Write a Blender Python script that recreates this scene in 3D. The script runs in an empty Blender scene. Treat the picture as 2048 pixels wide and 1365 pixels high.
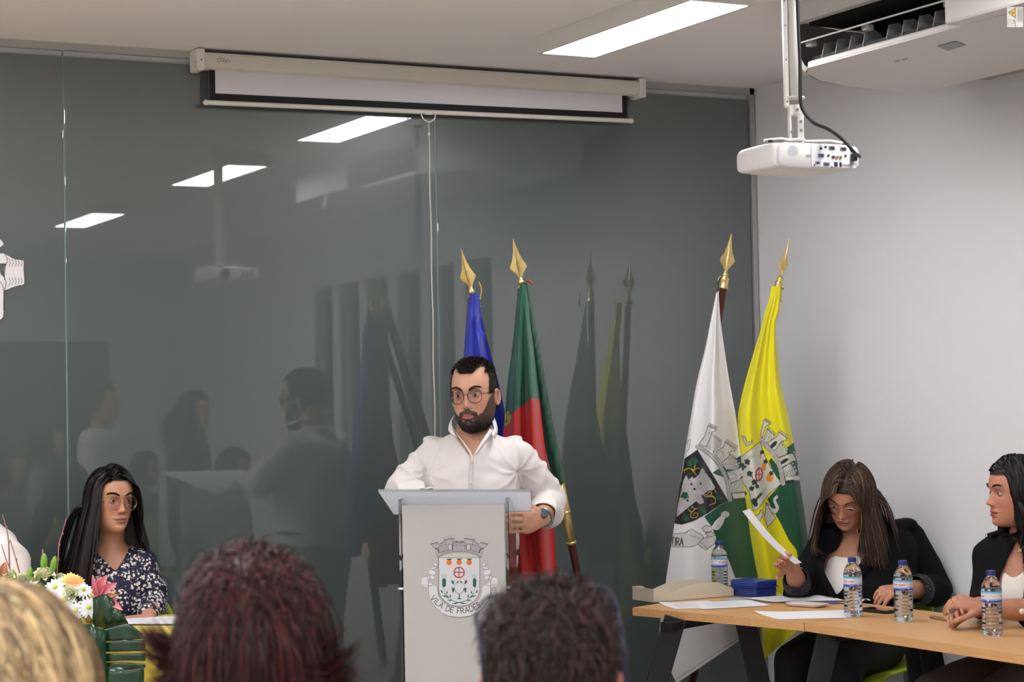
import bpy, math, random
import numpy as np
from mathutils import Vector, Matrix
random.seed(7)
RNG = np.random.default_rng(7)
scene = bpy.context.scene
col = scene.collection

# ------------------------------------------------------------------ camera
CH = 1.522                       # camera height
FPX = 3900.0                     # focal length in pixels of the 2048 px frame
H0, ROLL = 800.0, 0.019
YAW = math.atan2(1024 + 972, FPX)
PITCH = math.atan((H0 - 682.5) / FPX)
_f = np.array([math.sin(YAW) * math.cos(PITCH), math.cos(YAW) * math.cos(PITCH), math.sin(PITCH)])
_r = np.cross(_f, [0, 0, 1.0]); _r /= np.linalg.norm(_r)
_u = np.cross(_r, _f)
_cr, _sr = math.cos(ROLL), math.sin(ROLL)
_r, _u = _r * _cr - _u * _sr, _u * _cr + _r * _sr
CAM = np.array([0.0, 0.0, CH])
def ray(x, y): return _f + (x - 1024.0) / FPX * _r - (y - 682.5) / FPX * _u
def P(x, y, z): return CAM + ray(x, y) * z            # a point at depth z along the view axis
def on(x, y, ax, v):                                   # where a sight line meets an axis plane
    d = ray(x, y); return CAM + d * ((v - CAM[ax]) / d[ax])
def proj(V):
    d = np.asarray(V) - CAM; z = d @ _f
    return 1024 + FPX * (d @ _r) / z, 682.5 - FPX * (d @ _u) / z, z
# horizontal helper directions: to the right of the view, and back towards the viewer
RH = np.array([math.cos(YAW), -math.sin(YAW), 0.0]); TH = np.array([-math.sin(YAW), -math.cos(YAW), 0.0]); UP = np.array([0, 0, 1.0])

cd = bpy.data.cameras.new('camera'); cam = bpy.data.objects.new('camera', cd); col.objects.link(cam)
cd.sensor_width = 22.3; cd.lens = FPX / 2048 * 22.3
cam.matrix_world = Matrix(((_r[0], _u[0], -_f[0], 0), (_r[1], _u[1], -_f[1], 0), (_r[2], _u[2], -_f[2], CH), (0, 0, 0, 1)))
cd.clip_end = 100; cd.clip_start = .05
cd.dof.use_dof = True; cd.dof.focus_distance = 6.9; cd.dof.aperture_fstop = 4.0
scene.camera = cam

# ------------------------------------------------------------------ world, exposure
w = bpy.data.worlds.new('world'); scene.world = w; w.use_nodes = True
w.node_tree.nodes['Background'].inputs[0].default_value = (.6, .65, .7, 1)
w.node_tree.nodes['Background'].inputs[1].default_value = 0.05
scene.view_settings.view_transform = 'Standard'; scene.view_settings.look = 'None'
scene.view_settings.gamma = 1; scene.view_settings.use_curve_mapping = False
scene.view_settings.exposure = 0.2
LAMP = 26.0                                             # luminance of the ceiling panels

# ------------------------------------------------------------------ materials
def lin(c):
    c = np.asarray(c, float) / 255.0
    return np.where(c <= .04045, c / 12.92, ((c + .055) / 1.055) ** 2.4)
_mats = {}
def mat(name, rgb=None, rough=.5, metal=0., attr=False, bump=0., bscale=200., var=0., vscale=20., trans=0., ior=1.45,
        emit=None, coat=0., sheen=0., sss=0., spec=.5, alpha=1., vstretch=None, detail=4.):
    if name in _mats: return _mats[name]
    m = bpy.data.materials.new(name); m.use_nodes = True; nt = m.node_tree; b = nt.nodes['Principled BSDF']
    if rgb is not None: b.inputs['Base Color'].default_value = (*lin(rgb), 1)
    b.inputs['Roughness'].default_value = rough; b.inputs['Metallic'].default_value = metal
    b.inputs['Transmission Weight'].default_value = trans; b.inputs['IOR'].default_value = ior
    b.inputs['Coat Weight'].default_value = coat; b.inputs['Sheen Weight'].default_value = sheen
    b.inputs['Specular IOR Level'].default_value = spec; b.inputs['Alpha'].default_value = alpha
    if sss: b.inputs['Subsurface Weight'].default_value = sss; b.inputs['Subsurface Radius'].default_value = (.012, .005, .003); b.inputs['Subsurface Scale'].default_value = 1.0
    src = None
    if attr:
        a = nt.nodes.new('ShaderNodeAttribute'); a.attribute_name = 'Col'; src = a.outputs['Color']
        nt.links.new(src, b.inputs['Base Color'])
    tc = nt.nodes.new('ShaderNodeTexCoord'); co = tc.outputs['Object']
    if vstretch:
        mp = nt.nodes.new('ShaderNodeMapping'); mp.inputs['Scale'].default_value = vstretch; nt.links.new(co, mp.inputs[0]); co = mp.outputs[0]
    if var:
        n = nt.nodes.new('ShaderNodeTexNoise'); n.inputs['Scale'].default_value = vscale; n.inputs['Detail'].default_value = detail; nt.links.new(co, n.inputs['Vector'])
        r_ = nt.nodes.new('ShaderNodeMapRange'); r_.inputs[1].default_value = .3; r_.inputs[2].default_value = .7
        r_.inputs[3].default_value = 1 - var; r_.inputs[4].default_value = 1 + var; nt.links.new(n.outputs[0], r_.inputs[0])
        mx = nt.nodes.new('ShaderNodeVectorMath'); mx.operation = 'SCALE'; nt.links.new(r_.outputs[0], mx.inputs['Scale'])
        if src: nt.links.new(src, mx.inputs[0])
        else: mx.inputs[0].default_value = tuple(lin(rgb))
        nt.links.new(mx.outputs[0], b.inputs['Base Color'])
    if bump:
        n2 = nt.nodes.new('ShaderNodeTexNoise'); n2.inputs['Scale'].default_value = bscale; n2.inputs['Detail'].default_value = 3; nt.links.new(co, n2.inputs['Vector'])
        bp = nt.nodes.new('ShaderNodeBump'); bp.inputs['Strength'].default_value = bump; bp.inputs['Distance'].default_value = .002
        nt.links.new(n2.outputs[0], bp.inputs['Height']); nt.links.new(bp.outputs[0], b.inputs['Normal'])
    if emit is not None:
        b.inputs['Emission Color'].default_value = (*emit[:3], 1); b.inputs['Emission Strength'].default_value = emit[3]
    _mats[name] = m; return m

def translucent(name, rgb, fac):
    m = mat(name, rgb, .3); nt = m.node_tree; b = nt.nodes['Principled BSDF']; o = nt.nodes['Material Output']
    t = nt.nodes.new('ShaderNodeBsdfTranslucent'); t.inputs[0].default_value = (*lin(rgb), 1); x = nt.nodes.new('ShaderNodeMixShader'); x.inputs[0].default_value = fac
    nt.links.new(b.outputs[0], x.inputs[1]); nt.links.new(t.outputs[0], x.inputs[2]); nt.links.new(x.outputs[0], o.inputs[0]); return m
# ------------------------------------------------------------------ mesh helpers
def A(*v): return np.array(v, float)
def nz(v): v = np.asarray(v, float); return v / (np.linalg.norm(v, axis=-1, keepdims=True) + 1e-12)
def link(name, V, F, m=None, parent=None, smooth=True, cols=None, midx=None, kind=None):
    me = bpy.data.meshes.new(name); V = np.asarray(V, float)
    if isinstance(F, np.ndarray):
        F = F.astype(np.int32); k = F.shape[1]
        me.vertices.add(len(V)); me.vertices.foreach_set('co', V.ravel())
        me.loops.add(F.size); me.loops.foreach_set('vertex_index', F.ravel())
        me.polygons.add(len(F)); me.polygons.foreach_set('loop_start', np.arange(len(F), dtype=np.int32) * k)
        me.polygons.foreach_set('loop_total', np.full(len(F), k, np.int32)); me.update(calc_edges=True); me.validate()
    else:
        me.from_pydata(V.tolist(), [], [list(f) for f in F]); me.update()
    if m is not None:
        for x in (m if isinstance(m, (list, tuple)) else [m]): me.materials.append(x)
    if midx is not None: me.polygons.foreach_set('material_index', np.asarray(midx, np.int32))
    if smooth: me.polygons.foreach_set('use_smooth', np.ones(len(me.polygons), bool))
    if cols is not None:
        a = me.color_attributes.new('Col', 'FLOAT_COLOR', 'POINT')
        c = np.ones((len(V), 4)); c[:, :3] = cols; a.data.foreach_set('color', c.ravel())
    o = bpy.data.objects.new(name, me); col.objects.link(o)
    if parent is not None: o.parent = parent; o.matrix_parent_inverse = parent_inv(parent)
    if kind: o['kind'] = kind
    return o
def world_of(o):
    M = o.matrix_basis.copy()
    return (world_of(o.parent) @ o.matrix_parent_inverse @ M) if o.parent else M
def parent_inv(p): return world_of(p).inverted()
def tag(o, label, cat, group=None, kind=None):
    o['label'] = label; o['category'] = cat
    if group: o['group'] = group
    if kind: o['kind'] = kind
    return o
def thing(name, label, cat, loc=(0, 0, 0), group=None):
    o = bpy.data.objects.new(name, None); col.objects.link(o); o.location = Vector(tuple(loc)); o.empty_display_size = .05
    return tag(o, label, cat, group)
def struct(o): o['kind'] = 'structure'; return o

class MB:
    """collects pieces into one mesh"""
    def __init__(s): s.V = []; s.F = []; s.M = []; s.C = []; s.n = 0
    def add(s, V, F, mi=0, c=None):
        V = np.asarray(V, float); s.V.append(V)
        for f in (F.tolist() if isinstance(F, np.ndarray) else F): s.F.append([i + s.n for i in f]); s.M.append(mi)
        s.C.append(np.tile(lin(c) if c is not None else A(.5, .5, .5), (len(V), 1)) if (c is None or np.ndim(c) == 1) else np.asarray(c))
        s.n += len(V); return s
    def box(s, c, size, R=None, mi=0, bev=0., cc=None):
        V, F = box_vf(c, size, R, bev); return s.add(V, F, mi, cc)
    def build(s, name, m, parent=None, smooth=False, cols=False, kind=None):
        o = link(name, np.vstack(s.V), s.F, m, parent, smooth, np.vstack(s.C) if cols else None, s.M, kind)
        if not smooth: pass
        return o
def box_vf(c, size, R=None, bev=0.):
    hx, hy, hz = np.asarray(size, float) / 2
    if bev <= 0:
        V = A(*[(x, y, z) for x in (-hx, hx) for y in (-hy, hy) for z in (-hz, hz)])
        F = [(0, 1, 3, 2), (4, 6, 7, 5), (0, 4, 5, 1), (2, 3, 7, 6), (0, 2, 6, 4), (1, 5, 7, 3)]
    else:
        import bmesh
        bm = bmesh.new(); bmesh.ops.create_cube(bm, size=1.0)
        for v in bm.verts: v.co = Vector((v.co.x * 2 * hx, v.co.y * 2 * hy, v.co.z * 2 * hz))
        bmesh.ops.bevel(bm, geom=list(bm.edges), offset=min(bev, hx * .95, hy * .95, hz * .95), segments=2, profile=.5, affect='EDGES')
        bm.verts.index_update(); V = A(*[tuple(v.co) for v in bm.verts]); F = [[v.index for v in f.verts] for f in bm.faces]; bm.free()
    if R is not None: V = V @ np.asarray(R, float).T
    return V + np.asarray(c, float), F
def frame(x, y=None, z=None):
    """3x3 whose columns are the local axes"""
    if z is None: x = nz(x); y = nz(y - x * (x @ y)); z = np.cross(x, y)
    return np.stack([x, y, z], 1)
def rotz(a): c, s = math.cos(a), math.sin(a); return np.array([[c, -s, 0], [s, c, 0], [0, 0, 1.0]])
def catmull(pts, n):
    p = np.asarray(pts, float); 
    if p.ndim == 1: p = p[:, None]; flat = True
    else: flat = False
    q = np.vstack([2 * p[0] - p[1], p, 2 * p[-1] - p[-2]]); out = []
    for i in range(1, len(q) - 2):
        t = np.linspace(0, 1, n, endpoint=False)[:, None]
        a, b, c, d = q[i - 1], q[i], q[i + 1], q[i + 2]
        out.append(.5 * (2 * b + (c - a) * t + (2 * a - 5 * b + 4 * c - d) * t ** 2 + (3 * b - a - 3 * c + d) * t ** 3))
    out.append(p[-1:]); r = np.vstack(out); return r[:, 0] if flat else r
def gridF(nu, nv, close_v=False):
    i = np.arange(nu - 1)[:, None]; j = np.arange(nv if close_v else nv - 1)[None]
    j2 = (j + 1) % nv
    return np.stack([i * nv + j, i * nv + j2, (i + 1) * nv + j2, (i + 1) * nv + j], -1).reshape(-1, 4)
def tube(pts, rad, seg=12, sub=4, cap=True, side=None, flat=1.0):
    """a round tube through pts with a radius for each, rounded ends"""
    pts = np.asarray(pts, float); rad = np.broadcast_to(np.asarray(rad, float), (len(pts),)) if np.ndim(rad) < 1 or len(np.atleast_1d(rad)) == 1 else np.asarray(rad, float)
    if sub > 1 and len(pts) > 1: p = catmull(pts, sub); r = np.maximum(catmull(rad, sub), 1e-4)
    else: p, r = pts, rad.copy()
    t = nz(np.gradient(p, axis=0)) if len(p) > 2 else np.repeat(nz(p[1] - p[0])[None], len(p), 0)
    if cap:
        a = [(.98, .2), (.87, .5), (.5, .87), (.2, .98)]
        p = np.vstack([[p[0] - t[0] * r[0] * k for k, _ in a], p, [p[-1] + t[-1] * r[-1] * k for k, _ in a[::-1]]])
        r = np.concatenate([[r[0] * k for _, k in a], r, [r[-1] * k for _, k in a[::-1]]])
        t = np.vstack([np.repeat(t[:1], 4, 0), t, np.repeat(t[-1:], 4, 0)])
    u = np.cross(t[0], side if side is not None else (A(0, 0, 1) if abs(t[0][2]) < .9 else A(1, 0, 0))); u = nz(u)
    V = []; an = np.linspace(0, 2 * math.pi, seg, endpoint=False)
    for k in range(len(p)):
        u = nz(u - t[k] * (u @ t[k])); v = np.cross(t[k], u)
        V.append(p[k] + r[k] * (np.cos(an)[:, None] * u * flat + np.sin(an)[:, None] * v))
    V = np.vstack(V); F = gridF(len(p), seg, True).tolist()
    F.append(list(range(seg))[::-1]); F.append([len(V) - seg + i for i in range(seg)])
    return V, F
def loft(c, a, b, seg=32, sub=3, n=2.3, cap=True):
    """rings: centres c, half axis vectors a and b, superellipse exponent n"""
    c, a, b = (catmull(np.asarray(q, float), sub) if sub > 1 else np.asarray(q, float) for q in (c, a, b))
    th = np.linspace(0, 2 * math.pi, seg, endpoint=False)
    cu = np.sign(np.cos(th)) * abs(np.cos(th)) ** (2 / n); su = np.sign(np.sin(th)) * abs(np.sin(th)) ** (2 / n)
    V = (c[:, None] + a[:, None] * cu[None, :, None] + b[:, None] * su[None, :, None]).reshape(-1, 3)
    F = gridF(len(c), seg, True).tolist()
    if cap: F.append(list(range(seg))[::-1]); F.append([len(V) - seg + i for i in range(seg)])
    return V, F
def lathe(prof, seg=24, c=(0, 0, 0), R=None):
    prof = np.asarray(prof, float); an = np.linspace(0, 2 * math.pi, seg, endpoint=False)
    V = np.stack([prof[:, 0, None] * np.cos(an), prof[:, 0, None] * np.sin(an), np.repeat(prof[:, 1, None], seg, 1)], -1).reshape(-1, 3)
    if R is not None: V = V @ np.asarray(R).T
    F = gridF(len(prof), seg, True).tolist()
    if prof[0, 0] > 1e-6 : F.append(list(range(seg))[::-1])
    if prof[-1, 0] > 1e-6 : F.append([len(V) - seg + i for i in range(seg)])
    return V + np.asarray(c, float), F
def ellipsoid(c, r, R=None, n=16):
    th = np.linspace(.05, math.pi - .05, n); prof = np.stack([np.sin(th), -np.cos(th)], 1)
    V, F = lathe(prof, n * 2); V = V * np.asarray(r)
    if R is not None: V = V @ np.asarray(R).T
    return V + np.asarray(c, float), F
def join(parts):
    Vs, Fs, n = [], [], 0
    for V, F in parts:
        Vs.append(np.asarray(V)); Fs += [[i + n for i in f] for f in (F.tolist() if isinstance(F, np.ndarray) else F)]; n += len(V)
    return np.vstack(Vs), Fs
def remesh(parts, voxel, smooth=4, factor=.5):
    V, F = join(parts)
    me = bpy.data.meshes.new('tmp'); me.from_pydata(V.tolist(), [], F); me.update()
    o = bpy.data.objects.new('tmp', me); col.objects.link(o)
    md = o.modifiers.new('r', 'REMESH'); md.mode = 'VOXEL'; md.voxel_size = voxel
    if smooth: s = o.modifiers.new('s', 'SMOOTH'); s.iterations = smooth; s.factor = factor
    dg = bpy.context.evaluated_depsgraph_get(); dg.update(); ev = o.evaluated_get(dg); m2 = ev.to_mesh()
    n = len(m2.vertices); W = np.empty(n * 3); m2.vertices.foreach_get('co', W)
    nf = len(m2.polygons); L = np.empty(len(m2.loops), np.int32); m2.loops.foreach_get('vertex_index', L)
    tot = np.empty(nf, np.int32); m2.polygons.foreach_get('loop_total', tot)
    ev.to_mesh_clear()
    if (tot == 4).all(): G = L.reshape(-1, 4)
    else:
        st = np.concatenate([[0], np.cumsum(tot)[:-1]]); G = [L[s:s + t].tolist() for s, t in zip(st, tot)]
        G = np.array([g for g in G if len(g) == 4])
    bpy.data.objects.remove(o); bpy.data.meshes.remove(me)
    return W.reshape(-1, 3), G
def normals(V, F):
    F = np.asarray(F); n = np.cross(V[F[:, 2]] - V[F[:, 0]], V[F[:, 3]] - V[F[:, 1]]) if F.shape[1] == 4 else np.cross(V[F[:, 1]] - V[F[:, 0]], V[F[:, 2]] - V[F[:, 0]])
    N = np.zeros_like(V)
    for k in range(F.shape[1]): np.add.at(N, F[:, k], n)
    return nz(N)
def keep(V, F, vmask):
    """drop the vertices outside vmask"""
    fm = vmask[F].all(1); F = F[fm]; used = np.zeros(len(V), bool); used[F.ravel()] = True
    idx = np.cumsum(used) - 1; return V[used], idx[F], used
def pnoise(X, freq, seed=0, oct=3):
    """cheap smooth noise: warped sums of sines"""
    g = np.random.default_rng(seed); out = np.zeros(len(X)); amp = 1.; 
    for o in range(oct):
        s = np.zeros(len(X))
        for _ in range(5):
            d = nz(g.normal(size=3)) * freq * 2 ** o * 6.28 * g.uniform(.6, 1.3); s += np.sin(X @ d + g.uniform(0, 6.28) + .8 * np.sin(X @ (nz(g.normal(size=3)) * freq * 4) + g.uniform(0, 6)))
        out += amp * s / 3; amp *= .5
    return out
def folds(X, d, freq, seed=0, warp=1.2):
    """ridged folds running across direction d (d = direction in which they repeat)"""
    ph = X @ (nz(d) * freq * 6.28) + warp * pnoise(X, freq * .35, seed, 2)
    return (1 - abs(np.sin(ph / 2))) ** 1.6 * np.clip(.6 + pnoise(X, freq * .3, seed + 9, 1), 0, 1.4)
def inpoly(x, y, poly):
    poly = np.asarray(poly, float); r = np.zeros(x.shape, bool); j = len(poly) - 1
    for i in range(len(poly)):
        xi, yi = poly[i]; xj, yj = poly[j]
        c = ((yi > y) != (yj > y)) & (x < (xj - xi) * (y - yi) / (yj - yi + 1e-12) + xi); r ^= c; j = i
    return r

# ------------------------------------------------------------------ print artwork on fine meshes
class Art:
    """flat print stored as the colour of the points of a fine grid; X, Y are design coordinates"""
    def __init__(s, X, Y, base): s.X = X.ravel(); s.Y = Y.ravel(); s.C = np.tile(lin(base), (s.X.size, 1)); s.T = None; s.lk = 1.
    def tr(s, pts):
        pts = np.asarray(pts, float); return pts if s.T is None else pts @ s.T[:, :2].T + s.T[:, 2]
    def poly(s, pts, c):
        p = s.tr(pts); m = (s.X > p[:, 0].min()) & (s.X < p[:, 0].max()) & (s.Y > p[:, 1].min()) & (s.Y < p[:, 1].max())
        i = np.nonzero(m)[0]
        if len(i): i = i[inpoly(s.X[i], s.Y[i], p)]; s.C[i] = lin(c)
        return s
    def line(s, pts, w, c, closed=False):
        p = s.tr(pts)
        if closed: p = np.vstack([p, p[:1]])
        for a, b in zip(p[:-1], p[1:]):
            i = np.nonzero((s.X > min(a[0], b[0]) - w) & (s.X < max(a[0], b[0]) + w) & (s.Y > min(a[1], b[1]) - w) & (s.Y < max(a[1], b[1]) + w))[0]
            if not len(i): continue
            d = b - a; L = d @ d + 1e-9; q = np.stack([s.X[i], s.Y[i]], 1) - a; t = np.clip(q @ d / L, 0, 1)
            i = i[np.hypot(*(q - t[:, None] * d).T) < w / 2]; s.C[i] = lin(c)
        return s
    def ell(s, cx, cy, rx, ry, c, ang=0, w=None):
        t = np.linspace(0, 6.2832, 28, endpoint=False); p = np.stack([rx * np.cos(t), ry * np.sin(t)], 1); ca, sa = math.cos(ang), math.sin(ang)
        p = p @ np.array([[ca, sa], [-sa, ca]]) + A(cx, cy)
        return s.line(p, w, c, True) if w else s.poly(p, c)
    def shape(s, pts, fill, w=.8, edge=(30, 30, 34)): s.poly(pts, fill); return s.line(pts, w * s.lk, edge, True)
GLYPH = {'V': [[(0, 1), (.35, 0), (.7, 1)]], 'I': [[(.1, 0), (.1, 1)]], 'L': [[(0, 1), (0, 0), (.5, 0)]], 'A': [[(0, 0), (.36, 1), (.72, 0)], [(.13, .35), (.59, .35)]],
 'D': [[(0, 0), (0, 1), (.3, 1), (.55, .88), (.68, .65), (.68, .35), (.55, .12), (.3, 0), (0, 0)]], 'E': [[(.5, 1), (0, 1), (0, 0), (.5, 0)], [(0, .52), (.43, .52)]],
 'F': [[(.5, 1), (0, 1), (0, 0)], [(0, .52), (.42, .52)]], 'R': [[(0, 0), (0, 1), (.32, 1), (.5, .88), (.5, .64), (.32, .5), (0, .5)], [(.28, .5), (.58, 0)]],
 'S': [[(.5, .86), (.35, 1), (.15, 1), (.03, .85), (.05, .66), (.25, .52), (.45, .38), (.5, .18), (.36, 0), (.14, 0), (0, .14)]], 'T': [[(0, 1), (.66, 1)], [(.33, 1), (.33, 0)]],
 'n': [[(0, 0), (0, .6)], [(0, .42), (.12, .6), (.32, .6), (.4, .45), (.4, 0)]], 'a': [[(.4, .6), (.4, 0)], [(.4, .45), (.2, .6), (.04, .45), (.02, .15), (.18, 0), (.4, .15)]],
 'p': [[(0, .6), (0, -.3)], [(0, .45), (.2, .6), (.38, .45), (.4, .15), (.2, 0), (0, .12)]], 'o': [[(.2, 0), (.02, .15), (.02, .45), (.2, .6), (.38, .45), (.38, .15), (.2, 0)]],
 'f': [[(.3, .95), (.18, .95), (.12, .8), (.12, 0)], [(0, .6), (.28, .6)]], 'i': [[(.08, 0), (.08, .6)], [(.08, .78), (.08, .84)]], 'x': [[(0, 0), (.36, .6)], [(0, .6), (.36, 0)]], ' ': []}
WID = {'V': .7, 'I': .2, 'L': .5, 'A': .72, 'D': .68, 'E': .5, 'F': .5, 'R': .58, 'S': .5, 'T': .66, ' ': .35, 'i': .16, 'f': .3}
def text(art, s, place, h, w, c, gap=.2):
    """place(t) -> (origin, right, up) at running length t"""
    t = 0
    for ch in s:
        wd = WID.get(ch, .42) * h; o, rx, up = place(t + wd / 2)
        for st in GLYPH[ch]: art.line([o + rx * (x * h - wd / 2) + up * (y * h) for x, y in st], w, c)
        t += wd + gap * h
    return t
# ------------------------------------------------------------------ room shell
D, RX, HC = 7.137, 4.877, 2.874           # glass wall plane, right wall at the corner, ceiling
SK = 0.058                                 # the right wall opens slightly towards the room
YB, XL = -3.2, -4.2                        # back and left walls
def rx(y): return RX + (D - y) * SK
white_wall = mat('white_wall', (224, 224, 227), .75, bump=.25, bscale=160)
ceil_m = mat('ceiling_paint', (240, 236, 235), .9, bump=.1, bscale=90)
floor_m = mat('floor_vinyl', (192, 186, 182), .45, var=.06, vscale=3)
alu = mat('aluminium', (176, 176, 174), .4, metal=.35)
glass_back = mat('lacquered_glass', (76, 86, 85), .0, ior=1.52, spec=.55, var=.04, vscale=.7)
b = glass_back.node_tree.nodes['Principled BSDF']; b.inputs['Roughness'].default_value = .35
b.inputs['Coat Weight'].default_value = 1.0; b.inputs['Coat Roughness'].default_value = .012; b.inputs['Coat IOR'].default_value = 1.95
white_paint = mat('white_metal', (222, 220, 214), .4)
black_m = mat('black_plastic', (22, 22, 24), .5)
dark_gap = mat('dark_cavity', (14, 15, 15), .8)

fl = MB().box((.5, 1.97, -.05), (10.2, 10.9, .1)).build('floor', floor_m); struct(fl)
ce = MB().box((.5, 1.97, HC + .05), (10.2, 10.9, .1)).build('ceiling', ceil_m); struct(ce)
# front wall: a plain wall carrying full-height lacquered glass panels
wf = MB().box((.35, D + .09, HC / 2), (9.4, .14, HC)).build('wall_front', white_wall); struct(wf)
edges = [XL, -2.73, -1.21, .297, 1.809, 3.322, 4.845]
for a, c in zip(edges[:-1], edges[1:]):
    o = MB().box(((a + c) / 2, D + .006, (HC - .045) / 2 + .01), (c - a - .005, .012, HC - .075), bev=.0015).build('glass_panel', glass_back, wf)
tr = MB()
tr.box((.33, D + .004, HC - .014), (9.1, .03, .028)); tr.box((4.858, D + .004, HC / 2), (.022, .03, HC))
tr.box((.33, D + .004, .012), (9.1, .03, .024))
struct(tr.build('trim_1', alu))
seam_m = mat('glass_edge', (120, 142, 140), .3)
for a in edges[1:-1]:
    MB().box((a, D + .0045, HC / 2), (.0045, .006, HC - .06)).build('panel_joint', seam_m, wf)

# right wall: solid near the glass, tall narrow windows further back
wins = [(.80 * 1.127 - .04 + i * .515 * 1.127, .36 * 1.127) for i in range(6)]
def wall_right():
    m = MB(); ang = math.atan(SK); Rw = rotz(ang); t = .16
    def seg(y0, y1, z0, z1):
        ym = (y0 + y1) / 2; m.box((rx(ym) + t / 2, ym, (z0 + z1) / 2), (t, (y1 - y0) / math.cos(ang) + .001, z1 - z0), Rw)
    z0, z1 = .55, 2.36
    seg(wins[-1][0] + wins[-1][1], D + .1, 0, HC); seg(YB, wins[0][0], 0, HC)
    for i, (y, wd) in enumerate(wins):
        seg(y, y + wd, 0, z0); seg(y, y + wd, z1, HC)
        if i < 5: seg(y + wd, wins[i + 1][0], 0, HC)
    return m.build('wall_right', white_wall)
struct(wall_right())
night = mat('window_pane', (60, 72, 74), .25, spec=.6)
for i, (y, wd) in enumerate(wins):
    ym = y + wd / 2; x = rx(ym) + .11
    fr = MB()
    for dy, dz, sy, sz in ((-wd / 2 + .015, 0, .03, 1.81), (wd / 2 - .015, 0, .03, 1.81), (0, -.89, wd - .06, .03), (0, .89, wd - .06, .03)):
        fr.box((x, ym + dy, 1.455 + dz), (.05, sy, sz), rotz(SK))
    fo = struct(fr.build('window_%d' % (i + 1), alu))
    MB().box((x, ym, 1.455), (.012, wd - .06, 1.75), rotz(SK)).build('pane', night, fo)
wb = MB(); wb.box((-.43, YB - .07, HC / 2), (7.9, .14, HC)); wb.box((5.3, YB - .07, HC / 2), (.9, .14, HC)); wb.box((4.05, YB - .07, 2.5), (1.6, .14, .75))
struct(wb.build('wall_back', white_wall))
struct(MB().box((XL - .07, 1.97, HC / 2), (.14, 10.9, HC)).build('wall_left', white_wall))
dm = mat('door_wood', (92, 78, 66), .5, var=.12, vscale=9)
dr = struct(MB().box((4.05, YB - .09, 1.06), (.99 if 0 else 1.2, .05, 2.12), bev=.004).build('door_1', dm))
MB().box((3.55, YB - .05, 1.02), (.12, .03, .02), bev=.005).build('handle', alu, dr)
# low grey ledge along the foot of the right wall
lg = MB(); lg.box((rx(5.35) - .07, 5.35, .225), (.14, 1.5, .45), rotz(math.atan(SK)), bev=.004)
struct(lg.build('trim_2', mat('grey_ledge', (150, 146, 150), .6)))

# ------------------------------------------------------------------ ceiling lamps
diff = mat('lamp_diffuser', (250, 250, 252), .5, emit=(1.0, .995, .995, LAMP))
def ceiling_lamp(x, y, label, group=None):
    t = thing('ceiling_lamp', label, 'lamp', (x, y, HC), group)
    wd, ln, th = .222, 1.03, .066
    m = MB()
    for sx in (-1, 1): m.box((x + sx * (wd / 2 + .008), y, HC - th / 2), (.016, ln + .032, th), bev=.002)
    for sy in (-1, 1): m.box((x, y + sy * (ln / 2 + .008), HC - th / 2), (wd, .016, th), bev=.002)
    m.box((x, y, HC - .01), (wd, ln, .02))
    m.build('housing', white_paint, t)
    MB().box((x, y, HC - th + .009), (wd, ln, .01)).build('diffuser', diff, t)
ceiling_lamp(3.521, 5.853, 'slim white ceiling lamp nearest the projection screen, the one in view')
for y, w_ in ((3.80, 'second'), (1.03, 'third')): ceiling_lamp(3.521, y, 'slim white ceiling lamp, ' + w_ + ' from the glass wall, seen as a reflection', 'ceiling lamps seen as reflections')
for x, r_ in ((1.08, 'first'), (-.2, 'second'), (-1.75, 'third'), (-3.3, 'fourth')):  # unseen lamp rows added to brighten the room
    for y, w_ in ((5.853, 'nearest'), (3.80, 'second'), (1.03, 'third'), (-1.6, 'farthest')): ceiling_lamp(x, y, r_ + ' added row outside the picture at left, lamp ' + w_ + ' from the glass wall', 'added ceiling lamps outside the picture')

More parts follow.
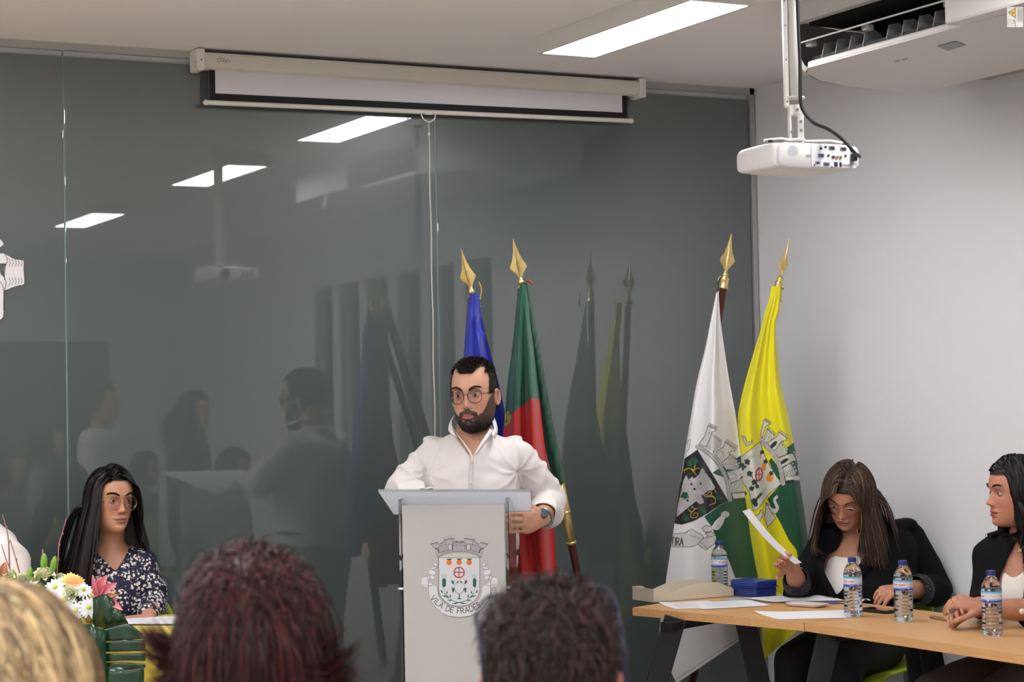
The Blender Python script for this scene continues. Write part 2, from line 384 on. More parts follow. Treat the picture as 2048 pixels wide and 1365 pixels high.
# ------------------------------------------------------------------ projection screen
def screen():
    y0 = D - .055
    L = on(400, 116, 1, y0); Rr = on(1270, 169, 1, y0); x0, x1 = on(388, 110, 1, y0)[0], on(1280, 170, 1, y0)[0]
    t = thing('projection_screen', 'white pull-down projection screen, nearly rolled up, hung before the glass wall', 'screen', ((x0 + x1) / 2, y0, HC - .1))
    cm = mat('screen_casing', (214, 209, 198), .45)
    zt, zb = HC - .010, HC - .079
    c = MB(); V, F = loft([(x0 + .03, y0, 0), (x1 - .03, y0, 0)], [(0, 0, (zt - zb) / 2 - .003)] * 2, [(0, .043, 0)] * 2, 24, 1, 5); V[:, 2] += (zt + zb) / 2
    c.add(V, F); c.build('casing', cm, t, smooth=False)
    MB().box(((x0 + x1) / 2, y0 - .044, zt - .012), (x1 - x0 - .05, .004, .004)).build('casing_ridge', cm, t)
    e = mat('screen_cap', (226, 222, 214), .4)
    for k, x in ((0, x0 + .013), (1, x1 - .013)):
        o = MB().box((x, y0, (zt + zb) / 2), (.034, .098, zt - zb + .014), bev=.008).build('end_cap', e, t)
        if k == 0:
            for zz in (-.01, -.028): MB().add(*ellipsoid((x - .0172, y0 - .03 + .0, (zt + zb) / 2 + zz), (.002, .004, .004), n=8)).build('screw', alu, o)
            MB().box((x + .03 * 0, y0 - .05, (zt + zb) / 2 - .004), (.004, .002, .006)).build('slot', black_m, o)
    # fabric with black borders, bottom bar
    fx0, fx1 = on(418, 160, 1, y0)[0], on(1254, 200, 1, y0)[0]; zbL = on(418, 200, 1, y0)[2]; zbR = on(1254, 238, 1, y0)[2]
    bw = on(430, 160, 1, y0)[0] - fx0
    n = 60; X = np.linspace(fx0, fx1, n); zb2 = np.linspace(zbL, zbR, n)
    fab = mat('screen_fabric', (222, 220, 224), .85); blk = mat('screen_border', (20, 20, 22), .7)
    def strip(name, xa, xb, dz0, dz1, m, off=0.):
        xs = np.linspace(xa, xb, 24); zt_ = np.interp(xs, X, zb2)
        top = np.full(24, zb + .01) if dz1 is None else zt_ + dz1
        V = []; 
        for dy in (0, .0012): V += [(x, y0 - off + dy, z + dz0) for x, z in zip(xs, zt_)] + [(x, y0 - off + dy, z) for x, z in zip(xs, top)]
        F = []; N = 24
        for i in range(N - 1):
            F += [(i, i + 1, N + i + 1, N + i), (2 * N + i, 3 * N + i, 3 * N + i + 1, 2 * N + i + 1), (i, 2 * N + i, 2 * N + i + 1, i + 1), (N + i, N + i + 1, 3 * N + i + 1, 3 * N + i)]
        return link(name, V, F, m, t, False)
    strip('fabric', fx0, fx1, 0, None, fab)
    strip('border', fx0, fx0 + bw, 0, None, blk, .0018); strip('border', fx1 - bw, fx1, 0, None, blk, .0018); strip('border', fx0 + bw, fx1 - bw, 0, .026, blk, .0018)
    a = on(412, 205, 1, y0); c = on(1262, 242, 1, y0)
    bar = MB().add(*tube([a, c], [.0095, .0095], 16, 1)).build('bottom_bar', e, t, smooth=True)
    for q in (a, c): MB().add(*ellipsoid(q, (.012, .0115, .0115), n=8)).build('bar_cap', e, bar, smooth=True)
    # pull ring and cord
    k = on(857, 228, 1, y0 - .012)
    MB().box(k + A(0, .003, .003), (.036, .012, .012), bev=.003).build('ring_mount', e, t)
    an = np.linspace(0, math.pi, 13); ring = [k + A(.031 * math.cos(q), 0, -.032 * math.sin(q)) for q in an]
    MB().add(*tube(ring, .0028, 8, 1)).build('pull_ring', e, t, smooth=True)
    z0 = k[2] - .032; pts = [A(k[0] + .0015 * math.sin(i * 1.7) + .004 * (i / 14), k[1], z0 - i * .095) for i in range(15)]
    MB().add(*tube(pts, .0028, 6, 2)).build('pull_cord', mat('cord', (196, 192, 186), .8), t, smooth=True)
    MB().add(*ellipsoid(pts[0] + A(0, 0, -.05), (.005, .005, .008), n=6)).build('cord_knot', e, t, smooth=True)
    # print on the casing
    X0, Z0 = on(433, 121, 1, y0 - .046)[0], (zt + zb) / 2 + .002
    w_, h_ = .074, .03; nx, ny = 170, 70
    U, W_ = np.meshgrid(np.linspace(0, 62, nx), np.linspace(0, 25, ny)); ar = Art(U, W_, (214, 209, 198))
    an = np.linspace(.35 * math.pi, 1.45 * math.pi, 20)
    ar.line([(18 + 14 * math.cos(q), 12 + 7.5 * math.sin(q)) for q in np.linspace(.25 * math.pi, 1.3 * math.pi, 20)], 2.2, (132, 130, 130))
    text(ar, 'napofix', lambda s: (A(13 + s, 8.5), A(1, 0), A(0, 1)), 10, 1.1, (125, 123, 123), gap=.14)
    V = np.stack([X0 + U.ravel() / 62 * w_, np.full(U.size, y0 - .0436), Z0 - h_ / 2 + W_.ravel() / 25 * h_ - .003], 1)
    m = np.abs(ar.C - lin((214, 209, 198))).sum(1) > .01
    F = gridF(ny, nx); F = F[m[F].any(1)]
    link('print', V, F, mat('print_grey', attr=True, rough=.5), t, False, ar.C)
screen()

# ------------------------------------------------------------------ projector on its ceiling mast
def projector():
    c = A(3.275, 4.60, 2.205)
    mast = thing('projector_mount', 'white ceiling mast with bracket carrying the projector', 'mount', (c[0], c[1], HC))
    px, py = P(1590, 200, 5.59)[:2]
    MB().add(*tube([(px, py, HC - .01), (px, py, 2.37)], [.0165, .0165], 20, 1, False)).build('pole', white_paint, mast, smooth=True)
    MB().add(*tube([(px, py, HC), (px, py, HC - .015)], [.05, .05], 24, 1, False)).build('ceiling_plate', white_paint, mast, smooth=False)
    rail = MB().box((px - .0245 * RH[0], py - .0245 * RH[1], (HC + 2.345) / 2), (.012, .03, HC - 2.345), frame(RH, TH), bev=.002).build('rail', white_paint, mast)
    scr = mat('steel', (150, 150, 152), .3, metal=.9)
    for z in (2.65, 2.58, 2.48, 2.36): MB().add(*ellipsoid((px - .0245 * RH[0] + TH[0] * .0155, py - .0245 * RH[1] + TH[1] * .0155, z), (.003, .003, .003), n=8)).build('screw', scr, mast)
    tie = MB().add(*tube([A(px, py, 2.372) + .026 * (math.cos(q) * RH + math.sin(q) * TH) for q in np.linspace(0, 6.28, 17)], .003, 6, 1)).build('cable_tie', white_paint, mast, smooth=True)
    Rb = frame(RH, TH)
    br = MB()
    br.box(A(px, py, 2.335), (.04, .04, .03), Rb, bev=.003); br.box(A(px, py, 2.29) - RH * .017, (.006, .036, .09), Rb, bev=.001); br.box(A(px, py, 2.29) + RH * .017, (.006, .036, .1), Rb, bev=.001)
    br.box(A(px, py, 2.29) + TH * .016 + RH * .012, (.018, .005, .09), Rb, bev=.001); br.box(A(px, py, 2.25), (.045, .05, .006), Rb, bev=.001)
    br.build('bracket', white_paint, mast)
    for dx, z in ((.012, 2.30), (.012, 2.275), (-.014, 2.272), (.003, 2.335)):
        q = A(px, py, z) + RH * dx + TH * .021; MB().add(*tube([q, q + TH * .003], [.0042, .0042], 10, 1, False)).build('bolt', scr, mast)
    # spider arms over the projector body
    t = thing('projector', 'white projector hanging from the ceiling mast, sockets facing the room', 'projector', tuple(c))
    pw = mat('projector_white', (226, 224, 224), .35)
    # local axes: x along the socket face (image right), y towards the room, z up
    ex = nz(A(1, -.03, 0)); ey = A(ex[1], -ex[0], 0)
    R_ = np.stack([ex, ey, UP], 1)
    o0 = P(1640, 312, 5.53)                                  # middle of the socket face
    hx, dp, hh = .137, .215, .072
    def W(x, y, z): return o0 + ex * x + ey * y + UP * z
    prof = [(-hx - .002, -hh / 2 + .004), (hx, -hh / 2), (hx + .004, 0), (hx, hh / 2), (-hx, hh / 2)]
    bd = MB(); V, F = loft([W(-.0, -.001 - k, 0) for k in (0, .006, .05, .12, dp - .02, dp)],
                           [ex * s for s in (hx - .004, hx, hx + .002, hx + .002, hx - .003, hx - .014)], [UP * s for s in (hh / 2 - .004, hh / 2, hh / 2 + .002, hh / 2 + .002, hh / 2, hh / 2 - .008)], 44, 1, 6)
    bd.add(V, F); bd.build('body', pw, t, smooth=True)
    # wider flank on the image left, curved side with vents
    s2 = MB(); V, F = loft([W(-hx + .012, -.01 - k, 0) for k in (0, .02, .09, .17, .20)], [ex * s for s in (.02, .03, .035, .03, .02)], [UP * s for s in (hh / 2 - .004, hh / 2, hh / 2, hh / 2 - .001, hh / 2 - .008)], 32, 2, 4)
    s2.add(V, F).build('side_shell', pw, t, smooth=True)
    def plate(name, x, z, sx, sz, m, dy=.0, th=.003, bev=0., par=t): return MB().box(W(x, .0005 + th / 2 + dy, z), (sx, th, sz), R_, bev=bev).build(name, m, par)
    pn = plate('socket_panel', .045, .0, .15, .062, mat('panel_white', (214, 214, 218), .4), th=.0015)
    grey = mat('port_grey', (120, 120, 126), .4, metal=.4); blue = mat('port_blue', (66, 70, 168), .5); dk = mat('port_dark', (40, 36, 58), .5)
    sc_ = .00142     # metres per px of the face
    def at(pxx, pyy): return (pxx - 1640) * sc_ / .80, (312 - pyy) * sc_
    for (qx, qy, w_, h_, mm) in [(1662, 295, 11, 5.5, dk), (1684, 296, 11, 5.5, dk), (1641, 311, 11, 5.5, blue), (1651, 328, 11, 5.5, blue), (1634, 326, 7, 3, dk)]:
        x, z = at(qx, qy); f_ = plate('port', x, z, (w_ + 3) * sc_, (h_ + 1.5) * sc_, grey, .0015, .003, .001); plate('connector', x, z, w_ * .62 * sc_, h_ * .7 * sc_, mm, .0045, .002, .0006, f_)
    for (qx, qy, r_, mm) in [(1641, 297, 2.6, dk), (1650, 294, 2.6, dk), (1655, 311, 2.6, dk), (1688, 310, 2.5, dk), (1628, 331, 1.5, dk), (1661, 333, 1.5, dk)]:
        x, z = at(qx, qy); MB().add(*tube([W(x, .001, z), W(x, .004, z)], [r_ * sc_] * 2, 14, 1, False)).build('jack', mm, t)
    for qx, mm in ((1664, (170, 60, 50)), (1671, (200, 190, 186)), (1678, (196, 176, 60))):
        x, z = at(qx, 313.5); MB().add(*tube([W(x, .001, z), W(x, .006, z)], [3.2 * sc_] * 2, 14, 1, False)).add(*tube([W(x, .006, z), W(x, .008, z)], [1.8 * sc_] * 2, 10, 1, False), 1).build('jack', [mat('rca%d' % qx, mm, .4), dk], t)
    for qx, w_ in ((1669, 8), (1678, 5)):
        x, z = at(qx, 328); plate('port', x, z, w_ * sc_, 9 * sc_, dk, .0015, .002, .0005)
    x, z = at(1618, 312); plate('slot', x, z, .015, .005, mat('shade_grey', (150, 150, 154), .5), 0, .002)
    x, z = at(1689, 329); plate('sticker', x, z, .028, .006, mat('shade_grey', (150, 150, 154), .5), .0015, .0008)
    x, z = at(1703, 312); plate('power_bay', x, z, .022, .044, mat('bay_grey', (168, 168, 168), .5), 0, .0025); plate('power_plug', *at(1701, 313), .012, .022, black_m, .003, .018, .003)
    # speaker grille: rings of dots
    gx, gz = at(1589, 304); gr = MB()
    for k in range(1, 8):
        for j in range(6 * k):
            q = 6.2832 * j / (6 * k); x, z = gx + .0021 * k * math.cos(q), gz + .0021 * k * math.sin(q)
            gr.add(*tube([W(x, .0002, z), W(x, .0012, z)], [.0006] * 2, 5, 1, False))
    gr.build('speaker_grille', mat('grille_grey', (150, 148, 152), .6), t)
    MB().add(*tube([W(gx, .0, gz), W(gx, .0007, gz)], [.0168] * 2, 28, 1, False)).build('grille_plate', mat('grille_white', (206, 205, 210), .5), t)
    for qx, qy in ((1558, 281), (1700, 287)):
        x, z = at(qx, qy); MB().add(*tube([W(x, -.03, hh / 2 + .001), W(x, -.03, hh / 2 + .007)], [.0075] * 2, 16, 1, False)).build('foot', black_m, t)
    # lens on the far side, towards the glass
    MB().add(*tube([W(-.06, -dp + .004, 0), W(-.06, -dp - .014, 0)], [.026, .024], 22, 1, False)).build('lens_barrel', mat('lens_grey', (70, 70, 74), .3), t)
    for k in range(7): MB().box(W(.03 + .009 * k, -dp - .0005, 0), (.004, .003, .03), R_).build('vent_slot', dark_gap, t)
    # thin spider arms fixed to the mount
    top = A(px, py, 2.248)
    for ends in ([(-hx - .03, -.03), (-.12, -.04)], [(hx - .02, -.03)], [(-.07, -.2)], [(.06, -.2)]):
        for x, y in ends[:1]:
            e_ = W(x, y, hh / 2 + .003); mid = W(x * .6, y * .8 - .02, hh / 2 + .016)
            MB().add(*tube([top, mid, e_ + UP * .004, e_], [.003] * 4, 6, 1)).build('support_arm', white_paint, mast, smooth=True)
    # black cable down the mast and over to the plug
    pts = [A(px, py, HC) + TH * .024 + RH * .006, P(1597, 60, 5.56), P(1600, 130, 5.555), P(1601, 200, 5.555), P(1608, 224, 5.555), P(1628, 246, 5.54), P(1655, 258, 5.52), P(1680, 275, 5.47), P(1699, 293, 5.45), P(1706, 303, 5.46), W(*[at(1704, 313)[0]], .03, at(1704, 313)[1])]
    tag(MB().add(*tube(pts, [.0052] * len(pts), 8, 5)).build('power_cable', black_m, None, smooth=True), 'black cable strapped down the projector mast and curving to the projector', 'cable')
projector()

# ------------------------------------------------------------------ air conditioner under the ceiling
def aircon():
    am = mat('aircon_white', (206, 203, 200), .45)
    t = thing('air_conditioner', 'long white air conditioner under the ceiling beside the right wall', 'air conditioner', (4.5, 5.0, HC))
    zb = 2.650; y0, y1 = 3.95, 5.5; xf, xt = 3.985, 3.935; zt = 2.80
    # end cap curve in plan at the glass side
    pl = [(xf, 5.5), (4.05, 5.60), (4.20, 5.72), (4.36, 5.785), (4.519, 5.811), (4.72, 5.82)]
    low = [(4.72, y0)] + [(xf, y0)] + pl
    body = MB()
    # underside slab
    n = len(low); V = [(x, y, zb) for x, y in low] + [(x, y, zb + .018) for x, y in low]
    body.add(V, [list(range(n)), list(range(n, 2 * n))[::-1]] + [(i, i + n, (i + 1) % n + n, (i + 1) % n) for i in range(n)])
    body.build('underside', am, t)
    # end cap: the plan curve swept up to the ceiling, leaning
    rows = []
    for k, (z, dx, sh) in enumerate([(zb, 0, 0), (zb + .012, -.008, .01), (zb + .08, -.03, .035), (zt, -.05, .05), (HC - .004, -.05, .05)]):
        cc = catmull(pl, 5); rows.append(np.column_stack([cc[:, 0] + dx * (1 - (cc[:, 0] - xf) / .75), cc[:, 1] + sh, np.full(len(cc), z)]))
    V = np.vstack(rows); link('end_cap', V, gridF(5, len(rows[0])), am, t)
    # front rails above and below the outlet
    MB().box(((xt + .02), (y0 + y1) / 2 + .02, (zt + HC) / 2 + .002), (.04, y1 - y0 + .04, HC - zt), bev=.004).build('top_rail', am, t)
    MB().box((xf + .014, (y0 + y1) / 2, zb + .012), (.03, y1 - y0, .022), bev=.006).build('bottom_rail', am, t)
    yo = on(1916, 54, 0, xf)[1]
    MB().box((xt + .06, (y0 + yo) / 2, (zb + HC) / 2), (.13, yo - y0, HC - zb - .004), bev=.01).build('side_cover', am, t)
    MB().box((4.62, (y0 + y1) / 2 + .1, (zb + HC) / 2 + .01), (.5, y1 - y0, HC - zb - .03)).build('rear_housing', mat('aircon_shaded', (150, 146, 142), .6), t)  # greyer than the white casing: shade near the wall put into the colour
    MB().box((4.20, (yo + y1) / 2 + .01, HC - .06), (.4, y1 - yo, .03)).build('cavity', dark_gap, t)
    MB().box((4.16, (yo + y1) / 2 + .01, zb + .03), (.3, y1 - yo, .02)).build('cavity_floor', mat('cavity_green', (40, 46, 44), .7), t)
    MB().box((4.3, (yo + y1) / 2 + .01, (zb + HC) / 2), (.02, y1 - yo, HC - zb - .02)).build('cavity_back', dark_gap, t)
    # horizontal louvre with three hinges, vertical guide vanes behind
    vm = mat('vane_grey', (168, 168, 168), .5)
    lv = MB().box((xt + .028, (yo + y1) / 2, 2.738), (.05, y1 - yo - .01, .006), np.array([[.95, 0, -.3], [0, 1, 0], [.3, 0, .95]]), bev=.002).build('louvre', mat('louvre_grey', (190, 188, 188), .45), t)
    for y in (y1 - .03, (yo + y1) / 2 + .05, yo + .03): MB().box((xt + .045, y, 2.728), (.03, .035, .02), bev=.006).build('hinge', vm, lv)
    k = 0
    for f_ in list(np.linspace(.07, .36, 4)) + list(np.linspace(.52, .92, 5)):
        y = y1 - f_ * (y1 - yo)
        V = [(xt + .07, y, zb + .03), (xt + .16, y + .008, zb + .03), (xt + .16, y + .012, zb + .075), (xt + .13, y + .012, zb + .09), (xt + .085, y + .004, zb + .08)]
        V2 = [(a, b_ + .004, c_) for a, b_, c_ in V]; n = 5
        link('guide_vane', V + V2, [list(range(n)), list(range(n, 2 * n))[::-1]] + [(i, (i + 1) % n, (i + 1) % n + n, i + n) for i in range(n)], vm, t, False)
    # display window, badge, seam, warning label on the underside
    def under(name, pts, m, th=.0015):
        q = [on(a, b_, 2, zb - .0008) for a, b_ in pts]; q2 = [p - UP * th for p in q]; n = len(q)
        return link(name, q + q2, [list(range(n)), list(range(n, 2 * n))[::-1]] + [(i, (i + 1) % n, (i + 1) % n + n, i + n) for i in range(n)], m, t, False)
    under('display_window', [(1875, 92), (1911, 82), (1932, 90), (1895, 101)], mat('display_grey', (98, 100, 108), .3))
    under('badge', [(1790, 122), (1799, 120), (1800, 122), (1791, 124)], mat('badge_grey', (150, 148, 140), .4))
    under('badge', [(1804, 119), (1814, 116.5), (1815, 118.5), (1806, 121)], mat('badge_grey', (150, 148, 140), .4))
    # warning label raster
    U, W_ = np.meshgrid(np.linspace(2014, 2046, 64), np.linspace(14, 54, 80)); ar = Art(U, W_, (190, 186, 182))
    ar.poly([(2017, 25), (2031, 16), (2031, 36)], (196, 158, 52)); ar.line([(2017, 25), (2031, 16), (2031, 36)], 1.1, (40, 34, 20), True); ar.line([(2024, 24), (2026, 27), (2029, 25)], 1.6, (70, 55, 20))
    ar.line([(2015, 40), (2015, 49), (2022, 49), (2022, 40), (2015, 40)], .7, (110, 104, 104)); ar.line([(2018, 40), (2018, 45), (2015, 46)], .7, (110, 104, 104)); ar.line([(2024, 41), (2028, 41), (2026, 48), (2024, 45)], .7, (120, 114, 114))
    ar.line([(2028, 39), (2030, 45), (2031, 53)], 1.3, (70, 66, 66)); ar.line([(2033, 38), (2028, 45)], .8, (90, 86, 86))
    ar.poly([(2034, 16), (2046, 16), (2046, 44), (2034, 44)], (158, 152, 148))
    for q in range(6): ar.line([(2036 + q * 1.6, 19 + (q % 3)), (2036 + q * 1.6, 40 - (q % 2) * 5)], .6, (138, 132, 128))
    x_ = xt - .0065
    V = np.array([on(a, b_, 0, x_) for a, b_ in zip(U.ravel(), W_.ravel())])
    link('warning_label', V, gridF(80, 64), mat('label_print', attr=True, rough=.5), t, False, ar.C)
aircon()
# ------------------------------------------------------------------ flags
gold = mat('brass', (232, 208, 142), .36, metal=1.0, var=.08, vscale=60)
mahog = mat('mahogany', (78, 30, 22), .35, var=.2, vscale=30, vstretch=(6, 6, 1))
silk = mat('flag_satin', attr=True, rough=.5, sheen=.25, bump=.12, bscale=900)
_nt = silk.node_tree; _b = _nt.nodes['Principled BSDF']; _t = _nt.nodes.new('ShaderNodeBsdfTranslucent'); _x = _nt.nodes.new('ShaderNodeMixShader'); _x.inputs[0].default_value = .14
_nt.links.new(_b.inputs['Base Color'].links[0].from_socket, _t.inputs[0]); _nt.links.new(_b.outputs[0], _x.inputs[1]); _nt.links.new(_t.outputs[0], _x.inputs[2]); _nt.links.new(_x.outputs[0], _nt.nodes['Material Output'].inputs[0])
rope_m = mat('gold_cord', (170, 150, 80), .7)
SC = P(1263, 1560, 7.86); SC[2] = 0
stand = thing('flag_stand', 'dark round floor stand holding the four flag poles', 'stand', tuple(SC))
MB().add(*lathe([(.0, 0), (.235, 0), (.24, .012), (.225, .03), (.06, .05), (.035, .09), (.035, .2), (.045, .21), (.0, .21)], 36, tuple(SC))).build('base', mat('stand_dark', (40, 36, 34), .4), stand, smooth=True)

def surf(Lp, Rp, Lz, Rz, nv, nu, depth):
    """surface between a left and a right silhouette curve of the photograph, each with its own distance; depth(u, v) adds folds"""
    def rs(p):
        p = np.asarray(p, float); s = np.concatenate([[0], np.cumsum(np.hypot(*np.diff(p, axis=0).T))]); c = catmull(p, 8); sc = np.concatenate([[0], np.cumsum(np.hypot(*np.diff(c, axis=0).T))])
        t = np.linspace(0, sc[-1], nv); return np.stack([np.interp(t, sc, c[:, 0]), np.interp(t, sc, c[:, 1])], 1)
    Lc, Rc = rs(Lp), rs(Rp); u = np.linspace(0, 1, nu); v = np.linspace(0, 1, nv)
    X = Lc[:, None, 0] + (Rc - Lc)[:, None, 0] * u; Y = Lc[:, None, 1] + (Rc - Lc)[:, None, 1] * u
    Uu, Vv = np.meshgrid(u, v)
    Z = np.interp(v, np.linspace(0, 1, len(Lz)), Lz)[:, None] * (1 - u) + np.interp(v, np.linspace(0, 1, len(Rz)), Rz)[:, None] * u + depth(Uu, Vv)
    R3 = _f + (X.ravel()[:, None] - 1024) / FPX * _r - (Y.ravel()[:, None] - 682.5) / FPX * _u
    return CAM + R3 * Z.ravel()[:, None], X, Y
def drape(name, S, nv, nu, C, parent, th=.0014):
    V = S; F = gridF(nv, nu); N = normals(V, F)
    if (N[len(N) // 2] @ (CAM - V[len(V) // 2])) < 0: F = F[:, ::-1]; N = -N
    ii = np.unique(np.append(np.arange(0, nv, 4), nv - 1)); jj = np.unique(np.append(np.arange(0, nu, 4), nu - 1)); ix = (ii[:, None] * nu + jj[None]).ravel()
    B = (V - N * th)[ix]; n = len(V); FB = gridF(len(ii), len(jj)); FB = FB if (F[0] != gridF(2, nu)[0]).any() else FB[:, ::-1]
    return link(name, np.vstack([V, B]), np.vstack([F, FB + n]), silk, parent, True, np.vstack([C, C[ix]]))
def pole_and_tip(t, tip, base, z_tip, spin, cut=0.0):
    top = P(*tip, z_tip); foot = P(base, 1548, 7.74 if base < 1280 else 8.00); d = nz(foot - top)
    side = nz(np.cross(d, RH * math.cos(spin) + TH * math.sin(spin))); side = nz(RH * math.cos(spin) + TH * math.sin(spin) - d * ((RH * math.cos(spin) + TH * math.sin(spin)) @ d)); nn = np.cross(side, d)
    # spear head: flattened, concave flanks and a mid rib
    prof = [(0, .0012), (.02, .004), (.05, .0095), (.08, .018), (.103, .030), (.112, .0325), (.122, .026), (.134, .016), (.148, .0085), (.156, .006)]
    V = []; 
    for s, w_ in prof:
        c = top + d * s; th = min(w_ * .5, .0055)
        V += [c + side * w_, c + nn * th * .35 + side * w_ * .2, c + nn * th, c + nn * th * .35 - side * w_ * .2, c - side * w_, c - nn * th * .35 - side * w_ * .2, c - nn * th, c - nn * th * .35 + side * w_ * .2]
    F = gridF(len(prof), 8, True).tolist() + [list(range(8))[::-1], [len(V) - 8 + i for i in range(8)]]
    link('spear_head', V, F, gold, t, False)
    Rp = np.stack([side, nn, -d * -1], 1) if False else np.stack([side, np.cross(d, side), d], 1)
    MB().add(*lathe([(.0, .150), (.007, .152), (.0075, .160), (.012, .164), (.013, .170), (.010, .175), (.0165, .180), (.0185, .186), (.017, .192), (.0175, .215), (.0195, .217), (.0195, .223), (.0165, .226), (.0, .226)], 22, top, Rp)).build('collar', gold, t, smooth=True)
    L = np.linalg.norm(foot - top)
    MB().add(*tube([top + d * .215, foot], [.0145, .0155], 16, 1, False)).build('pole', mahog, t, smooth=True)
    return top, d, side, nn, foot
def polepx(top, d, s): return proj(top + d * s)

# --- blue flag
t = thing('flag', 'plain deep blue flag on a gold-tipped pole, leftmost of the four flags', 'flag', (4.0, 6.4, 0), 'indoor flags on poles')
top, d, side, nn, foot = pole_and_tip(t, (922, 498), 1181, 7.38, .35)
def shade_noise(U, V, s, a=.004): return a * np.sin(U * 9 + 3 * np.sin(V * 7 + s))
nv, nu = 220, 90
dep = lambda U, V: (.028 * np.sin(U * 15 + 1.2) * np.clip(V * 2.5, .12, 1) - .03 * np.sin(U * math.pi) + .010 * np.sin(V * 60 + U * 9) * np.clip((U - .45) * 3, 0, 1) * (V > .08) + .006 * np.sin(V * 38 + U * 4))
S, X, Y = surf([(938, 588), (932, 650), (926, 730), (920, 820), (912, 930), (905, 1040), (900, 1180)], [(958, 586), (964, 640), (978, 700), (992, 750), (1006, 810), (1008, 870), (1000, 960), (990, 1100)], [7.40, 7.33, 7.28], [7.40, 7.36, 7.34], nv, nu, dep)
drape('cloth', S, nv, nu, np.tile(lin((42, 58, 182)), (nv * nu, 1)), t)
for k in range(3): MB().add(*tube([top + d * (.205 + .012 * k) + .020 * (math.cos(q) * side + math.sin(q) * nn) + d * .004 * math.sin(q * 2) for q in np.linspace(0, 6.28, 13)], .0035, 6, 1)).build('cord', rope_m, t, smooth=True)
MB().add(*tube([P(958, 565, 7.36), P(963, 580, 7.36), P(960, 598, 7.36)], .003, 6, 3)).build('cord', rope_m, t, smooth=True)

# --- green and red flag
t = thing('flag', 'green and red flag with a yellow emblem, behind the bearded speaker', 'flag', (4.0, 6.4, 0), 'indoor flags on poles')
top, d, side, nn, foot = pole_and_tip(t, (1026, 477), 1231, 7.28, .15)
nv, nu = 260, 120
dep = lambda U, V: (.030 * np.sin(U * 13 + .8 + 1.2 * V) * np.clip(V * 3, .1, 1) - .03 * np.sin(U * math.pi) + .004 * np.sin(V * 34 + U * 7))
S, X, Y = surf([(1036, 568), (1031, 630), (1024, 700), (1015, 765), (1009, 840), (1006, 900), (1006, 980), (1014, 1080), (1028, 1160), (1038, 1240)], [(1056, 568), (1060, 640), (1068, 700), (1078, 790), (1088, 880), (1100, 960), (1108, 1060), (1112, 1150), (1113, 1225)], [7.32, 7.26, 7.22], [7.31, 7.24, 7.26, 7.28], nv, nu, dep)
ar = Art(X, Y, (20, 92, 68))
ar.poly([(990, 848), (1020, 831), (1063, 797), (1078, 801), (1140, 900), (1140, 1290), (985, 1290), (985, 850)], (196, 30, 28))
ar.ell(1013, 838, 9, 15, (188, 170, 40), .2); 
for q in (-6, 0, 6): ar.line([(1006, 838 + q), (1021, 835 + q)], 1.2, (60, 70, 30))
ar.line([(1012, 824), (1014, 852)], 1.2, (60, 70, 30)); ar.line([(1008, 852), (1021, 825)], 1.3, (60, 70, 30)); ar.ell(1013, 838, 9, 15, (60, 70, 30), .2, 1.2)
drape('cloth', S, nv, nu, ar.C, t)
nv, nu = 300, 60
zc = [polepx(top, d, .225)[2] - .012, polepx(top, d, .62)[2] - .012, polepx(top, d, 1.0)[2] - .012]
Lp = [(1043, 566), (1050, 640), (1060, 700), (1073, 800), (1086, 880), (1108, 966)]; Rp = [(1060, 566), (1070, 640), (1081, 700), (1098, 800), (1113, 880), (1131, 964)]
dep = lambda U, V: -.030 * np.sin(U * math.pi) + .003 * np.sin(V * 90 + U * 9 + 3 * np.sin(V * 17)) * np.clip(V * 4, 0, 1) * np.sin(U * math.pi)
S, X, Y = surf(Lp, Rp, zc, zc, nv, nu, dep)
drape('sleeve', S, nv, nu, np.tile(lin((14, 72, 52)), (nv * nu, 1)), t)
MB().add(*tube([top + d * .955, top + d * 1.215], [.0185, .0185], 28, 1, False)).add(*tube([top + d * 1.08, top + d * 1.09], [.0205, .0205], 28, 1, False)).add(*tube([top + d * 1.205, top + d * 1.215], [.0205, .0205], 28, 1, False)).build('brass_joint', gold, t, smooth=True)
for k in range(3): MB().add(*tube([top + d * (.205 + .009 * k) + .020 * (math.cos(q) * side + math.sin(q) * nn) for q in np.linspace(0, 6.28, 13)], .003, 6, 1)).build('cord', mat('red_cord', (150, 50, 40), .7) if k == 1 else rope_m, t, smooth=True)
MB().add(*tube([P(1052, 560, 7.24), P(1060, 563, 7.23), P(1063, 567, 7.23)], .004, 6, 3)).build('cord_end', mat('red_cord', (150, 50, 40), .7), t, smooth=True)

# --- helpers for the stitched arms
WHT, EDG = (228, 226, 224), (34, 34, 38)
def bricks(ar, poly, ang, w_, h_, fill=WHT, c=(70, 70, 74), lw=.45):
    poly = np.asarray(poly, float); m = inpoly(ar.X, ar.Y, ar.tr(poly)); i = np.nonzero(m)[0]
    if not len(i): return
    ar.C[i] = lin(fill); ca, sa = math.cos(ang), math.sin(ang); x = ar.X[i] * ca + ar.Y[i] * sa; y = -ar.X[i] * sa + ar.Y[i] * ca
    r_ = np.floor(y / h_); xx = x + (r_ % 2) * w_ / 2
    ar.C[i[(np.mod(y, h_) < lw) | (np.mod(xx, w_) < lw)]] = lin(c); ar.line(poly, .7, EDG, True)
def zz(pts, sx, ox, oy): return [(ox + x * sx, oy + y * sx) for x, y in pts]
def merlons(ar, a, b, n, h, c=WHT):
    a, b = A(*a), A(*b); d_ = (b - a) / n; nn_ = nz(A(d_[1], -d_[0])) * h
    for k in range(n):
        p = a + d_ * k; ar.shape([p, p + nn_, p + d_ * .6 + nn_, p + d_ * .6], c, .6)
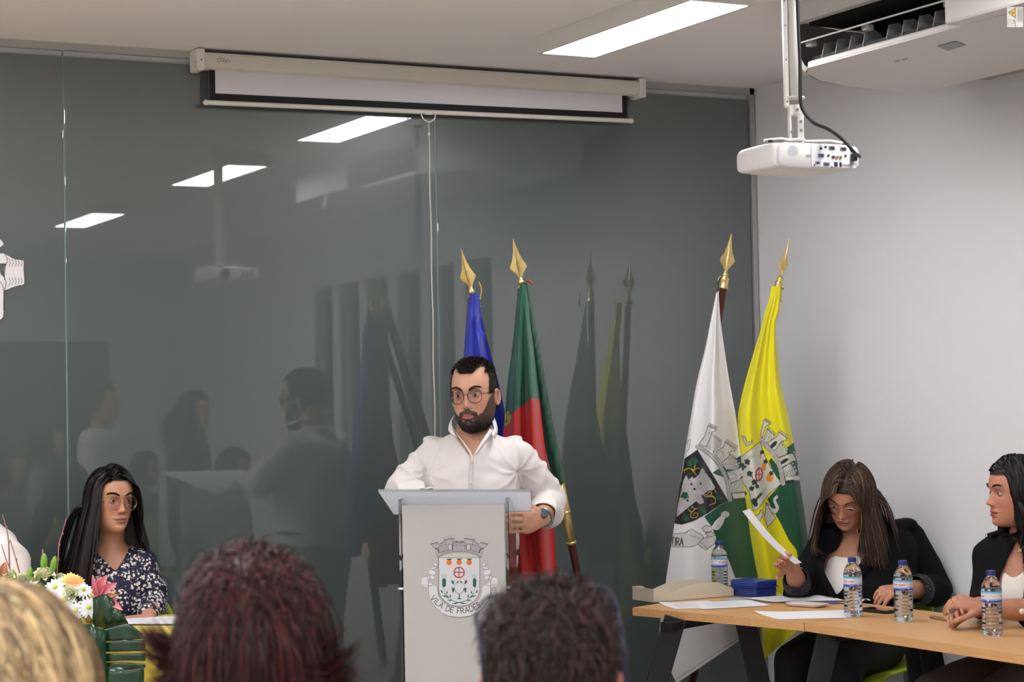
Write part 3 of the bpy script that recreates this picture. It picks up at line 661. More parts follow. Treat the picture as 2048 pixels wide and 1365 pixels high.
def leaf5(ar, x, y, r_, c):
    ar.ell(x, y, r_ * .42, r_ * .42, c)
    for k, (l_, w_) in enumerate(((1., .34), (.85, .32), (.8, .30), (.75, .30), (.85, .32))):
        q = k * 1.2566 + x * 1.3; ar.ell(x + r_ * .48 * l_ * math.cos(q), y + r_ * .48 * l_ * math.sin(q), r_ * .46 * l_, r_ * w_, c, q)

# --- white flag
t = thing('flag', 'white and green flag with embroidered castle arms, beside the right-hand table', 'flag', (4.1, 6.4, 0), 'indoor flags on poles')
top, d, side, nn, foot = pole_and_tip(t, (1463, 467), 1300, 7.84, -.25)
nv, nu = 820, 240
dep = lambda U, V: (.040 * np.sin(U * 8.5 + .4 - 1.0 * V) * np.clip(V * 2.2, .05, 1) - .05 * np.sin(U * math.pi) * np.clip(V * 2, 0, 1) + .012 * np.sin(U * 19 + V * 3) * np.clip(V * 2, 0, 1) * (1 - V))
S, X, Y = surf([(1434, 582), (1424, 630), (1410, 700), (1394, 765), (1383, 830), (1368, 920), (1352, 1030), (1340, 1110), (1330, 1180), (1320, 1285), (1353, 1368)],
               [(1437, 582), (1441, 640), (1449, 700), (1459, 765), (1471, 830), (1480, 900), (1493, 980), (1507, 1060), (1519, 1130), (1523, 1190), (1521, 1254)], [7.84, 7.78, 7.78, 7.80], [7.84, 7.80, 7.82, 7.84], nv, nu, dep)
ar = Art(X, Y, (236, 235, 236)); ar.lk = 1.45; G = (16, 86, 58)
z8 = lambda pts: zz(pts, .2197, 1330, 830)
z5 = lambda pts: zz(pts, .4139, 1280, 800)
ar.poly(z5([(310, 565), (430, 480), (470, 400), (350, 355), (362, 345), (500, 262), (520, 300), (700, 470), (700, 862), (460, 862), (430, 780), (375, 700), (350, 620)]), G)
ar.shape(z8([(295, 320), (180, 400), (160, 520), (130, 700), (60, 985), (150, 1002), (260, 970), (400, 890), (570, 775), (430, 540)]), (30, 26, 32), .5)
bricks(ar, z8([(190, 545), (215, 590), (250, 560), (262, 585), (310, 540), (330, 490), (352, 488), (368, 530), (385, 540), (400, 570), (420, 590), (432, 620), (460, 660), (440, 690), (400, 690), (330, 740), (358, 790), (345, 812), (310, 815), (285, 790), (230, 832), (105, 935), (110, 850), (140, 720), (165, 600)]), .62, 4.2, 2.6, (206, 204, 204))
for x, y in z8([(265, 600), (320, 705), (145, 868)]):
    for k in range(14): a_ = k * 2.4; ar.ell(x + 1.4 * math.sqrt(k) * math.cos(a_), y + 1.4 * math.sqrt(k) * math.sin(a_), 1.6, 1.6, (196, 172, 206) if k % 2 else (214, 196, 220))
for x, y, r_ in [(265, 420, 11), (215, 440, 9), (182, 735, 10), (340, 870, 11), (187, 935, 11), (490, 750, 8)]:
    (px_, py_), = z8([(x, y)]); leaf5(ar, px_, py_, r_, (16, 74, 50)); leaf5(ar, px_ + 3, py_ + 2, r_ * .6, (26, 92, 62))
for ln in [[(170, 500), (230, 490), (285, 550)], [(230, 490), (262, 500), (275, 460)], [(250, 520), (290, 488), (315, 490)], [(180, 530), (175, 505), (200, 500)], [(360, 720), (400, 740), (425, 715), (405, 700), (390, 720)], [(425, 740), (458, 765), (455, 805), (425, 815), (405, 825)], [(455, 680), (465, 712)], [(210, 860), (240, 885), (265, 870), (255, 840), (235, 850)], [(250, 880), (235, 910), (240, 935), (285, 935), (300, 905), (270, 895), (262, 918)], [(265, 860), (298, 850)], [(345, 715), (370, 745), (440, 745)]]:
    ar.line(catmull(z8(ln), 5), 1.15, (206, 188, 48))
for x, y in z8([(325, 628), (240, 632), (205, 780), (268, 676)]): ar.ell(x, y, 3, 2, (24, 22, 26), .5)
# mural crown: band, four towers, curtain walls
band = catmull(z8([(298, 292), (350, 318), (420, 372), (480, 440), (530, 520), (565, 610), (592, 775)]), 6)
for pl_, an_ in ([(380, 190), (420, 178), (470, 215), (512, 252), (505, 290), (440, 335), (372, 292)], .6), ([(512, 440), (590, 362), (640, 400), (682, 470), (650, 505), (555, 498)], .95), ([(600, 628), (690, 575), (712, 600), (745, 700), (612, 712)], 1.35):
    bricks(ar, z8(pl_), an_, 4.4, 2.8)
merlons(ar, *z8([(420, 178), (516, 252)]), 5, 3.6); merlons(ar, *z8([(600, 372), (682, 462)]), 4, 3.6); merlons(ar, *z8([(692, 578), (728, 700)]), 4, 3.2)
ar.shape(z8([(308, 268), (362, 195), (380, 140), (392, 98), (470, 132), (455, 155), (430, 152), (400, 235), (376, 292)]), WHT, .8)
ar.shape(z8([(436, 345), (535, 295), (545, 245), (655, 318), (630, 332), (600, 330), (580, 380), (520, 434), (470, 382)]), WHT, .8)
ar.shape(z8([(560, 522), (650, 500), (688, 480), (705, 455), (758, 555), (738, 562), (700, 560), (680, 590), (602, 625)]), WHT, .8)
ar.shape(z8([(606, 715), (740, 708), (758, 690), (774, 700), (774, 752), (622, 768)]), WHT, .8)
merlons(ar, *z8([(396, 98), (472, 130)]), 4, 4.4); merlons(ar, *z8([(552, 240), (656, 312)]), 5, 4.6); merlons(ar, *z8([(700, 452), (758, 548)]), 5, 4.2)
ar.line(z8([(390, 108), (466, 142)]), 1.8, (170, 168, 168)); ar.line(z8([(546, 254), (644, 326)]), 1.8, (170, 168, 168)); ar.line(z8([(696, 468), (746, 560)]), 1.8, (170, 168, 168))
for ln in ([(455, 362), (480, 330), (510, 325), (528, 350), (505, 400)], [(560, 540), (600, 525), (640, 540), (640, 570), (590, 595)]): ar.line(catmull(z8(ln), 4), .8, EDG); ar.line(catmull(z8([(x + 12, y + 14) for x, y in ln]), 4), .6, EDG)
for x, y in z8([(403, 165), (538, 280), (578, 340), (665, 492), (690, 550), (735, 722), (345, 220)]): ar.ell(x, y, .9, 1.6, EDG, .6)
ar.line(band, 9.0, EDG); ar.line(band, 7.8, (190, 188, 188)); ar.line(band + A(-1.6, 1.4), .6, (70, 70, 72)); ar.line(band + A(1.4, -1.2), .6, (70, 70, 72)); ar.line(band + A(.1, .1), 1.4, (214, 212, 212))
# scroll with lettering
ar.shape(catmull(z8([(40, 1090), (130, 1082), (195, 1072), (235, 1042), (290, 1070), (340, 1100), (345, 1130), (300, 1180), (230, 1204), (140, 1204), (40, 1200)]), 4), (214, 212, 210), .8)
ar.shape(z8([(345, 1128), (380, 1115), (465, 1100), (466, 1165), (368, 1234), (300, 1182)]), (208, 206, 204), .8)
ar.shape(z8([(365, 1078), (420, 1066), (470, 1095), (400, 1118)]), (196, 194, 192), .8)
ar.shape(catmull(z8([(335, 1030), (375, 1010), (420, 1018), (460, 960), (530, 905), (575, 905), (540, 960), (535, 985), (490, 1050), (430, 1050), (400, 1072), (350, 1060)]), 3), (214, 212, 210), .8)
ar.ell(*z8([(548, 908)])[0], 8.5, 6.5, (198, 196, 194))
for k in range(5): ar.line(z8([(215 + k * 22, 1085 + k * 8), (240 + k * 20, 1110 + k * 6)]), .6, EDG); ar.line(z8([(430 + k * 5, 1120 + k * 12), (455, 1122 + k * 12)]), .5, EDG); ar.line(z8([(470 + k * 12, 1000 + k * 5), (465 + k * 12, 1035 - k * 3)]), .5, EDG); ar.line(z8([(330 + k * 8, 1165 + k * 12), (350 + k * 12, 1175 + k * 12)]), .5, EDG)
text(ar, 'TIRA', lambda s: (A(1342.2 + s * .62, 1089.5 + s * .07), A(.62, .04), A(.02, -1)), 14.5, 2.0, (30, 28, 30), gap=.17)
ar.line([(1381, 880), (1379, 895), (1375, 903)], .8, (60, 60, 64)); ar.line([(1381, 880), (1376, 882), (1374, 890)], .8, (60, 60, 64))
for i_ in (0,):
    m = (Y.ravel() > -1) ; e_ = np.zeros(nv * nu, bool); g = e_.reshape(nv, nu); g[-9:-7] = True; ar.C[e_] = lin((190, 186, 178))
drape('cloth', S, nv, nu, ar.C, t)
MB().add(*tube([P(1441, 556, 7.81), P(1436, 566, 7.81), P(1437, 576, 7.81), P(1434, 584, 7.81)], .003, 6, 3)).build('cord', black_m, t, smooth=True)
MB().add(*tube([P(1441, 553, 7.81), P(1437, 558, 7.81), P(1437, 566, 7.81)], .002, 6, 3)).build('cord', mat('white_cord', (200, 198, 190), .7), t, smooth=True)

# --- yellow flag
t = thing('flag', 'yellow and green flag with embroidered arms, rightmost of the four flags', 'flag', (4.1, 6.4, 0), 'indoor flags on poles')
top, d, side, nn, foot = pole_and_tip(t, (1578, 477), 1345, 7.90, -.75)
nv, nu = 720, 170
dep = lambda U, V: (.034 * np.sin(U * 9 + 2.6 + .8 * V) * np.clip(V * 2.2, .05, 1) - .045 * np.sin(U * math.pi) * np.clip(V * 2 + .2, 0, 1) + .010 * np.sin(U * 20) * (1 - V) * np.clip(V * 4, 0, 1))
S, X, Y = surf([(1543, 573), (1538, 600), (1530, 625), (1520, 665), (1503, 720), (1484, 790), (1474, 850), (1478, 930), (1490, 1010), (1505, 1100), (1520, 1180), (1524, 1250), (1525, 1322)],
               [(1563, 573), (1561, 600), (1558, 625), (1552, 650), (1555, 710), (1562, 770), (1576, 830), (1590, 900), (1602, 980), (1612, 1050), (1620, 1120), (1625, 1190), (1611, 1248)], [7.87, 7.86, 7.86, 7.88], [7.87, 7.86, 7.86, 7.88], nv, nu, dep)
YEL = (240, 230, 14); ar = Art(X, Y, YEL); ar.lk = 1.45; z1 = lambda pts: zz(pts, .1905, 1480, 820); CR = (218, 216, 204); G = (14, 82, 56)
ar.poly(z1([(485, 402), (565, 345), (640, 740), (760, 1365), (760, 1700), (510, 1365), (430, 1200), (370, 1100), (285, 940), (430, 780), (420, 560)]), G)
ar.poly(z1([(300, 540), (330, 505), (400, 600), (440, 760), (370, 690)]), G)
ar.poly([(1590, 1070), (1640, 1070), (1640, 1200), (1616, 1180), (1596, 1125)], G)
ar.shape(z1([(50, 465), (130, 400), (215, 335), (225, 390), (290, 550), (435, 780), (300, 890), (230, 990), (180, 1050), (140, 1062), (100, 880), (0, 700), (0, 500)]), CR, .8)
for x, y, rx_, ry_ in [(216, 480, 10, 30), (252, 596, 23, 44), (311, 716, 36, 46)]:
    (a_, b_), = z1([(x, y)]); ar.ell(a_, b_, rx_ * .19, ry_ * .19, (232, 152, 30)); leaf5(ar, a_ + 3, b_ - ry_ * .19 - 1, 6, (20, 60, 44))
(a_, b_), = z1([(200, 680)]); ar.ell(a_, b_, 6.2, 13, (182, 40, 52), .12, 3.0); ar.line([(a_, b_ - 13), (a_, b_ + 13)], 1.8, (182, 40, 52)); ar.line([(a_ - 6, b_ + 1), (a_ + 6, b_ - 1)], 1.8, (182, 40, 52))
for x, y, r_ in [(100, 670, 8), (75, 545, 8), (150, 760, 8), (120, 830, 7), (180, 805, 6), (20, 600, 10), (50, 880, 6), (150, 960, 9), (165, 1000, 6)]:
    (a_, b_), = z1([(x, y)]); leaf5(ar, a_, b_, r_, (22, 58, 46))
ar.line(z1([(180, 930), (240, 865)]), 5.5, (22, 70, 52)); ar.line(z1([(115, 660), (150, 780), (140, 830)]), 1.4, (22, 58, 46)); ar.line(z1([(235, 870), (270, 830)]), 5, (190, 192, 184)); ar.line(z1([(100, 500), (145, 480)]), 7, (196, 196, 186))
band = catmull(z1([(232, 320), (262, 370), (330, 440), (390, 530), (430, 640), (452, 775)]), 6)
bricks(ar, z1([(262, 262), (285, 200), (370, 278), (350, 300), (290, 352), (225, 312)]), .75, 6, 3.6, CR)
bricks(ar, z1([(350, 440), (430, 345), (500, 440), (490, 470), (400, 502)]), .9, 6, 3.6, CR)
bricks(ar, z1([(450, 612), (525, 560), (590, 650), (580, 690), (470, 702)]), 1.25, 6, 3.6, CR)
merlons(ar, *z1([(285, 196), (372, 278)]), 4, 4.2, CR); merlons(ar, *z1([(432, 346), (500, 440)]), 3, 4.2, CR); merlons(ar, *z1([(540, 560), (592, 670)]), 3, 4, CR)
ar.shape(z1([(215, 268), (232, 180), (250, 110), (322, 150), (300, 162), (272, 172), (228, 305)]), CR, .8)
ar.shape(z1([(288, 352), (388, 282), (402, 232), (495, 300), (480, 325), (432, 332), (392, 402), (358, 434)]), CR, .8)
ar.shape(z1([(398, 512), (500, 470), (552, 452), (594, 535), (560, 540), (502, 572), (444, 605)]), CR, .8)
ar.shape(z1([(470, 702), (596, 690), (622, 676), (634, 745), (600, 745), (484, 772)]), CR, .8)
merlons(ar, *z1([(252, 112), (324, 150)]), 4, 4.6, CR); merlons(ar, *z1([(408, 232), (498, 300)]), 4, 4.6, CR); merlons(ar, *z1([(556, 446), (596, 540)]), 4, 4, CR); merlons(ar, *z1([(612, 676), (640, 745)]), 3, 3.4, CR)
ar.ell(*z1([(352, 368)])[0], 4.0, 9.5, (40, 38, 50), .75); ar.ell(*z1([(466, 540)])[0], 3.6, 9.5, (40, 38, 50), 1.05); ar.poly(z1([(486, 742), (560, 735), (600, 748), (484, 770)]), (40, 38, 50))
ar.line(band, 9.4, EDG); ar.line(band, 8.4, (204, 202, 196)); ar.line(band + A(-1.5, 1.2), .5, (70, 70, 72)); ar.line(band + A(1.5, -1.2), .5, (70, 70, 72))
for k in range(0, len(band) - 1, 1): ar.line([band[k] + A(-3, 3) * .8, band[k] + A(3, -3) * .8], .45, (90, 90, 92))
ar.shape(catmull(z1([(272, 970), (340, 1030), (372, 1030), (345, 965), (352, 925), (388, 895), (403, 925), (380, 955), (415, 1030), (380, 1090), (330, 1082), (290, 1040)]), 3), (208, 206, 196), .8)
ar.shape(z1([(275, 975), (330, 1082), (376, 1140), (290, 1235), (252, 1120), (268, 1080)]), (214, 212, 200), .8)
ar.shape(z1([(140, 1120), (200, 1095), (215, 1055), (240, 1062), (245, 1100), (200, 1185), (178, 1195)]), (206, 204, 192), .8)
ar.shape(z1([(18, 270), (58, 290), (75, 340), (112, 338), (128, 318), (132, 350), (70, 385), (40, 335)]), (206, 204, 192), .8)
drape('cloth', S, nv, nu, ar.C, t)
MB().add(*tube([P(1560, 565, 7.84), P(1562, 580, 7.84), P(1561, 600, 7.84)], .0022, 6, 3)).build('cord', rope_m, t, smooth=True)
MB().add(*ellipsoid(P(1561, 601, 7.84), (.005, .005, .007), n=6)).build('cord_end', rope_m, t, smooth=True)
MB().add(*tube([top + d * .205 + .020 * (math.cos(q) * side + math.sin(q) * nn) for q in np.linspace(0, 6.28, 13)], .004, 6, 1)).build('cord', rope_m, t, smooth=True)

# ------------------------------------------------------------------ lectern
def lectern():
    zl = 6.45; c = P(910, 1180, zl); c[2] = 0; c0 = c.copy()
    t = thing('lectern', 'pale lectern with printed town arms and acrylic sides, in front of the bearded speaker', 'lectern', tuple(c0))
    a = -YAW - math.radians(4.0)              # turned slightly anticlockwise from facing the camera
    ex = A(math.cos(a), math.sin(a), 0); ey = A(-math.sin(a), math.cos(a), 0)   # ey points away from the viewer
    R_ = np.stack([ex, ey, UP], 1)
    W = lambda x, y, z: c0 + ex * x + ey * y + UP * z
    hw = (1012 - 806) / 2 / FPX * zl; zt = on(910, 1010, 1, c0[1])[2]
    panel = mat('lectern_panel', (184, 181, 177), .45); acr = mat('acrylic', (240, 243, 246), .03, trans=1.0, ior=1.49)
    frost = translucent('frosted_acrylic', (240, 242, 248), .6)
    MB().box(W(0, 0, zt / 2 + .01), (hw * 2, .018, zt - .02), R_, bev=.003).build('front_panel', panel, t)
    for s in (-1, 1):
        MB().box(W(s * (hw + .008), .16, zt / 2 + .015), (.010, .33, zt + .01), R_, bev=.002).build('side_panel', acr, t)
        q = W(s * (hw + .006), -.004, on(910, 1177, 1, c0[1])[2])
        MB().add(*tube([q - ex * .012 * 1, q + ex * .012], [.0045, .0045], 10, 1, False)).build('bolt', mat('bolt_white', (222, 222, 226), .2, metal=.6), t, smooth=True)
    MB().box(W(0, .14, .012), (hw * 2 + .14, .46, .024), R_, bev=.004).build('base_plate', acr, t)
    # reading board: high edge towards the audience, low edge towards the speaker, raised lip
    p = [P(757, 984.5, zl - .03), P(1060, 984.5, zl - .03), P(1064, 1023, zl + .30), P(787, 1029, zl + .30)]
    p[2][2] = p[2][2]; V = np.array(p); V2 = V + UP * .008
    link('reading_board', np.vstack([V, V2]), [(0, 1, 2, 3), (7, 6, 5, 4), (0, 4, 5, 1), (1, 5, 6, 2), (2, 6, 7, 3), (3, 7, 4, 0)], frost, t, False)
    e0, e1 = p[0] + UP * .006, p[1] + UP * .006
    MB().box((e0 + e1) / 2, (np.linalg.norm(e1 - e0) + .002, .012, .008), frame(nz(e1 - e0), ey)).build('front_edge', acr, t)
    V, F = loft([p[3] + UP * .012, p[2] + UP * .012], [ey * .004] * 2, [UP * .014] * 2, 12, 1, 6); link('rear_lip', V, F, acr, t, False)
    # printed arms on the panel
    yo = -.0098; nx, ny = 340, 350
    x0p, x1p, y0p, y1p = 836, 1004, 1066, 1240
    U, W_ = np.meshgrid(np.linspace(x0p, x1p, nx), np.linspace(y0p, y1p, ny)); PC = (184, 181, 177); ar = Art(U, W_, PC)
    z7 = lambda pts: zz(pts, .1392, 830, 1060)
    ST, SD, DK = (176, 170, 172), (112, 104, 110), (66, 60, 66)
    # scroll
    scroll = z7([(205, 745), (190, 860), (205, 960), (240, 1040), (310, 1130), (390, 1200), (480, 1240), (640, 1262), (790, 1240), (900, 1190), (990, 1100), (1060, 1000), (1088, 900), (1085, 800), (1060, 740), (1020, 775), (960, 800), (962, 880), (930, 990), (870, 1060), (760, 1105), (640, 1120), (510, 1105), (400, 1050), (340, 960), (322, 860), (322, 800), (260, 790)])
    ar.shape([(x + .8, y + .9) for x, y in scroll], (120, 116, 118), .8, (120, 116, 118)); ar.shape(scroll, (212, 211, 213), .55, (104, 100, 102))
    for mir in (0, 1):
        M_ = (lambda pts: z7([(1280 - x, y) for x, y in pts])) if mir else z7
        for pl_ in ([(92, 700), (150, 680), (180, 700), (190, 830), (170, 835), (88, 800)], [(175, 670), (205, 670), (215, 705), (185, 710)], [(215, 665), (255, 650), (285, 690), (270, 712), (225, 710)], [(190, 600), (225, 570), (292, 600), (290, 650), (265, 655), (200, 640)], [(225, 545), (300, 530), (325, 525), (290, 560), (240, 570)], [(262, 490), (290, 478), (312, 500), (318, 525), (280, 520)], [(190, 790), (215, 745), (245, 780), (250, 800), (205, 810)]):
            ar.shape([(x + .6, y + .7) for x, y in M_(pl_)], (120, 116, 118), .5, (120, 116, 118)); ar.shape(catmull(M_(pl_ + pl_[:1]), 3), (214, 213, 215), .45, (100, 96, 98))
        ar.line(M_([(262, 790), (322, 830)]), 1.5, (176, 174, 176)); ar.line(M_([(110, 790), (170, 800)]), 3, (190, 188, 190))
    # shield
    sh = z7([(340, 402), (932, 402), (932, 880), (905, 960), (850, 1030), (760, 1085), (640, 1102), (515, 1085), (425, 1030), (368, 960), (342, 880)])
    ar.shape([(x - .8, y + .3) for x, y in sh], (150, 147, 148), 1.2, (150, 147, 148)); ar.shape(sh, (205, 205, 210), .9, (88, 84, 86))
    OR, GRN, RED, PUR = (226, 116, 30), (18, 92, 66), (178, 38, 50), (96, 62, 112)
    for x in (490, 634, 779):
        (a_, b_), = z7([(x, 472)]); ar.ell(a_, b_, 5.6, 5.4, OR); ar.poly(z7([(x - 40, 420), (x, 415), (x + 5, 438), (x - 15, 440)]), (24, 84, 58)); ar.poly(z7([(x + 50, 415), (x + 5, 418), (x - 5, 438), (x + 20, 440)]), (24, 84, 58))
    (a_, b_), = z7([(634, 616)]); ar.ell(a_, b_, 10.2, 10.4, RED, 0, 2.3); ar.line([(a_, b_ - 10), (a_, b_ + 10)], 2.0, RED); ar.line([(a_ - 10, b_), (a_ + 10, b_)], 2.0, RED)
    for mir in (0, 1):
        M_ = (lambda pts: z7([(1272 - x, y) for x, y in pts])) if mir else z7
        ar.poly(M_([(370, 640), (465, 640), (450, 700), (390, 700)]), (186, 192, 190)); ar.poly(M_([(415, 695), (442, 715), (442, 810), (415, 835), (390, 810), (390, 715)]), GRN)
        ar.line(M_([(416, 835), (430, 920), (470, 960)]), .6, (90, 120, 108)); ar.line(catmull(M_([(420, 920), (500, 985), (560, 1030), (740, 1062)]), 4), 1.0, GRN)
        for q in ([(365, 865), (405, 920)], [(385, 945), (470, 970)], [(470, 870), (450, 935)], [(420, 945), (500, 985)], [(500, 925), (515, 985)], [(455, 1012), (545, 1020)], [(530, 1065), (640, 1050)]):
            a1, b1 = [A(*v) for v in M_(q)]; n_ = nz(A(-(b1 - a1)[1], (b1 - a1)[0])) * 1.5; ar.poly([a1, (a1 + b1) / 2 + n_, b1, (a1 + b1) / 2 - n_], GRN)
        for x, y, r_ in ((540, 748, 3.6), (612, 755, 2.6), (552, 858, 4.6)): leaf5(ar, *M_([(x, y)])[0], r_, GRN)
        for x, y in ((550, 775), (548, 893)): ar.poly(M_([(x - 16, y - 12), (x + 16, y - 12), (x, y + 22)]), PUR)
        ar.line(catmull(M_([(560, 850), (568, 800), (600, 755), (636, 738)]), 4), .7, (110, 116, 118)); ar.line(M_([(545, 735), (600, 735)]), .5, (130, 130, 130))
        ar.line(M_([(575, 880), (632, 935)]), .9, GRN)
    ar.line(z7([(636, 930), (634, 990)]), 2.2, GRN); ar.poly(z7([(636, 975), (600, 1000), (672, 1000)]), GRN)
    # mural crown
    bnd = catmull(z7([(330, 385), (430, 335), (530, 310), (640, 303), (750, 310), (850, 335), (940, 385)]), 5)
    for pl_ in ([(330, 245), (445, 205), (475, 295), (360, 335)], [(545, 185), (715, 185), (720, 290), (545, 290)], [(945, 245), (828, 205), (800, 295), (915, 335)]): bricks(ar, z7(pl_), 0 if pl_[0][0] == 545 else (-.3 if pl_[0][0] < 500 else .3), 5.6, 3.4, ST, SD, .6)
    for a_, b_, n_ in (((345, 220), (440, 180), 4), ((555, 180), (712, 180), 6), ((835, 180), (930, 220), 4)):
        merlons(ar, *z7([a_, b_]), n_, 2.0, ST)
    for mir in (0, 1):
        M_ = (lambda pts: z7([(1272 - x, y) for x, y in pts])) if mir else z7
        ar.shape(M_([(470, 298), (440, 170), (415, 152), (412, 140), (560, 118), (562, 140), (540, 160), (540, 290)]), ST, .7, SD); ar.shape(catmull(M_([(482, 296), (476, 225), (505, 208), (530, 225), (534, 292)]), 4), (196, 192, 194), 1.1, DK)
        ar.line(M_([(415, 150), (560, 128)]), 2.0, SD); 
        for k in range(4): x = 405 + k * 42; ar.shape(M_([(x, 145 - k * 7), (x - 5, 112 - k * 7), (x + 20, 108 - k * 7), (x + 24, 140 - k * 7)]), (188, 180, 182), .5, (150, 142, 146))
        ar.shape(M_([(310, 360), (290, 270), (240, 225), (225, 205), (325, 180), (330, 200), (300, 225), (325, 270), (345, 340)]), ST, .7, SD); ar.line(M_([(228, 212), (328, 186)]), 1.6, SD); ar.line(catmull(M_([(290, 270), (325, 280), (345, 330)]), 3), 1.8, DK)
        for k in range(3): x = 212 + k * 38; ar.shape(M_([(x, 205 - k * 9), (x - 8, 178 - k * 9), (x + 14, 172 - k * 9), (x + 20, 200 - k * 9)]), (190, 182, 184), .4, (158, 150, 152))
    ar.line(bnd, 4.6, SD); ar.line(bnd, 3.2, (150, 144, 148)); ar.line(bnd + A(0, -1.4), .8, (200, 196, 198))
    ar.shape(z7([(345, 400), (430, 362), (530, 340), (640, 334), (750, 340), (850, 362), (925, 400)]), (194, 192, 180), .4, (140, 136, 136))
    # lettering along the scroll: circle through the band
    ctr = A(*z7([(640, 690)])[0]); rad = (1205 - 690) * .1392
    a0 = math.radians(218.0 - 3)
    place = lambda s: (lambda q: (ctr + rad * A(math.cos(q), -math.sin(q)), A(-math.sin(q), -math.cos(q)) , A(-math.cos(q), math.sin(q))))(a0 + s / (rad - 5))
    text(ar, 'VILA DE FRADES', place, 10.6, 1.35, (44, 42, 46), gap=.2)
    X3 = c0 + ex * 0; n3 = ey
    Rr = _f + (U.ravel()[:, None] - 1024) / FPX * _r - (W_.ravel()[:, None] - 682.5) / FPX * _u
    q0 = W(0, yo, 1); tt = ((q0 - CAM) @ n3) / (Rr @ n3); V = CAM + Rr * tt[:, None]
    m = np.abs(ar.C - lin(PC)).sum(1) > .004; F = gridF(ny, nx); F = F[m[F].any(1)]
    Vk, Fk, used = keep(V, F, np.ones(len(V), bool))
    link('printed_arms', Vk, Fk, mat('print_white', attr=True, rough=.4), t, False, ar.C[used])
    return c0, ex, ey, hw
LEC = lectern()
# ------------------------------------------------------------------ people: shared builders
skin_m = mat('skin', attr=True, rough=.48, sss=.12, spec=.4)
hair_m = mat('hair', attr=True, rough=.46, spec=.35)
eye_m = mat('eye', attr=True, rough=.12, coat=.6)
cloth_m = mat('shirt_cotton', attr=True, rough=.8, sheen=.15, bump=.15, bscale=700)
black_cloth = mat('blazer_cloth', (11, 11, 13), .85, bump=.2, bscale=500, spec=.2)

def axes(yaw, pitch=0, roll=0):
    """columns: local x (the person's right), y (face direction), z (up). yaw 0 looks at the viewer, + looks to the image right"""
    y_, p_, r_ = map(math.radians, (yaw, pitch, roll))
    f = TH * math.cos(y_) + RH * math.sin(y_); f = f * math.cos(p_) + UP * math.sin(p_)
    x = nz(np.cross(f, UP)); z = np.cross(x, f)
    x, z = x * math.cos(r_) + z * math.sin(r_), z * math.cos(r_) - x * math.sin(r_)
    return np.stack([x, f, z], 1)
HZ = np.array([.117, .113, .105, .09, .07, .045, .02, 0, -.02, -.045, -.07, -.09, -.104, -.113, -.118])
HW = np.array([.004, .028, .046, .060, .070, .0755, .077, .0765, .0755, .072, .065, .056, .044, .030, .006])
HF = np.array([.012, -.004+.03, .045, .066, .082, .092, .0955, .0925, .0915, .0905, .0885, .0875, .085, .078, .060])
HB = np.array([.004, .034, .056, .075, .088, .097, .099, .097, .090, .076, .058, .046, .038, .030, .004])
def g2(x, z, cx, cz, sx, sz): return np.exp(-((x - cx) / sx) ** 2 / 2 - ((z - cz) / sz) ** 2 / 2)
def head_geo(jaw=1., nose=1., cheek=1., lipf=1., nz_=120, na=160):
    zs = np.interp(np.linspace(0, 1, nz_), np.linspace(0, 1, 60), catmull(HZ, 4)[np.linspace(0, 56, 60).astype(int)])
    k = np.linspace(0, len(HZ) - 1, nz_); kk = np.arange(len(HZ))
    cz, cw, cf, cb = (np.interp(k, np.linspace(0, len(HZ) - 1, len(catmull(q, 8))), catmull(q, 8)) for q in (HZ, HW, HF, HB))
    cw = cw * np.interp(cz, [-.12, -.05, 0], [jaw, (1 + jaw) / 2, 1])
    th = np.linspace(0, 2 * math.pi, na, endpoint=False)
    # denser at the face (th = 90 deg is forward)
    th = th + .35 * np.cos(th) * 1.0
    c, s = np.cos(th), np.sin(th); n = 2.25
    ce = np.sign(c) * abs(c) ** (2 / n); se = np.sign(s) * abs(s) ** (2 / n)
    X = cw[:, None] * ce[None]; Y = np.where(s > 0, cf[:, None] * se[None], cb[:, None] * se[None]); Z = np.repeat(cz[:, None], na, 1)
    fr = np.clip(s, 0, 1)[None] ** .5 * np.ones_like(X); x, z = X, Z
    a = abs(x)
    dy = (-.0125 * g2(a, z, .031, -.001, .0135, .0095) + .0035 * g2(a, z, .026, .020, .016, .007) - .002 * g2(x, z, 0, .008, .012, .008)
          + nose * (.0075 * g2(x, z, 0, -.010, .0062, .014) + .0155 * g2(x, z, 0, -.032, .0068, .0095) + .009 * g2(x, z, 0, -.038, .0075, .005) + .0065 * g2(a, z, .0125, -.039, .005, .0055))
          - .004 * g2(x, z, 0, -.050, .008, .004) - .0012 * g2(x, z, 0, -.056, .003, .006)
          + lipf * (.0058 * g2(x, z, 0, -.0635, .017, .0036) + .0068 * g2(x, z, 0, -.0755, .0145, .0045) - .0055 * g2(x, z, 0, -.0695, .019, .0014)) + .0035 * g2(x, z, 0, -.069, .026, .014)
          - .0035 * g2(x, z, 0, -.086, .016, .005) + .0055 * g2(x, z, 0, -.101, .015, .010)
          + cheek * .0045 * g2(a, z, .044, -.030, .016, .014) - .0022 * g2(a, z, .030, -.050, .004, .012) + .002 * g2(a, z, .034, .05, .02, .02) - .003 * g2(a, z, .024, -.0725, .004, .005))
    Y = Y + dy * fr
    V = np.stack([X, Y, Z], -1).reshape(-1, 3); F = gridF(nz_, na, True)
    top, bot = len(V), len(V) + 1
    V = np.vstack([V, [[0, .012, .1175]], [[0, .03, -.119]]])
    caps = [(top, (i + 1) % na, i) for i in range(na)] + [(bot, len(V) - 2 - na + i, len(V) - 2 - na + (i + 1) % na) for i in range(na)]
    return V, F.tolist() + caps
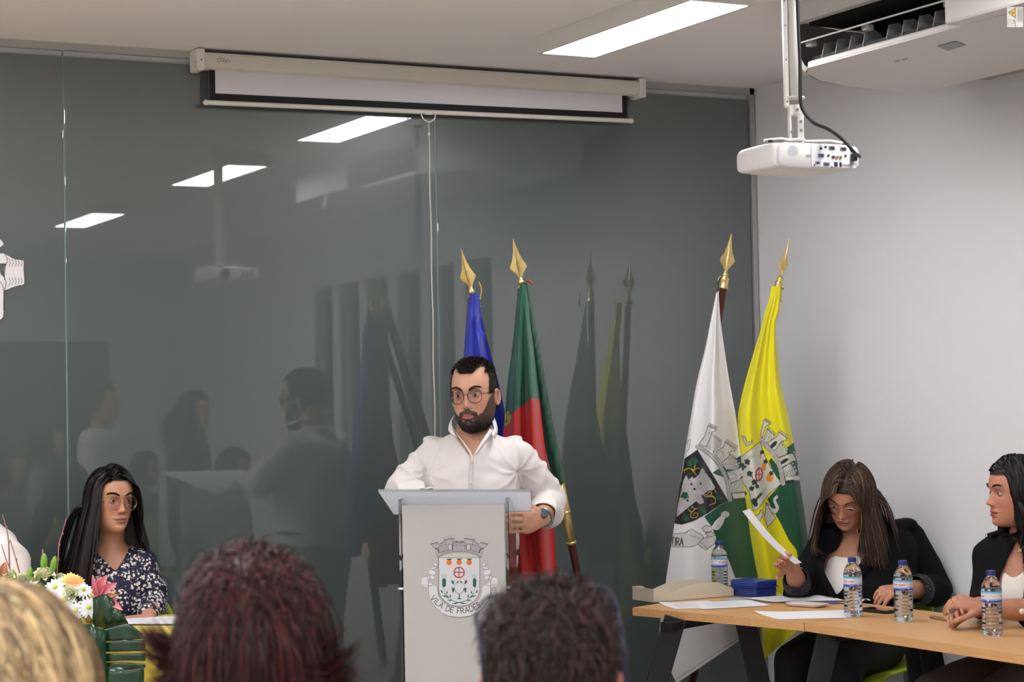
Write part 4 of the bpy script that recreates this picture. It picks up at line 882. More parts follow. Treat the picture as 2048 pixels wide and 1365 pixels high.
def make_head(O, M, s=1., skin=(176, 124, 100), lips=(150, 84, 78), beard=None, brow=(40, 28, 24), ears=True, eyes=True, gaze=(0, 0), iris=(60, 40, 30), lid=None, age=0., openm=0., **kw):
    """returns (V, F, cols) of the skin surface, plus the eye pieces; O head centre, M axes, s scale"""
    V, F = head_geo(**kw); n0 = len(V); sk = lin(skin); C = np.tile(sk, (n0, 1))
    x, y, z = V.T; a = abs(x); f = np.clip(y / .05, 0, 1)
    def mix(w_, c): 
        nonlocal C
        w_ = np.clip(w_, 0, 1)[:, None]; C = C * (1 - w_) + lin(c) * w_
    mix(.35 * f * g2(a, z, .045, -.032, .018, .014), (188, 104, 88)); mix(.3 * f * g2(x, z, 0, -.036, .012, .008), (190, 108, 92))
    mix(.35 * f * g2(a, z, .031, -.012, .014, .006), (128, 84, 74)); mix(.5 * f * g2(a, z, .031, .010, .013, .005), (134, 88, 74))
    lw = np.clip(1 - (a / .0245) ** 2, 0, 1) ** .6
    up_ = (z < -.0695) & (z > -.0695 - .011 * lw); lo = (z >= -.0695) & (z < -.0695 + .008 * lw + .0015 * (np.exp(-((a - .006) / .004) ** 2)))
    mix(.85 * f * (up_ | lo) * (a < .0245), lips); mix(.75 * f * np.exp(-((z + .0695) / .0011) ** 2) * (a < .023), (60, 26, 24))
    mix(.55 * f * g2(a, z, .007, -.0455, .0035, .0018) * 1.6, (70, 34, 28))
    bz = .0215 + .006 * np.clip(1 - ((a - .038) / .02) ** 2, -1, 1)
    bw = np.clip(1 - abs(z - bz) / (.0042 * np.clip(1.1 - abs(a - .03) / .03, .2, 1)), 0, 1) * (a > .012) * (a < .055) * f
    mix(bw * 1.4, brow)
    if beard is not None:
        zt_ = -.0470 - .34 * np.clip(a - .005, 0, 1) + .05 * np.exp(-(a / .002) ** 2) * -.02
        core = np.clip((zt_ - z) / .0022, 0, 1) * np.clip((.036 - a) / .003, 0, 1)
        ze = np.interp(a, [.030, .036, .050, .061, .070, .080], [-.064, -.066, -.058, -.040, -.012, .008]); chk = np.clip((ze - z) / .004, 0, 1) * (a >= .030)
        bm_ = np.clip(core + .92 * chk, 0, 1) * (y > -.045 - .3 * np.clip(-z - .02, 0, 1)); bm_ *= 1 - (((a / .0225) ** 2 + ((z + .0705) / .0080) ** 2) < 1)
        bm_ *= 1 - .6 * g2(a, z, .0185, -.0835, .0045, .0028)
        bm2 = bm_
        mix(bm_ * .92, beard)
    else: bm_ = bm2 = np.zeros(n0)
    mix(age * .3 * f * g2(a, z, .031, -.05, .004, .014), (120, 74, 60))
    parts = [(V, F)]; cols = [C]
    re = .0126
    eyes = []
    for sx in (-1, 1):
        ec = A(sx * .0315, .0725, 0)
        for up_l in (0, 1):
            az = np.linspace(-1.35, 1.35, 22); lv = (-.1 if lid is None else lid)
            el = np.linspace(.36 + lv, 1.35, 8) if up_l else np.linspace(-.40, -1.3, 7)
            AZ, EL = np.meshgrid(az, el); EL = EL * np.clip(1 - (abs(AZ) / 1.5) ** 3 * .8, .0, 1) if up_l else EL * np.clip(1 - (abs(AZ) / 1.5) ** 3 * .7, 0, 1)
            r_ = re * 1.10; Vl = np.stack([r_ * 1.16 * np.sin(AZ) * np.cos(EL), r_ * np.cos(AZ) * np.cos(EL), r_ * np.sin(EL)], -1).reshape(-1, 3) + ec
            Cl = np.tile(sk * .82, (len(Vl), 1)); Cl[:22] = lin((36, 24, 22)) if up_l else lin((120, 76, 66))
            parts.append((Vl, gridF(len(el), 22))); cols.append(Cl)
        gv = nz(A(math.sin(math.radians(gaze[0])), 1, math.sin(math.radians(gaze[1]))))
        Ve, Fe = ellipsoid(ec, (re, re, re), n=20); dd = nz(Ve - ec) @ gv
        Ce = np.tile(lin((206, 198, 192)), (len(Ve), 1)); Ce[dd > .885] = lin(iris); Ce[dd > .965] = lin((12, 10, 10))
        eyes.append((Ve, Fe, Ce))
        if ears:
            q = np.linspace(0, 6.2832, 28, endpoint=False); rr = np.array([0, .35, .6, .78, .9, 1.0, .97, .7]); hh_ = np.array([-.002, -.003, .001, .0015, .006, .002, -.004, -.010])
            E = []
            for r1, h1 in zip(rr, hh_):
                lobe = 1 + .10 * np.cos(q - 1.2)
                e = np.stack([np.full(28, h1), -r1 * .0145 * np.cos(q) * lobe, r1 * .028 * np.sin(q) * (1 - .1 * np.cos(q))], 1); E.append(e)
            E = np.vstack(E); E[:, 0] = E[:, 0] + .012 - .35 * E[:, 1]; E[:, 0] *= 1; E = E @ rotx(-.18).T
            E = E * A(sx, 1, 1) + A(sx * .072, -.004, -.012)
            Fh = gridF(8, 28, True); parts.append((E, Fh)); ce = np.tile(sk, (len(E), 1)); ce[:28 * 3] *= .72; ce[28 * 4:28 * 6] = ce[28 * 4:28 * 6] * .8 + lin((200, 110, 96)) * .2; cols.append(ce)
    Vh, Fh = join(parts); Ch = np.vstack(cols)
    T = lambda q: (q * s) @ M.T + O
    s1 = float(np.mean(s))
    return dict(V=T(Vh), F=Fh, C=Ch, T=T, na=kw.get('na', 160), eyes=[(T(v), f_, c) for v, f_, c in eyes], V0=V, beard=bm2, M=M, O=O, s=s1, F0=F, sk=sk)
def rotx(a): c, s = math.cos(a), math.sin(a); return np.array([[1, 0, 0], [0, c, -s], [0, s, c]])
def add_eyes(h, parent):
    for v, f_, c in h['eyes']: link('eye', v, f_, eye_m, parent, True, c)

def strands(name, paths, width, c, var=.25, parent=None, centre=None, tipw=.25, seed=1, streak=None, m=None):
    """flat ribbons along paths (N, K, 3), facing away from centre"""
    N, K, _ = paths.shape; g = np.random.default_rng(seed)
    t = nz(np.gradient(paths, axis=1)); out = nz(paths - (paths.mean((0, 1)) if centre is None else centre)); sd = nz(np.cross(t, out) + .35 * g.normal(size=(N, 1, 3)))
    wd = np.broadcast_to(width, (N,))[:, None] * np.interp(np.linspace(0, 1, K), [0, .6, 1], [1, .9, tipw])[None]
    L = paths - sd * wd[..., None] / 2; Rr = paths + sd * wd[..., None] / 2
    V = np.stack([L, Rr], 2).reshape(-1, 3)
    a_ = (np.arange(N)[:, None] * K + np.arange(K - 1)[None, :]) * 2; F = np.stack([a_, a_ + 1, a_ + 3, a_ + 2], -1).reshape(-1, 4)
    base = lin(c); b_ = np.exp(g.normal(size=N) * var)[:, None, None]
    cc = np.broadcast_to(base, (N, 1, 3)) * b_
    if streak is not None: w_ = (g.random(N) < streak[1])[:, None, None] * g.uniform(.4, 1, (N, 1, 1)); cc = cc * (1 - w_) + lin(streak[0]) * w_
    C = np.repeat(np.broadcast_to(cc, (N, K * 2, 3)).reshape(-1, 3), 1, 0)
    return link(name, V, F, m or hair_m, parent, True, np.clip(C, 0, 1))
def sim(roots, d0, length, K, grav=1.2, stiff=1., coll=(), noise=.05, seed=3, curl=0., lenvar=.15, clump=None, tipflick=None, hug=None, layer=.06):
    """grow strands; coll = list of (centre, radii, axes) ellipsoids they stay outside of"""
    g = np.random.default_rng(seed); N = len(roots); p = roots.copy(); d = nz(d0); out = [p.copy()]
    L = np.broadcast_to(length, (N,)) * g.uniform(1 - lenvar, 1 + lenvar * .4, N); step = (L / K)[:, None]; ph = g.uniform(0, 6.28, (N, 1)); ax = nz(g.normal(size=(N, 3))); lay = 1 + layer * g.random(N) ** 1.5
    for k in range(K):
        d = nz(d * stiff + np.array([0, 0, -1.]) * grav * (k + 1) / K * 2 + noise * g.normal(size=(N, 3)) + curl * ax * np.sin(ph + k * .9))
        if tipflick is not None and k > K * .72: d = nz(d + tipflick(p) * .9)
        q = p + d * step
        if hug is not None:
            c, r, R, zm = hug; lq = (q - c) @ R; e = lq / r; n = np.linalg.norm(e, axis=1); m = (lq[:, 2] > zm)
            if m.any(): q[m] = c + ((e[m] / n[m, None] * lay[m, None]) * r) @ R.T
        for c, r, R in coll:
            e = ((q - c) @ R) / r; n = np.linalg.norm(e, axis=1); m = n < 1
            if m.any(): q[m] = c + ((e[m] / n[m, None]) * r) @ R.T
        d = nz(q - p); p = q; out.append(p.copy())
    return np.stack(out, 1)
def flare(pth, O, k, z0, kf=0.):
    dz = np.clip(O[2] - z0 - pth[..., 2], 0, .4); s_ = (pth - O) @ RH; return pth + (np.tanh(s_ / .05) * dz * k)[..., None] * RH + (dz * kf)[..., None] * TH
def hair_mass(O, M, z0, z1, w0, w1, d0, d1, c, parent, back=.03):
    zs = [z0 + .01, z0, z0 * .5 + z1 * .5, z1 * .95 + z0 * .05, z1]; ws = [w0 * .7, w0, (w0 + w1) / 2, w1, w1 * .6]; ds = [d0 * .7, d0, (d0 + d1) / 2, d1, d1 * .5]; f_ = TH; x_ = RH
    V, F = loft([O + UP * z - f_ * back for z in zs], [x_ * w_ for w_ in ws], [f_ * d for d in ds], 60, 5, 2.2); N_ = nz((V - O) * A(1, 1, 0)); V = V + N_ * (.004 * np.sin(np.arange(len(V)) % 60 * 2.1 + V[:, 2] * 30))[:, None]
    return link('hair_back', V, F, hair_m, parent, True, np.tile(lin(c), (len(V), 1)))
def tri_normals(V, F):
    N = np.zeros_like(V)
    for f in F:
        n = np.cross(V[f[1]] - V[f[0]], V[f[2]] - V[f[0]])
        for i in f: N[i] += n
    return nz(N)
_hn = {}
def scalp(h, mask, n, seed=5):
    """n random root points (world) on the head where mask(x, y, z) holds, with outward normals"""
    V = h['V0'][:-2]; x, y, z = V.T; i = np.nonzero(mask(x, y, z))[0]; g = np.random.default_rng(seed)
    # area weighting: rings near the crown are dense
    r = np.hypot(x, y)[i] + .006; w_ = r / r.sum(); k = g.choice(i, n, p=w_); q = V[k] + g.normal(size=(n, 3)) * .0012
    nn = nz(q * A(1 / .077 ** 2, 1 / .097 ** 2, 1 / .117 ** 2))
    return h['T'](q), nn @ h['M'].T, q
def hair_shell(h, mask, off, c, parent, name='hair_cap'):
    V = h['V0'][:-2].copy(); na = h['na']; x, y, z = V.T; m = mask(x, y, z)
    nn = nz(V * A(1 / .077 ** 2, 1 / .097 ** 2, 1 / .117 ** 2)); V = V + nn * off
    F = gridF(len(V) // na, na, True); top = np.arange(na); F = F[m[F].all(1)]
    V = np.vstack([V, [[0, .012, .1175 + off]]]); capf = np.array([[len(V) - 1, (i + 1) % na, i, i] for i in range(na)])
    Fl = F.tolist() + [[len(V) - 1, (i + 1) % na, i] for i in range(na)]
    return link(name, h['T'](V), Fl, hair_m, parent, True, np.tile(lin(c), (len(V), 1)))

def hand(Wp, d, n, side, s=1., curl=(.5, .5, .5, .5), thumb=.4, spread=.05, forearm=None, tout=.75, vox=.0030):
    """Wp wrist, d towards the knuckles, n where the palm faces, side +-1 picks the thumb side"""
    d = nz(d); n = nz(np.asarray(n, float) - d * (np.asarray(n, float) @ d)); l = np.cross(d, n) * side; parts = []
    parts.append(loft([Wp - d * .03 * s, Wp, Wp + d * .03 * s, Wp + d * .06 * s, Wp + d * .088 * s, Wp + d * .098 * s], [l * .027 * s, l * .027 * s, l * .034 * s, l * .040 * s, l * .041 * s, l * .034 * s], [n * .020 * s, n * .018 * s, n * .017 * s, n * .0155 * s, n * .012 * s, n * .008 * s], 24, 2, 2.6))
    nails = []
    for i, (ln, rd) in enumerate(zip((.071, .079, .073, .057), (.0088, .0090, .0086, .0075))):
        o = Wp + d * (.086 - .003 * abs(i - 1)) * s + l * (.0295 - .0195 * i) * s; dd = nz(d + l * spread * (1.5 - i)); c = np.asarray(curl[i] if np.ndim(curl[i]) else (curl[i],) * 3, float)
        pts = [o - dd * .02 * s, o]; ang = 0
        for fr, cu in zip((.45, .31, .24), c):
            ang += cu; v = dd * math.cos(ang) + n * math.sin(ang); pts.append(pts[-1] + v * ln * fr * s)
        parts.append(tube(pts, np.array([1.05, 1.08, .98, .92, .80]) * rd * s, 12, 3))
        vn = -(n * math.cos(ang) - dd * math.sin(ang)); nails.append((pts[-1], v, vn, rd * s))
    o = Wp + d * .022 * s + l * .026 * s; td = nz(d * .75 + l * tout + n * .25); t2 = nz(td + n * thumb * .8 + d * .35); t3 = nz(t2 + n * thumb * .5 - l * thumb * .6)
    p = [o - td * .01 * s, o + td * .012 * s, o + td * .040 * s, o + td * .040 * s + t2 * .032 * s, o + td * .040 * s + t2 * .032 * s + t3 * .022 * s]
    parts.append(tube(p, np.array([.014, .0145, .0115, .0105, .0085]) * s, 12, 3))
    nails.append((p[-1], t3, nz(-n + l * .6), .0095 * s))
    if forearm is not None: parts.append(tube([forearm[0], forearm[0] * .5 + forearm[1] * .5, Wp - d * .01], [.044 * s, .040 * s, .026 * s], 20, 4))
    V, F = remesh(parts, vox, 3, .5)
    return V, F, nails
def add_nails(nails, parent, c):
    m = mat('nail_%d_%d' % (c[0], c[1]), c, .2, coat=.5)
    for p, v, vn, r in nails:
        x = np.cross(v, vn); Vn, Fn = ellipsoid(p + vn * r * .62 + v * r * .1, (r * .62, r * .85, r * .30), np.stack([x, v, vn], 1), 8); link('nail', Vn, Fn, m, parent, True)
def body_mesh(parent, head, torso_parts, hands, sk, vox=.0075):
    Vb, Fb = remesh(torso_parts, vox, 5); Vs, Fs = [head['V'], Vb], [head['F'], Fb]
    cb = np.tile(lin(sk), (len(Vb), 1)); cb *= (1 + .05 * pnoise(Vb, 18, 2)[:, None]); Cs = [head['C'], cb]
    for V, F in hands: Vs.append(V); Fs.append(F); c = np.tile(lin(sk), (len(V), 1)) * (1 + .07 * pnoise(V, 40, 4)[:, None]); Cs.append(c)
    V, F = join(list(zip(Vs, Fs)))
    return link('body', V, F, skin_m, parent, True, np.clip(np.vstack(Cs), 0, 1))
def garment(name, parts, voxel, m, parent, cut=None, fold=None, smooth=5, cols=None, thick=.0022):
    V, F = remesh(parts, voxel, smooth); N = normals(V, F)
    if fold is not None: V = V + N * fold(V, N)[:, None]
    if cut is not None: V, F, used = keep(V, F, ~cut(V, N)); N = N[used]
    if cut is not None:
        E = np.concatenate([F[:, [0, 1]], F[:, [1, 2]], F[:, [2, 3]], F[:, [3, 0]]]); E.sort(axis=1); U_, ct = np.unique(E, axis=0, return_counts=True); B = U_[ct == 1]
        for _ in range(12):
            S_ = np.zeros_like(V); n_ = np.zeros(len(V)); np.add.at(S_, B[:, 0], V[B[:, 1]]); np.add.at(S_, B[:, 1], V[B[:, 0]]); np.add.at(n_, B[:, 0], 1); np.add.at(n_, B[:, 1], 1)
            m_ = n_ > 0; V[m_] = V[m_] * .4 + .6 * S_[m_] / n_[m_, None]
    C = None
    if cols is not None: C = cols(V, N)
    o = link(name, V, F, m, parent, True, C)
    so = o.modifiers.new('thickness', 'SOLIDIFY'); so.thickness = thick; so.offset = -1
    return o
def pxy(V):
    d = V - CAM; z = d @ _f; return 1024 + FPX * (d @ _r) / z, 682.5 - FPX * (d @ _u) / z, z
def rings(lst, seg=36, n=2.4, yawdeg=0., sub=3):
    """lst of (px, py, depth z, half width m, half depth m) -> lofted torso, turned by yawdeg about the vertical"""
    M = axes(yawdeg); c = [P(a, b, z) for a, b, z, _, _ in lst]
    return loft(c, [M[:, 0] * w_ for *_, w_, _ in lst], [M[:, 1] * d_ for *_, d_ in lst], seg, sub, n)
def glasses(h, parent, rim, thick=.0013, r=(.0235, .0205), lens_tint=(235, 230, 240), rimless=False, dy=.0, dz=-.004, full=True, sq=2.3, name='eyeglasses'):
    T, s = h['T'], h['s']; g = []; yy = .0985 + dy
    objs = None; fr = MB()
    th = np.linspace(0, 2 * math.pi, 33)
    lens = mat('spectacle_lens_%d' % lens_tint[0], lens_tint, .0, trans=1.0, ior=1.08)
    for sx in (-1, 1):
        ring = np.stack([sx * .0335 + r[0] * np.sign(np.cos(th)) * abs(np.cos(th)) ** (2 / sq), yy - .12 * abs(abs(sx * .0335 + r[0] * np.cos(th)) - .012) ** 1.0 * .9, dz + r[1] * np.sign(np.sin(th)) * abs(np.sin(th)) ** (2 / sq)], 1)
        if rimless: fr.add(*tube(T(ring[2:15]), thick * s, 6, 1))
        else: fr.add(*tube(T(ring), thick * s, 6, 1))
        n_ = 32; Vl = T(np.vstack([ring[:-1], [[sx * .0335, yy - .0015, dz]]])); Vb = Vl - (h['M'][:, 1] * .001)
        o = link('lens', np.vstack([Vl, Vb]), [(i, (i + 1) % n_, n_) for i in range(n_)] + [((i + 1) % n_ + n_ + 1, i + n_ + 1, 2 * n_ + 1) for i in range(n_)] + [(i, i + n_ + 1, (i + 1) % n_ + n_ + 1, (i + 1) % n_) for i in range(n_)], lens, None, True)
        g.append(o)
        x0 = sx * (.0335 + r[0]); fr.add(*tube(T(A((x0, yy - .006, dz + .006), (sx * .066, yy - .012, dz + .007), (sx * .0745, .06, dz + .007), (sx * .079, .02, dz + .004), (sx * .078, -.002, dz - .002), (sx * .076, -.016, dz - .016))), thick * s, 6, 3))
    fr.add(*tube(T(A((-.0335 + r[0] - .001, yy, dz + .004), (0, yy + .0035, dz + .007), (.0335 - r[0] + .001, yy, dz + .004))), thick * s, 6, 4))
    o = fr.build(name, rim, parent, smooth=True)
    for q in g: q.parent = o; q.matrix_parent_inverse = parent_inv(o)
    return o

# ------------------------------------------------------------------ speaker at the lectern
def speaker():
    t = thing('person', 'bearded man with round glasses in a white open-necked shirt, standing at the lectern', 'person', tuple(P(945, 1600, 7.02) * A(1, 1, 0)))
    Z = 7.02; SK = (206, 156, 130)
    M = axes(-17, -2, -2); h = make_head(P(949, 789, Z - .02), M, A(.99, 1.03, 1.075), SK, (172, 100, 88), beard=(44, 34, 30), brow=(30, 22, 20), gaze=(4, 1), jaw=1.08, cheek=1.2, iris=(34, 24, 20), lipf=.8)
    TS = [(945, 866, Z + .02, .070, .065), (945, 880, Z + .03, .135, .085), (946, 897, Z + .03, .185, .105), (946, 930, Z + .02, .185, .125), (944, 985, Z, .175, .135), (942, 1045, Z, .172, .142), (942, 1095, Z + .02, .172, .14), (942, 1150, Z + .03, .165, .125)]
    sh = lambda k, w=0: [(a, b, c, d - w, e - w) for a, b, c, d, e in k]
    neck = tube([P(946, 815, Z + .015), P(946, 850, Z + .03), P(946, 890, Z + .05)], [.060, .058, .066], 24, 3)
    torso = rings(sh(TS[:4], .009) + sh(TS[4:], .03), yawdeg=-6)
    # arms: shoulder, elbow, wrist
    Rs, Re, Rw = P(862, 917, Z + .03), P(800, 985, Z - .03), P(862, 1000, Z - .24)
    Ls, Le, Lw = P(1034, 915, Z + .01), P(1098, 1004, Z + .11), P(1083, 1038, Z - .11)
    hR = hand(Rw, P(905, 984, Z - .30) - Rw, A(0, 0, -1), -1, .98, curl=(.35, .35, .4, .45))
    dL = nz(-RH * .62 + TH * .74 - UP * .08); hL = hand(Lw, dL, nz(TH * -.7 - RH * .7), -1, 1.04, curl=((.75, .9, .6), (.80, 1.0, .6), (.85, 1.05, .6), (.9, 1.1, .6)), spread=.09, thumb=.5, forearm=(Le, Lw))
    rf = remesh([tube([Re, Re * .5 + Rw * .5, Rw], [.042, .036, .026], 16, 3)], .005)
    b = body_mesh(t, h, [neck, torso], [(hR[0], hR[1]), (hL[0], hL[1]), rf], SK)
    add_eyes(h, b); add_nails(hL[2], b, (190, 140, 120))
    # shirt
    sl = lambda a, b_, c, r0, r1, r2: tube([a, a * .5 + b_ * .5, b_, b_ * .45 + c * .55, c], [r0, (r0 + r1) / 2 + .004, r1 + .004, (r1 + r2) / 2 + .006, r2], 20, 4)
    cuffL = Lw * .72 + Le * .28
    parts = [rings(TS, yawdeg=-6), sl(Rs, Re, Rw * .85 + Re * .15, .060, .055, .042), sl(Ls, Le, cuffL, .060, .060, .047), ellipsoid(P(890, 893, Z + .04), (.085, .07, .026), axes(0, 0, 20), 12), ellipsoid(P(1002, 892, Z + .04), (.085, .07, .026), axes(0, 0, -20), 12),
             tube([P(946, 845, Z + .03), P(946, 880, Z + .04)], [.070, .085], 24, 2)]
    vpoly = [(880, 800), (898, 840), (905, 862), (925, 890), (944, 918), (968, 888), (986, 862), (990, 835), (1010, 800)]
    def cut(V, N):
        x, y, z = pxy(V); c = inpoly(x, y, vpoly) & (z < Z + .03)
        rim = (y < 852) & (abs(x - 946) < 62)
        dl = (V - cuffL) @ nz(Lw - Le); c2 = (np.linalg.norm(V - cuffL, axis=1) < .09) & (dl > .012)
        dr = (V - (Rw * .85 + Re * .15)) @ nz(Rw - Re); c3 = (np.linalg.norm(V - Rw, axis=1) < .10) & (dr > .01)
        return c | rim | c2 | c3 | (y > 1138)
    def fold(V, N):
        x, y, z = pxy(V); q = np.zeros(len(V))
        arml = np.clip((x - 1046) / 20, 0, 1); armr = np.clip((852 - x) / 20, 0, 1)
        q += .010 * arml * folds(V, Le - Ls, 13, 3); q += .010 * armr * folds(V, Re - Rs, 13, 5)
        # pulls radiating from the armpits and the button line
        for ax_, ay_ in ((855, 945), (1036, 945)):
            r_ = np.hypot(x - ax_, y - ay_); an = np.arctan2(y - ay_, x - ax_)
            q += .008 * np.exp(-(r_ / 55) ** 2) * (1 - abs(np.sin(an * 4.5 + 1 + .6 * pnoise(V, 5, 7)))) ** 2 * (r_ > 3)
        q += .0045 * folds(V, RH * .5 + UP, 7, 11) * (y > 900) + .003 * pnoise(V, 7, 12)
        q -= .010 * np.exp(-((x - (940 + .0)) / 2.0) ** 2) * (y > 916) * (z < Z) * .5
        q -= .012 * np.exp(-((x - 853) / 4) ** 2) * np.clip((y - 925) / 20, 0, 1) * (y < 990) + .012 * np.exp(-((x - 1038) / 4) ** 2) * np.clip((y - 925) / 20, 0, 1) * (y < 1000)
        return q
    sh_o = garment('shirt', parts, .0058, cloth_m, t, cut, fold, 9, lambda V, N: np.tile(lin((222, 216, 214)), (len(V), 1)))
    # collar: two folded leaves and the front placket
    def leaf(name, curve_out, curve_in, z0, m=cloth_m, c=(224, 219, 217), thick=.003):
        a, b_ = catmull([P(x, y, z) for x, y, z in curve_out], 6), catmull([P(x, y, z) for x, y, z in curve_in], 6); n = len(a); V = np.vstack([a, (a + b_) / 2 + TH * .006, b_]); o = link(name, V, gridF(3, n), m, sh_o, True, np.tile(lin(c), (len(V), 1)))
        so = o.modifiers.new('t', 'SOLIDIFY'); so.thickness = thick; so.offset = 0; return o
    leaf('collar', [(905, 836, Z + .08), (899, 848, Z - .01), (897, 861, Z - .075), (902, 868, Z - .095)], [(908, 832, Z + .07), (904, 843, Z - .02), (906, 857, Z - .08), (916, 876, Z - .105)], Z)
    leaf('collar', [(982, 828, Z + .08), (991, 842, Z - .01), (995, 862, Z - .07), (990, 878, Z - .10)], [(976, 826, Z + .07), (984, 843, Z - .03), (988, 858, Z - .085), (983, 868, Z - .10)], Z)
    leaf('placket', [(906, 856, Z - .085), (925, 885, Z - .125), (940, 912, Z - .14), (938, 950, Z - .142), (937, 1000, Z - .142)], [(914, 868, Z - .10), (933, 893, Z - .135), (946, 916, Z - .145), (946, 950, Z - .147), (945, 1000, Z - .147)], Z, thick=.002)
    leaf('placket', [(988, 862, Z - .08), (972, 885, Z - .12), (955, 908, Z - .14)], [(980, 858, Z - .085), (963, 884, Z - .13), (946, 914, Z - .148)], Z, thick=.002)
    bm = mat('button', (206, 200, 196), .3)
    for x, y in ((944, 926), (943, 968)): MB().add(*ellipsoid(P(x, y, Z - .150), (.0055, .002, .0055), axes(0), 8)).build('button', bm, sh_o, smooth=True)
    # cuff
    # trousers and shoes
    tr = [rings([(942, 1105, Z + .02, .160, .125), (942, 1150, Z + .03, .168, .125), (942, 1200, Z + .03, .165, .12)])]
    for sx in (-1, 1):
        hp = P(942 + sx * 48, 1190, Z + .03); kn = A(hp[0], hp[1], .50) + TH * .02 + RH * sx * .01; an = A(kn[0], kn[1], .10); tr.append(tube([hp, kn, an], [.088, .062, .056], 20, 4))
        so, Fo = loft([an + UP * -.01 + TH * k for k in (-.06, 0, .08, .16, .20)], [RH * w_ for w_ in (.030, .038, .042, .040, .02)], [UP * hgt for hgt in (.05, .075, .05, .035, .02)], 20, 3, 2.6); so[:, 2] = np.clip(so[:, 2], .0, 1)
        link('shoe', so, Fo, mat('shoe_leather', (40, 26, 20), .35), t, True)
    garment('trousers', tr, .010, mat('trouser_cloth', (62, 72, 68), .8), t)
    MB().add(*tube([P(942, 1106, Z + .02) + axes(0)[:, 0] * .168 * math.cos(q) + axes(0)[:, 1] * .132 * math.sin(q) for q in np.linspace(0, 6.28, 33)], .012, 8, 1)).build('belt', mat('belt_leather', (52, 32, 24), .4), t, smooth=True)
    # watch and ring on the hand that holds the lectern
    dv = nz(Lw - Le); wc = Lw + dL * -.012; u1 = nz(np.cross(dv, UP)); u2 = np.cross(dv, u1)
    wt = MB().add(*tube([wc + .031 * (u1 * math.cos(q) * 1.0 + u2 * math.sin(q) * 1.05) for q in np.linspace(0, 6.28, 25)], .0062, 8, 1)).build('wristwatch', mat('watch_steel', (140, 144, 150), .25, metal=.9), t, smooth=True)
    fc = nz(TH * .8 + UP * .5); MB().add(*tube([wc + fc * .030, wc + fc * .040], [.017, .016], 22, 1, False)).build('watch_face', mat('watch_face', (96, 104, 112), .2, metal=.5), wt)
    return t, h, SK
SPT, SPH, _ = speaker()
def short_hair():
    h = SPH; t = SPT
    def mask(x, y, z):
        rec = .068 + .022 * np.clip((abs(x) - .022) / .02, 0, 1) * (abs(x) < .058)      # receding corners
        front = (z > rec) & (y > .0)
        side_ = (y < .050 - .25 * np.clip(z, 0, .07)) & (z > .000) & (y > -.02); back = (y <= -.02) & (z > -.055)
        return front & (y < .09) | side_ | back | (z > .098)
    hair_shell(h, mask, .003, (36, 28, 25), t)
    r, n, q = scalp(h, mask, 9000)
    d0 = nz(n * .8 + h['M'][:, 1] * .25 + UP * .25); ln = np.where(q[:, 2] > .07, .015, .008)
    strands('hair', sim(r, d0, ln, 4, .12, noise=.22), .0016, (38, 30, 27), .35, t, h['O'])
    V = h['V0']; i = np.nonzero(h['beard'] > .55)[0]; g = np.random.default_rng(2); i = i[(i < len(V) - 2)]
    k = g.choice(i, 12000); p = V[k] + g.normal(size=(12000, 3)) * .0010; nn = nz(p * A(1 / .077 ** 2, 1 / .097 ** 2, 1 / .117 ** 2))
    P0 = h['T'](p); N0 = nn @ h['M'].T; L = .0028 + .010 * np.clip((-p[:, 2] - .07) / .05, 0, 1)
    strands('beard', sim(P0 - N0 * .001, nz(N0 * .5 + A(0, 0, -.9)), L, 3, .5, noise=.2), .0010, (38, 29, 26), .25, t, h['O'])
    # eyebrows
    pr = []
    for sx in (-1, 1):
        a = g.uniform(.013, .052, 420); zz_ = .0215 + .006 * np.clip(1 - ((a - .038) / .02) ** 2, -1, 1) + g.normal(size=420) * .0011 - .0015
        yy = .0985 - 12 * np.clip(a - .0, 0, 1) ** 2 * .55; pr.append(np.stack([sx * a, yy, zz_], 1))
    pr = np.vstack(pr); dd = nz(np.stack([np.sign(pr[:, 0]) * .8, np.full(len(pr), .5), np.full(len(pr), .35)], 1))
    strands('eyebrows', sim(h['T'](pr), dd @ h['M'].T, .006, 3, .1, noise=.08), .0011, (34, 26, 23), .2, t, h['O'])
    glasses(h, t, mat('glasses_dark', (58, 44, 46), .25, metal=.3), .0012, (.0255, .0235), (252, 250, 254), sq=2.2)
short_hair()
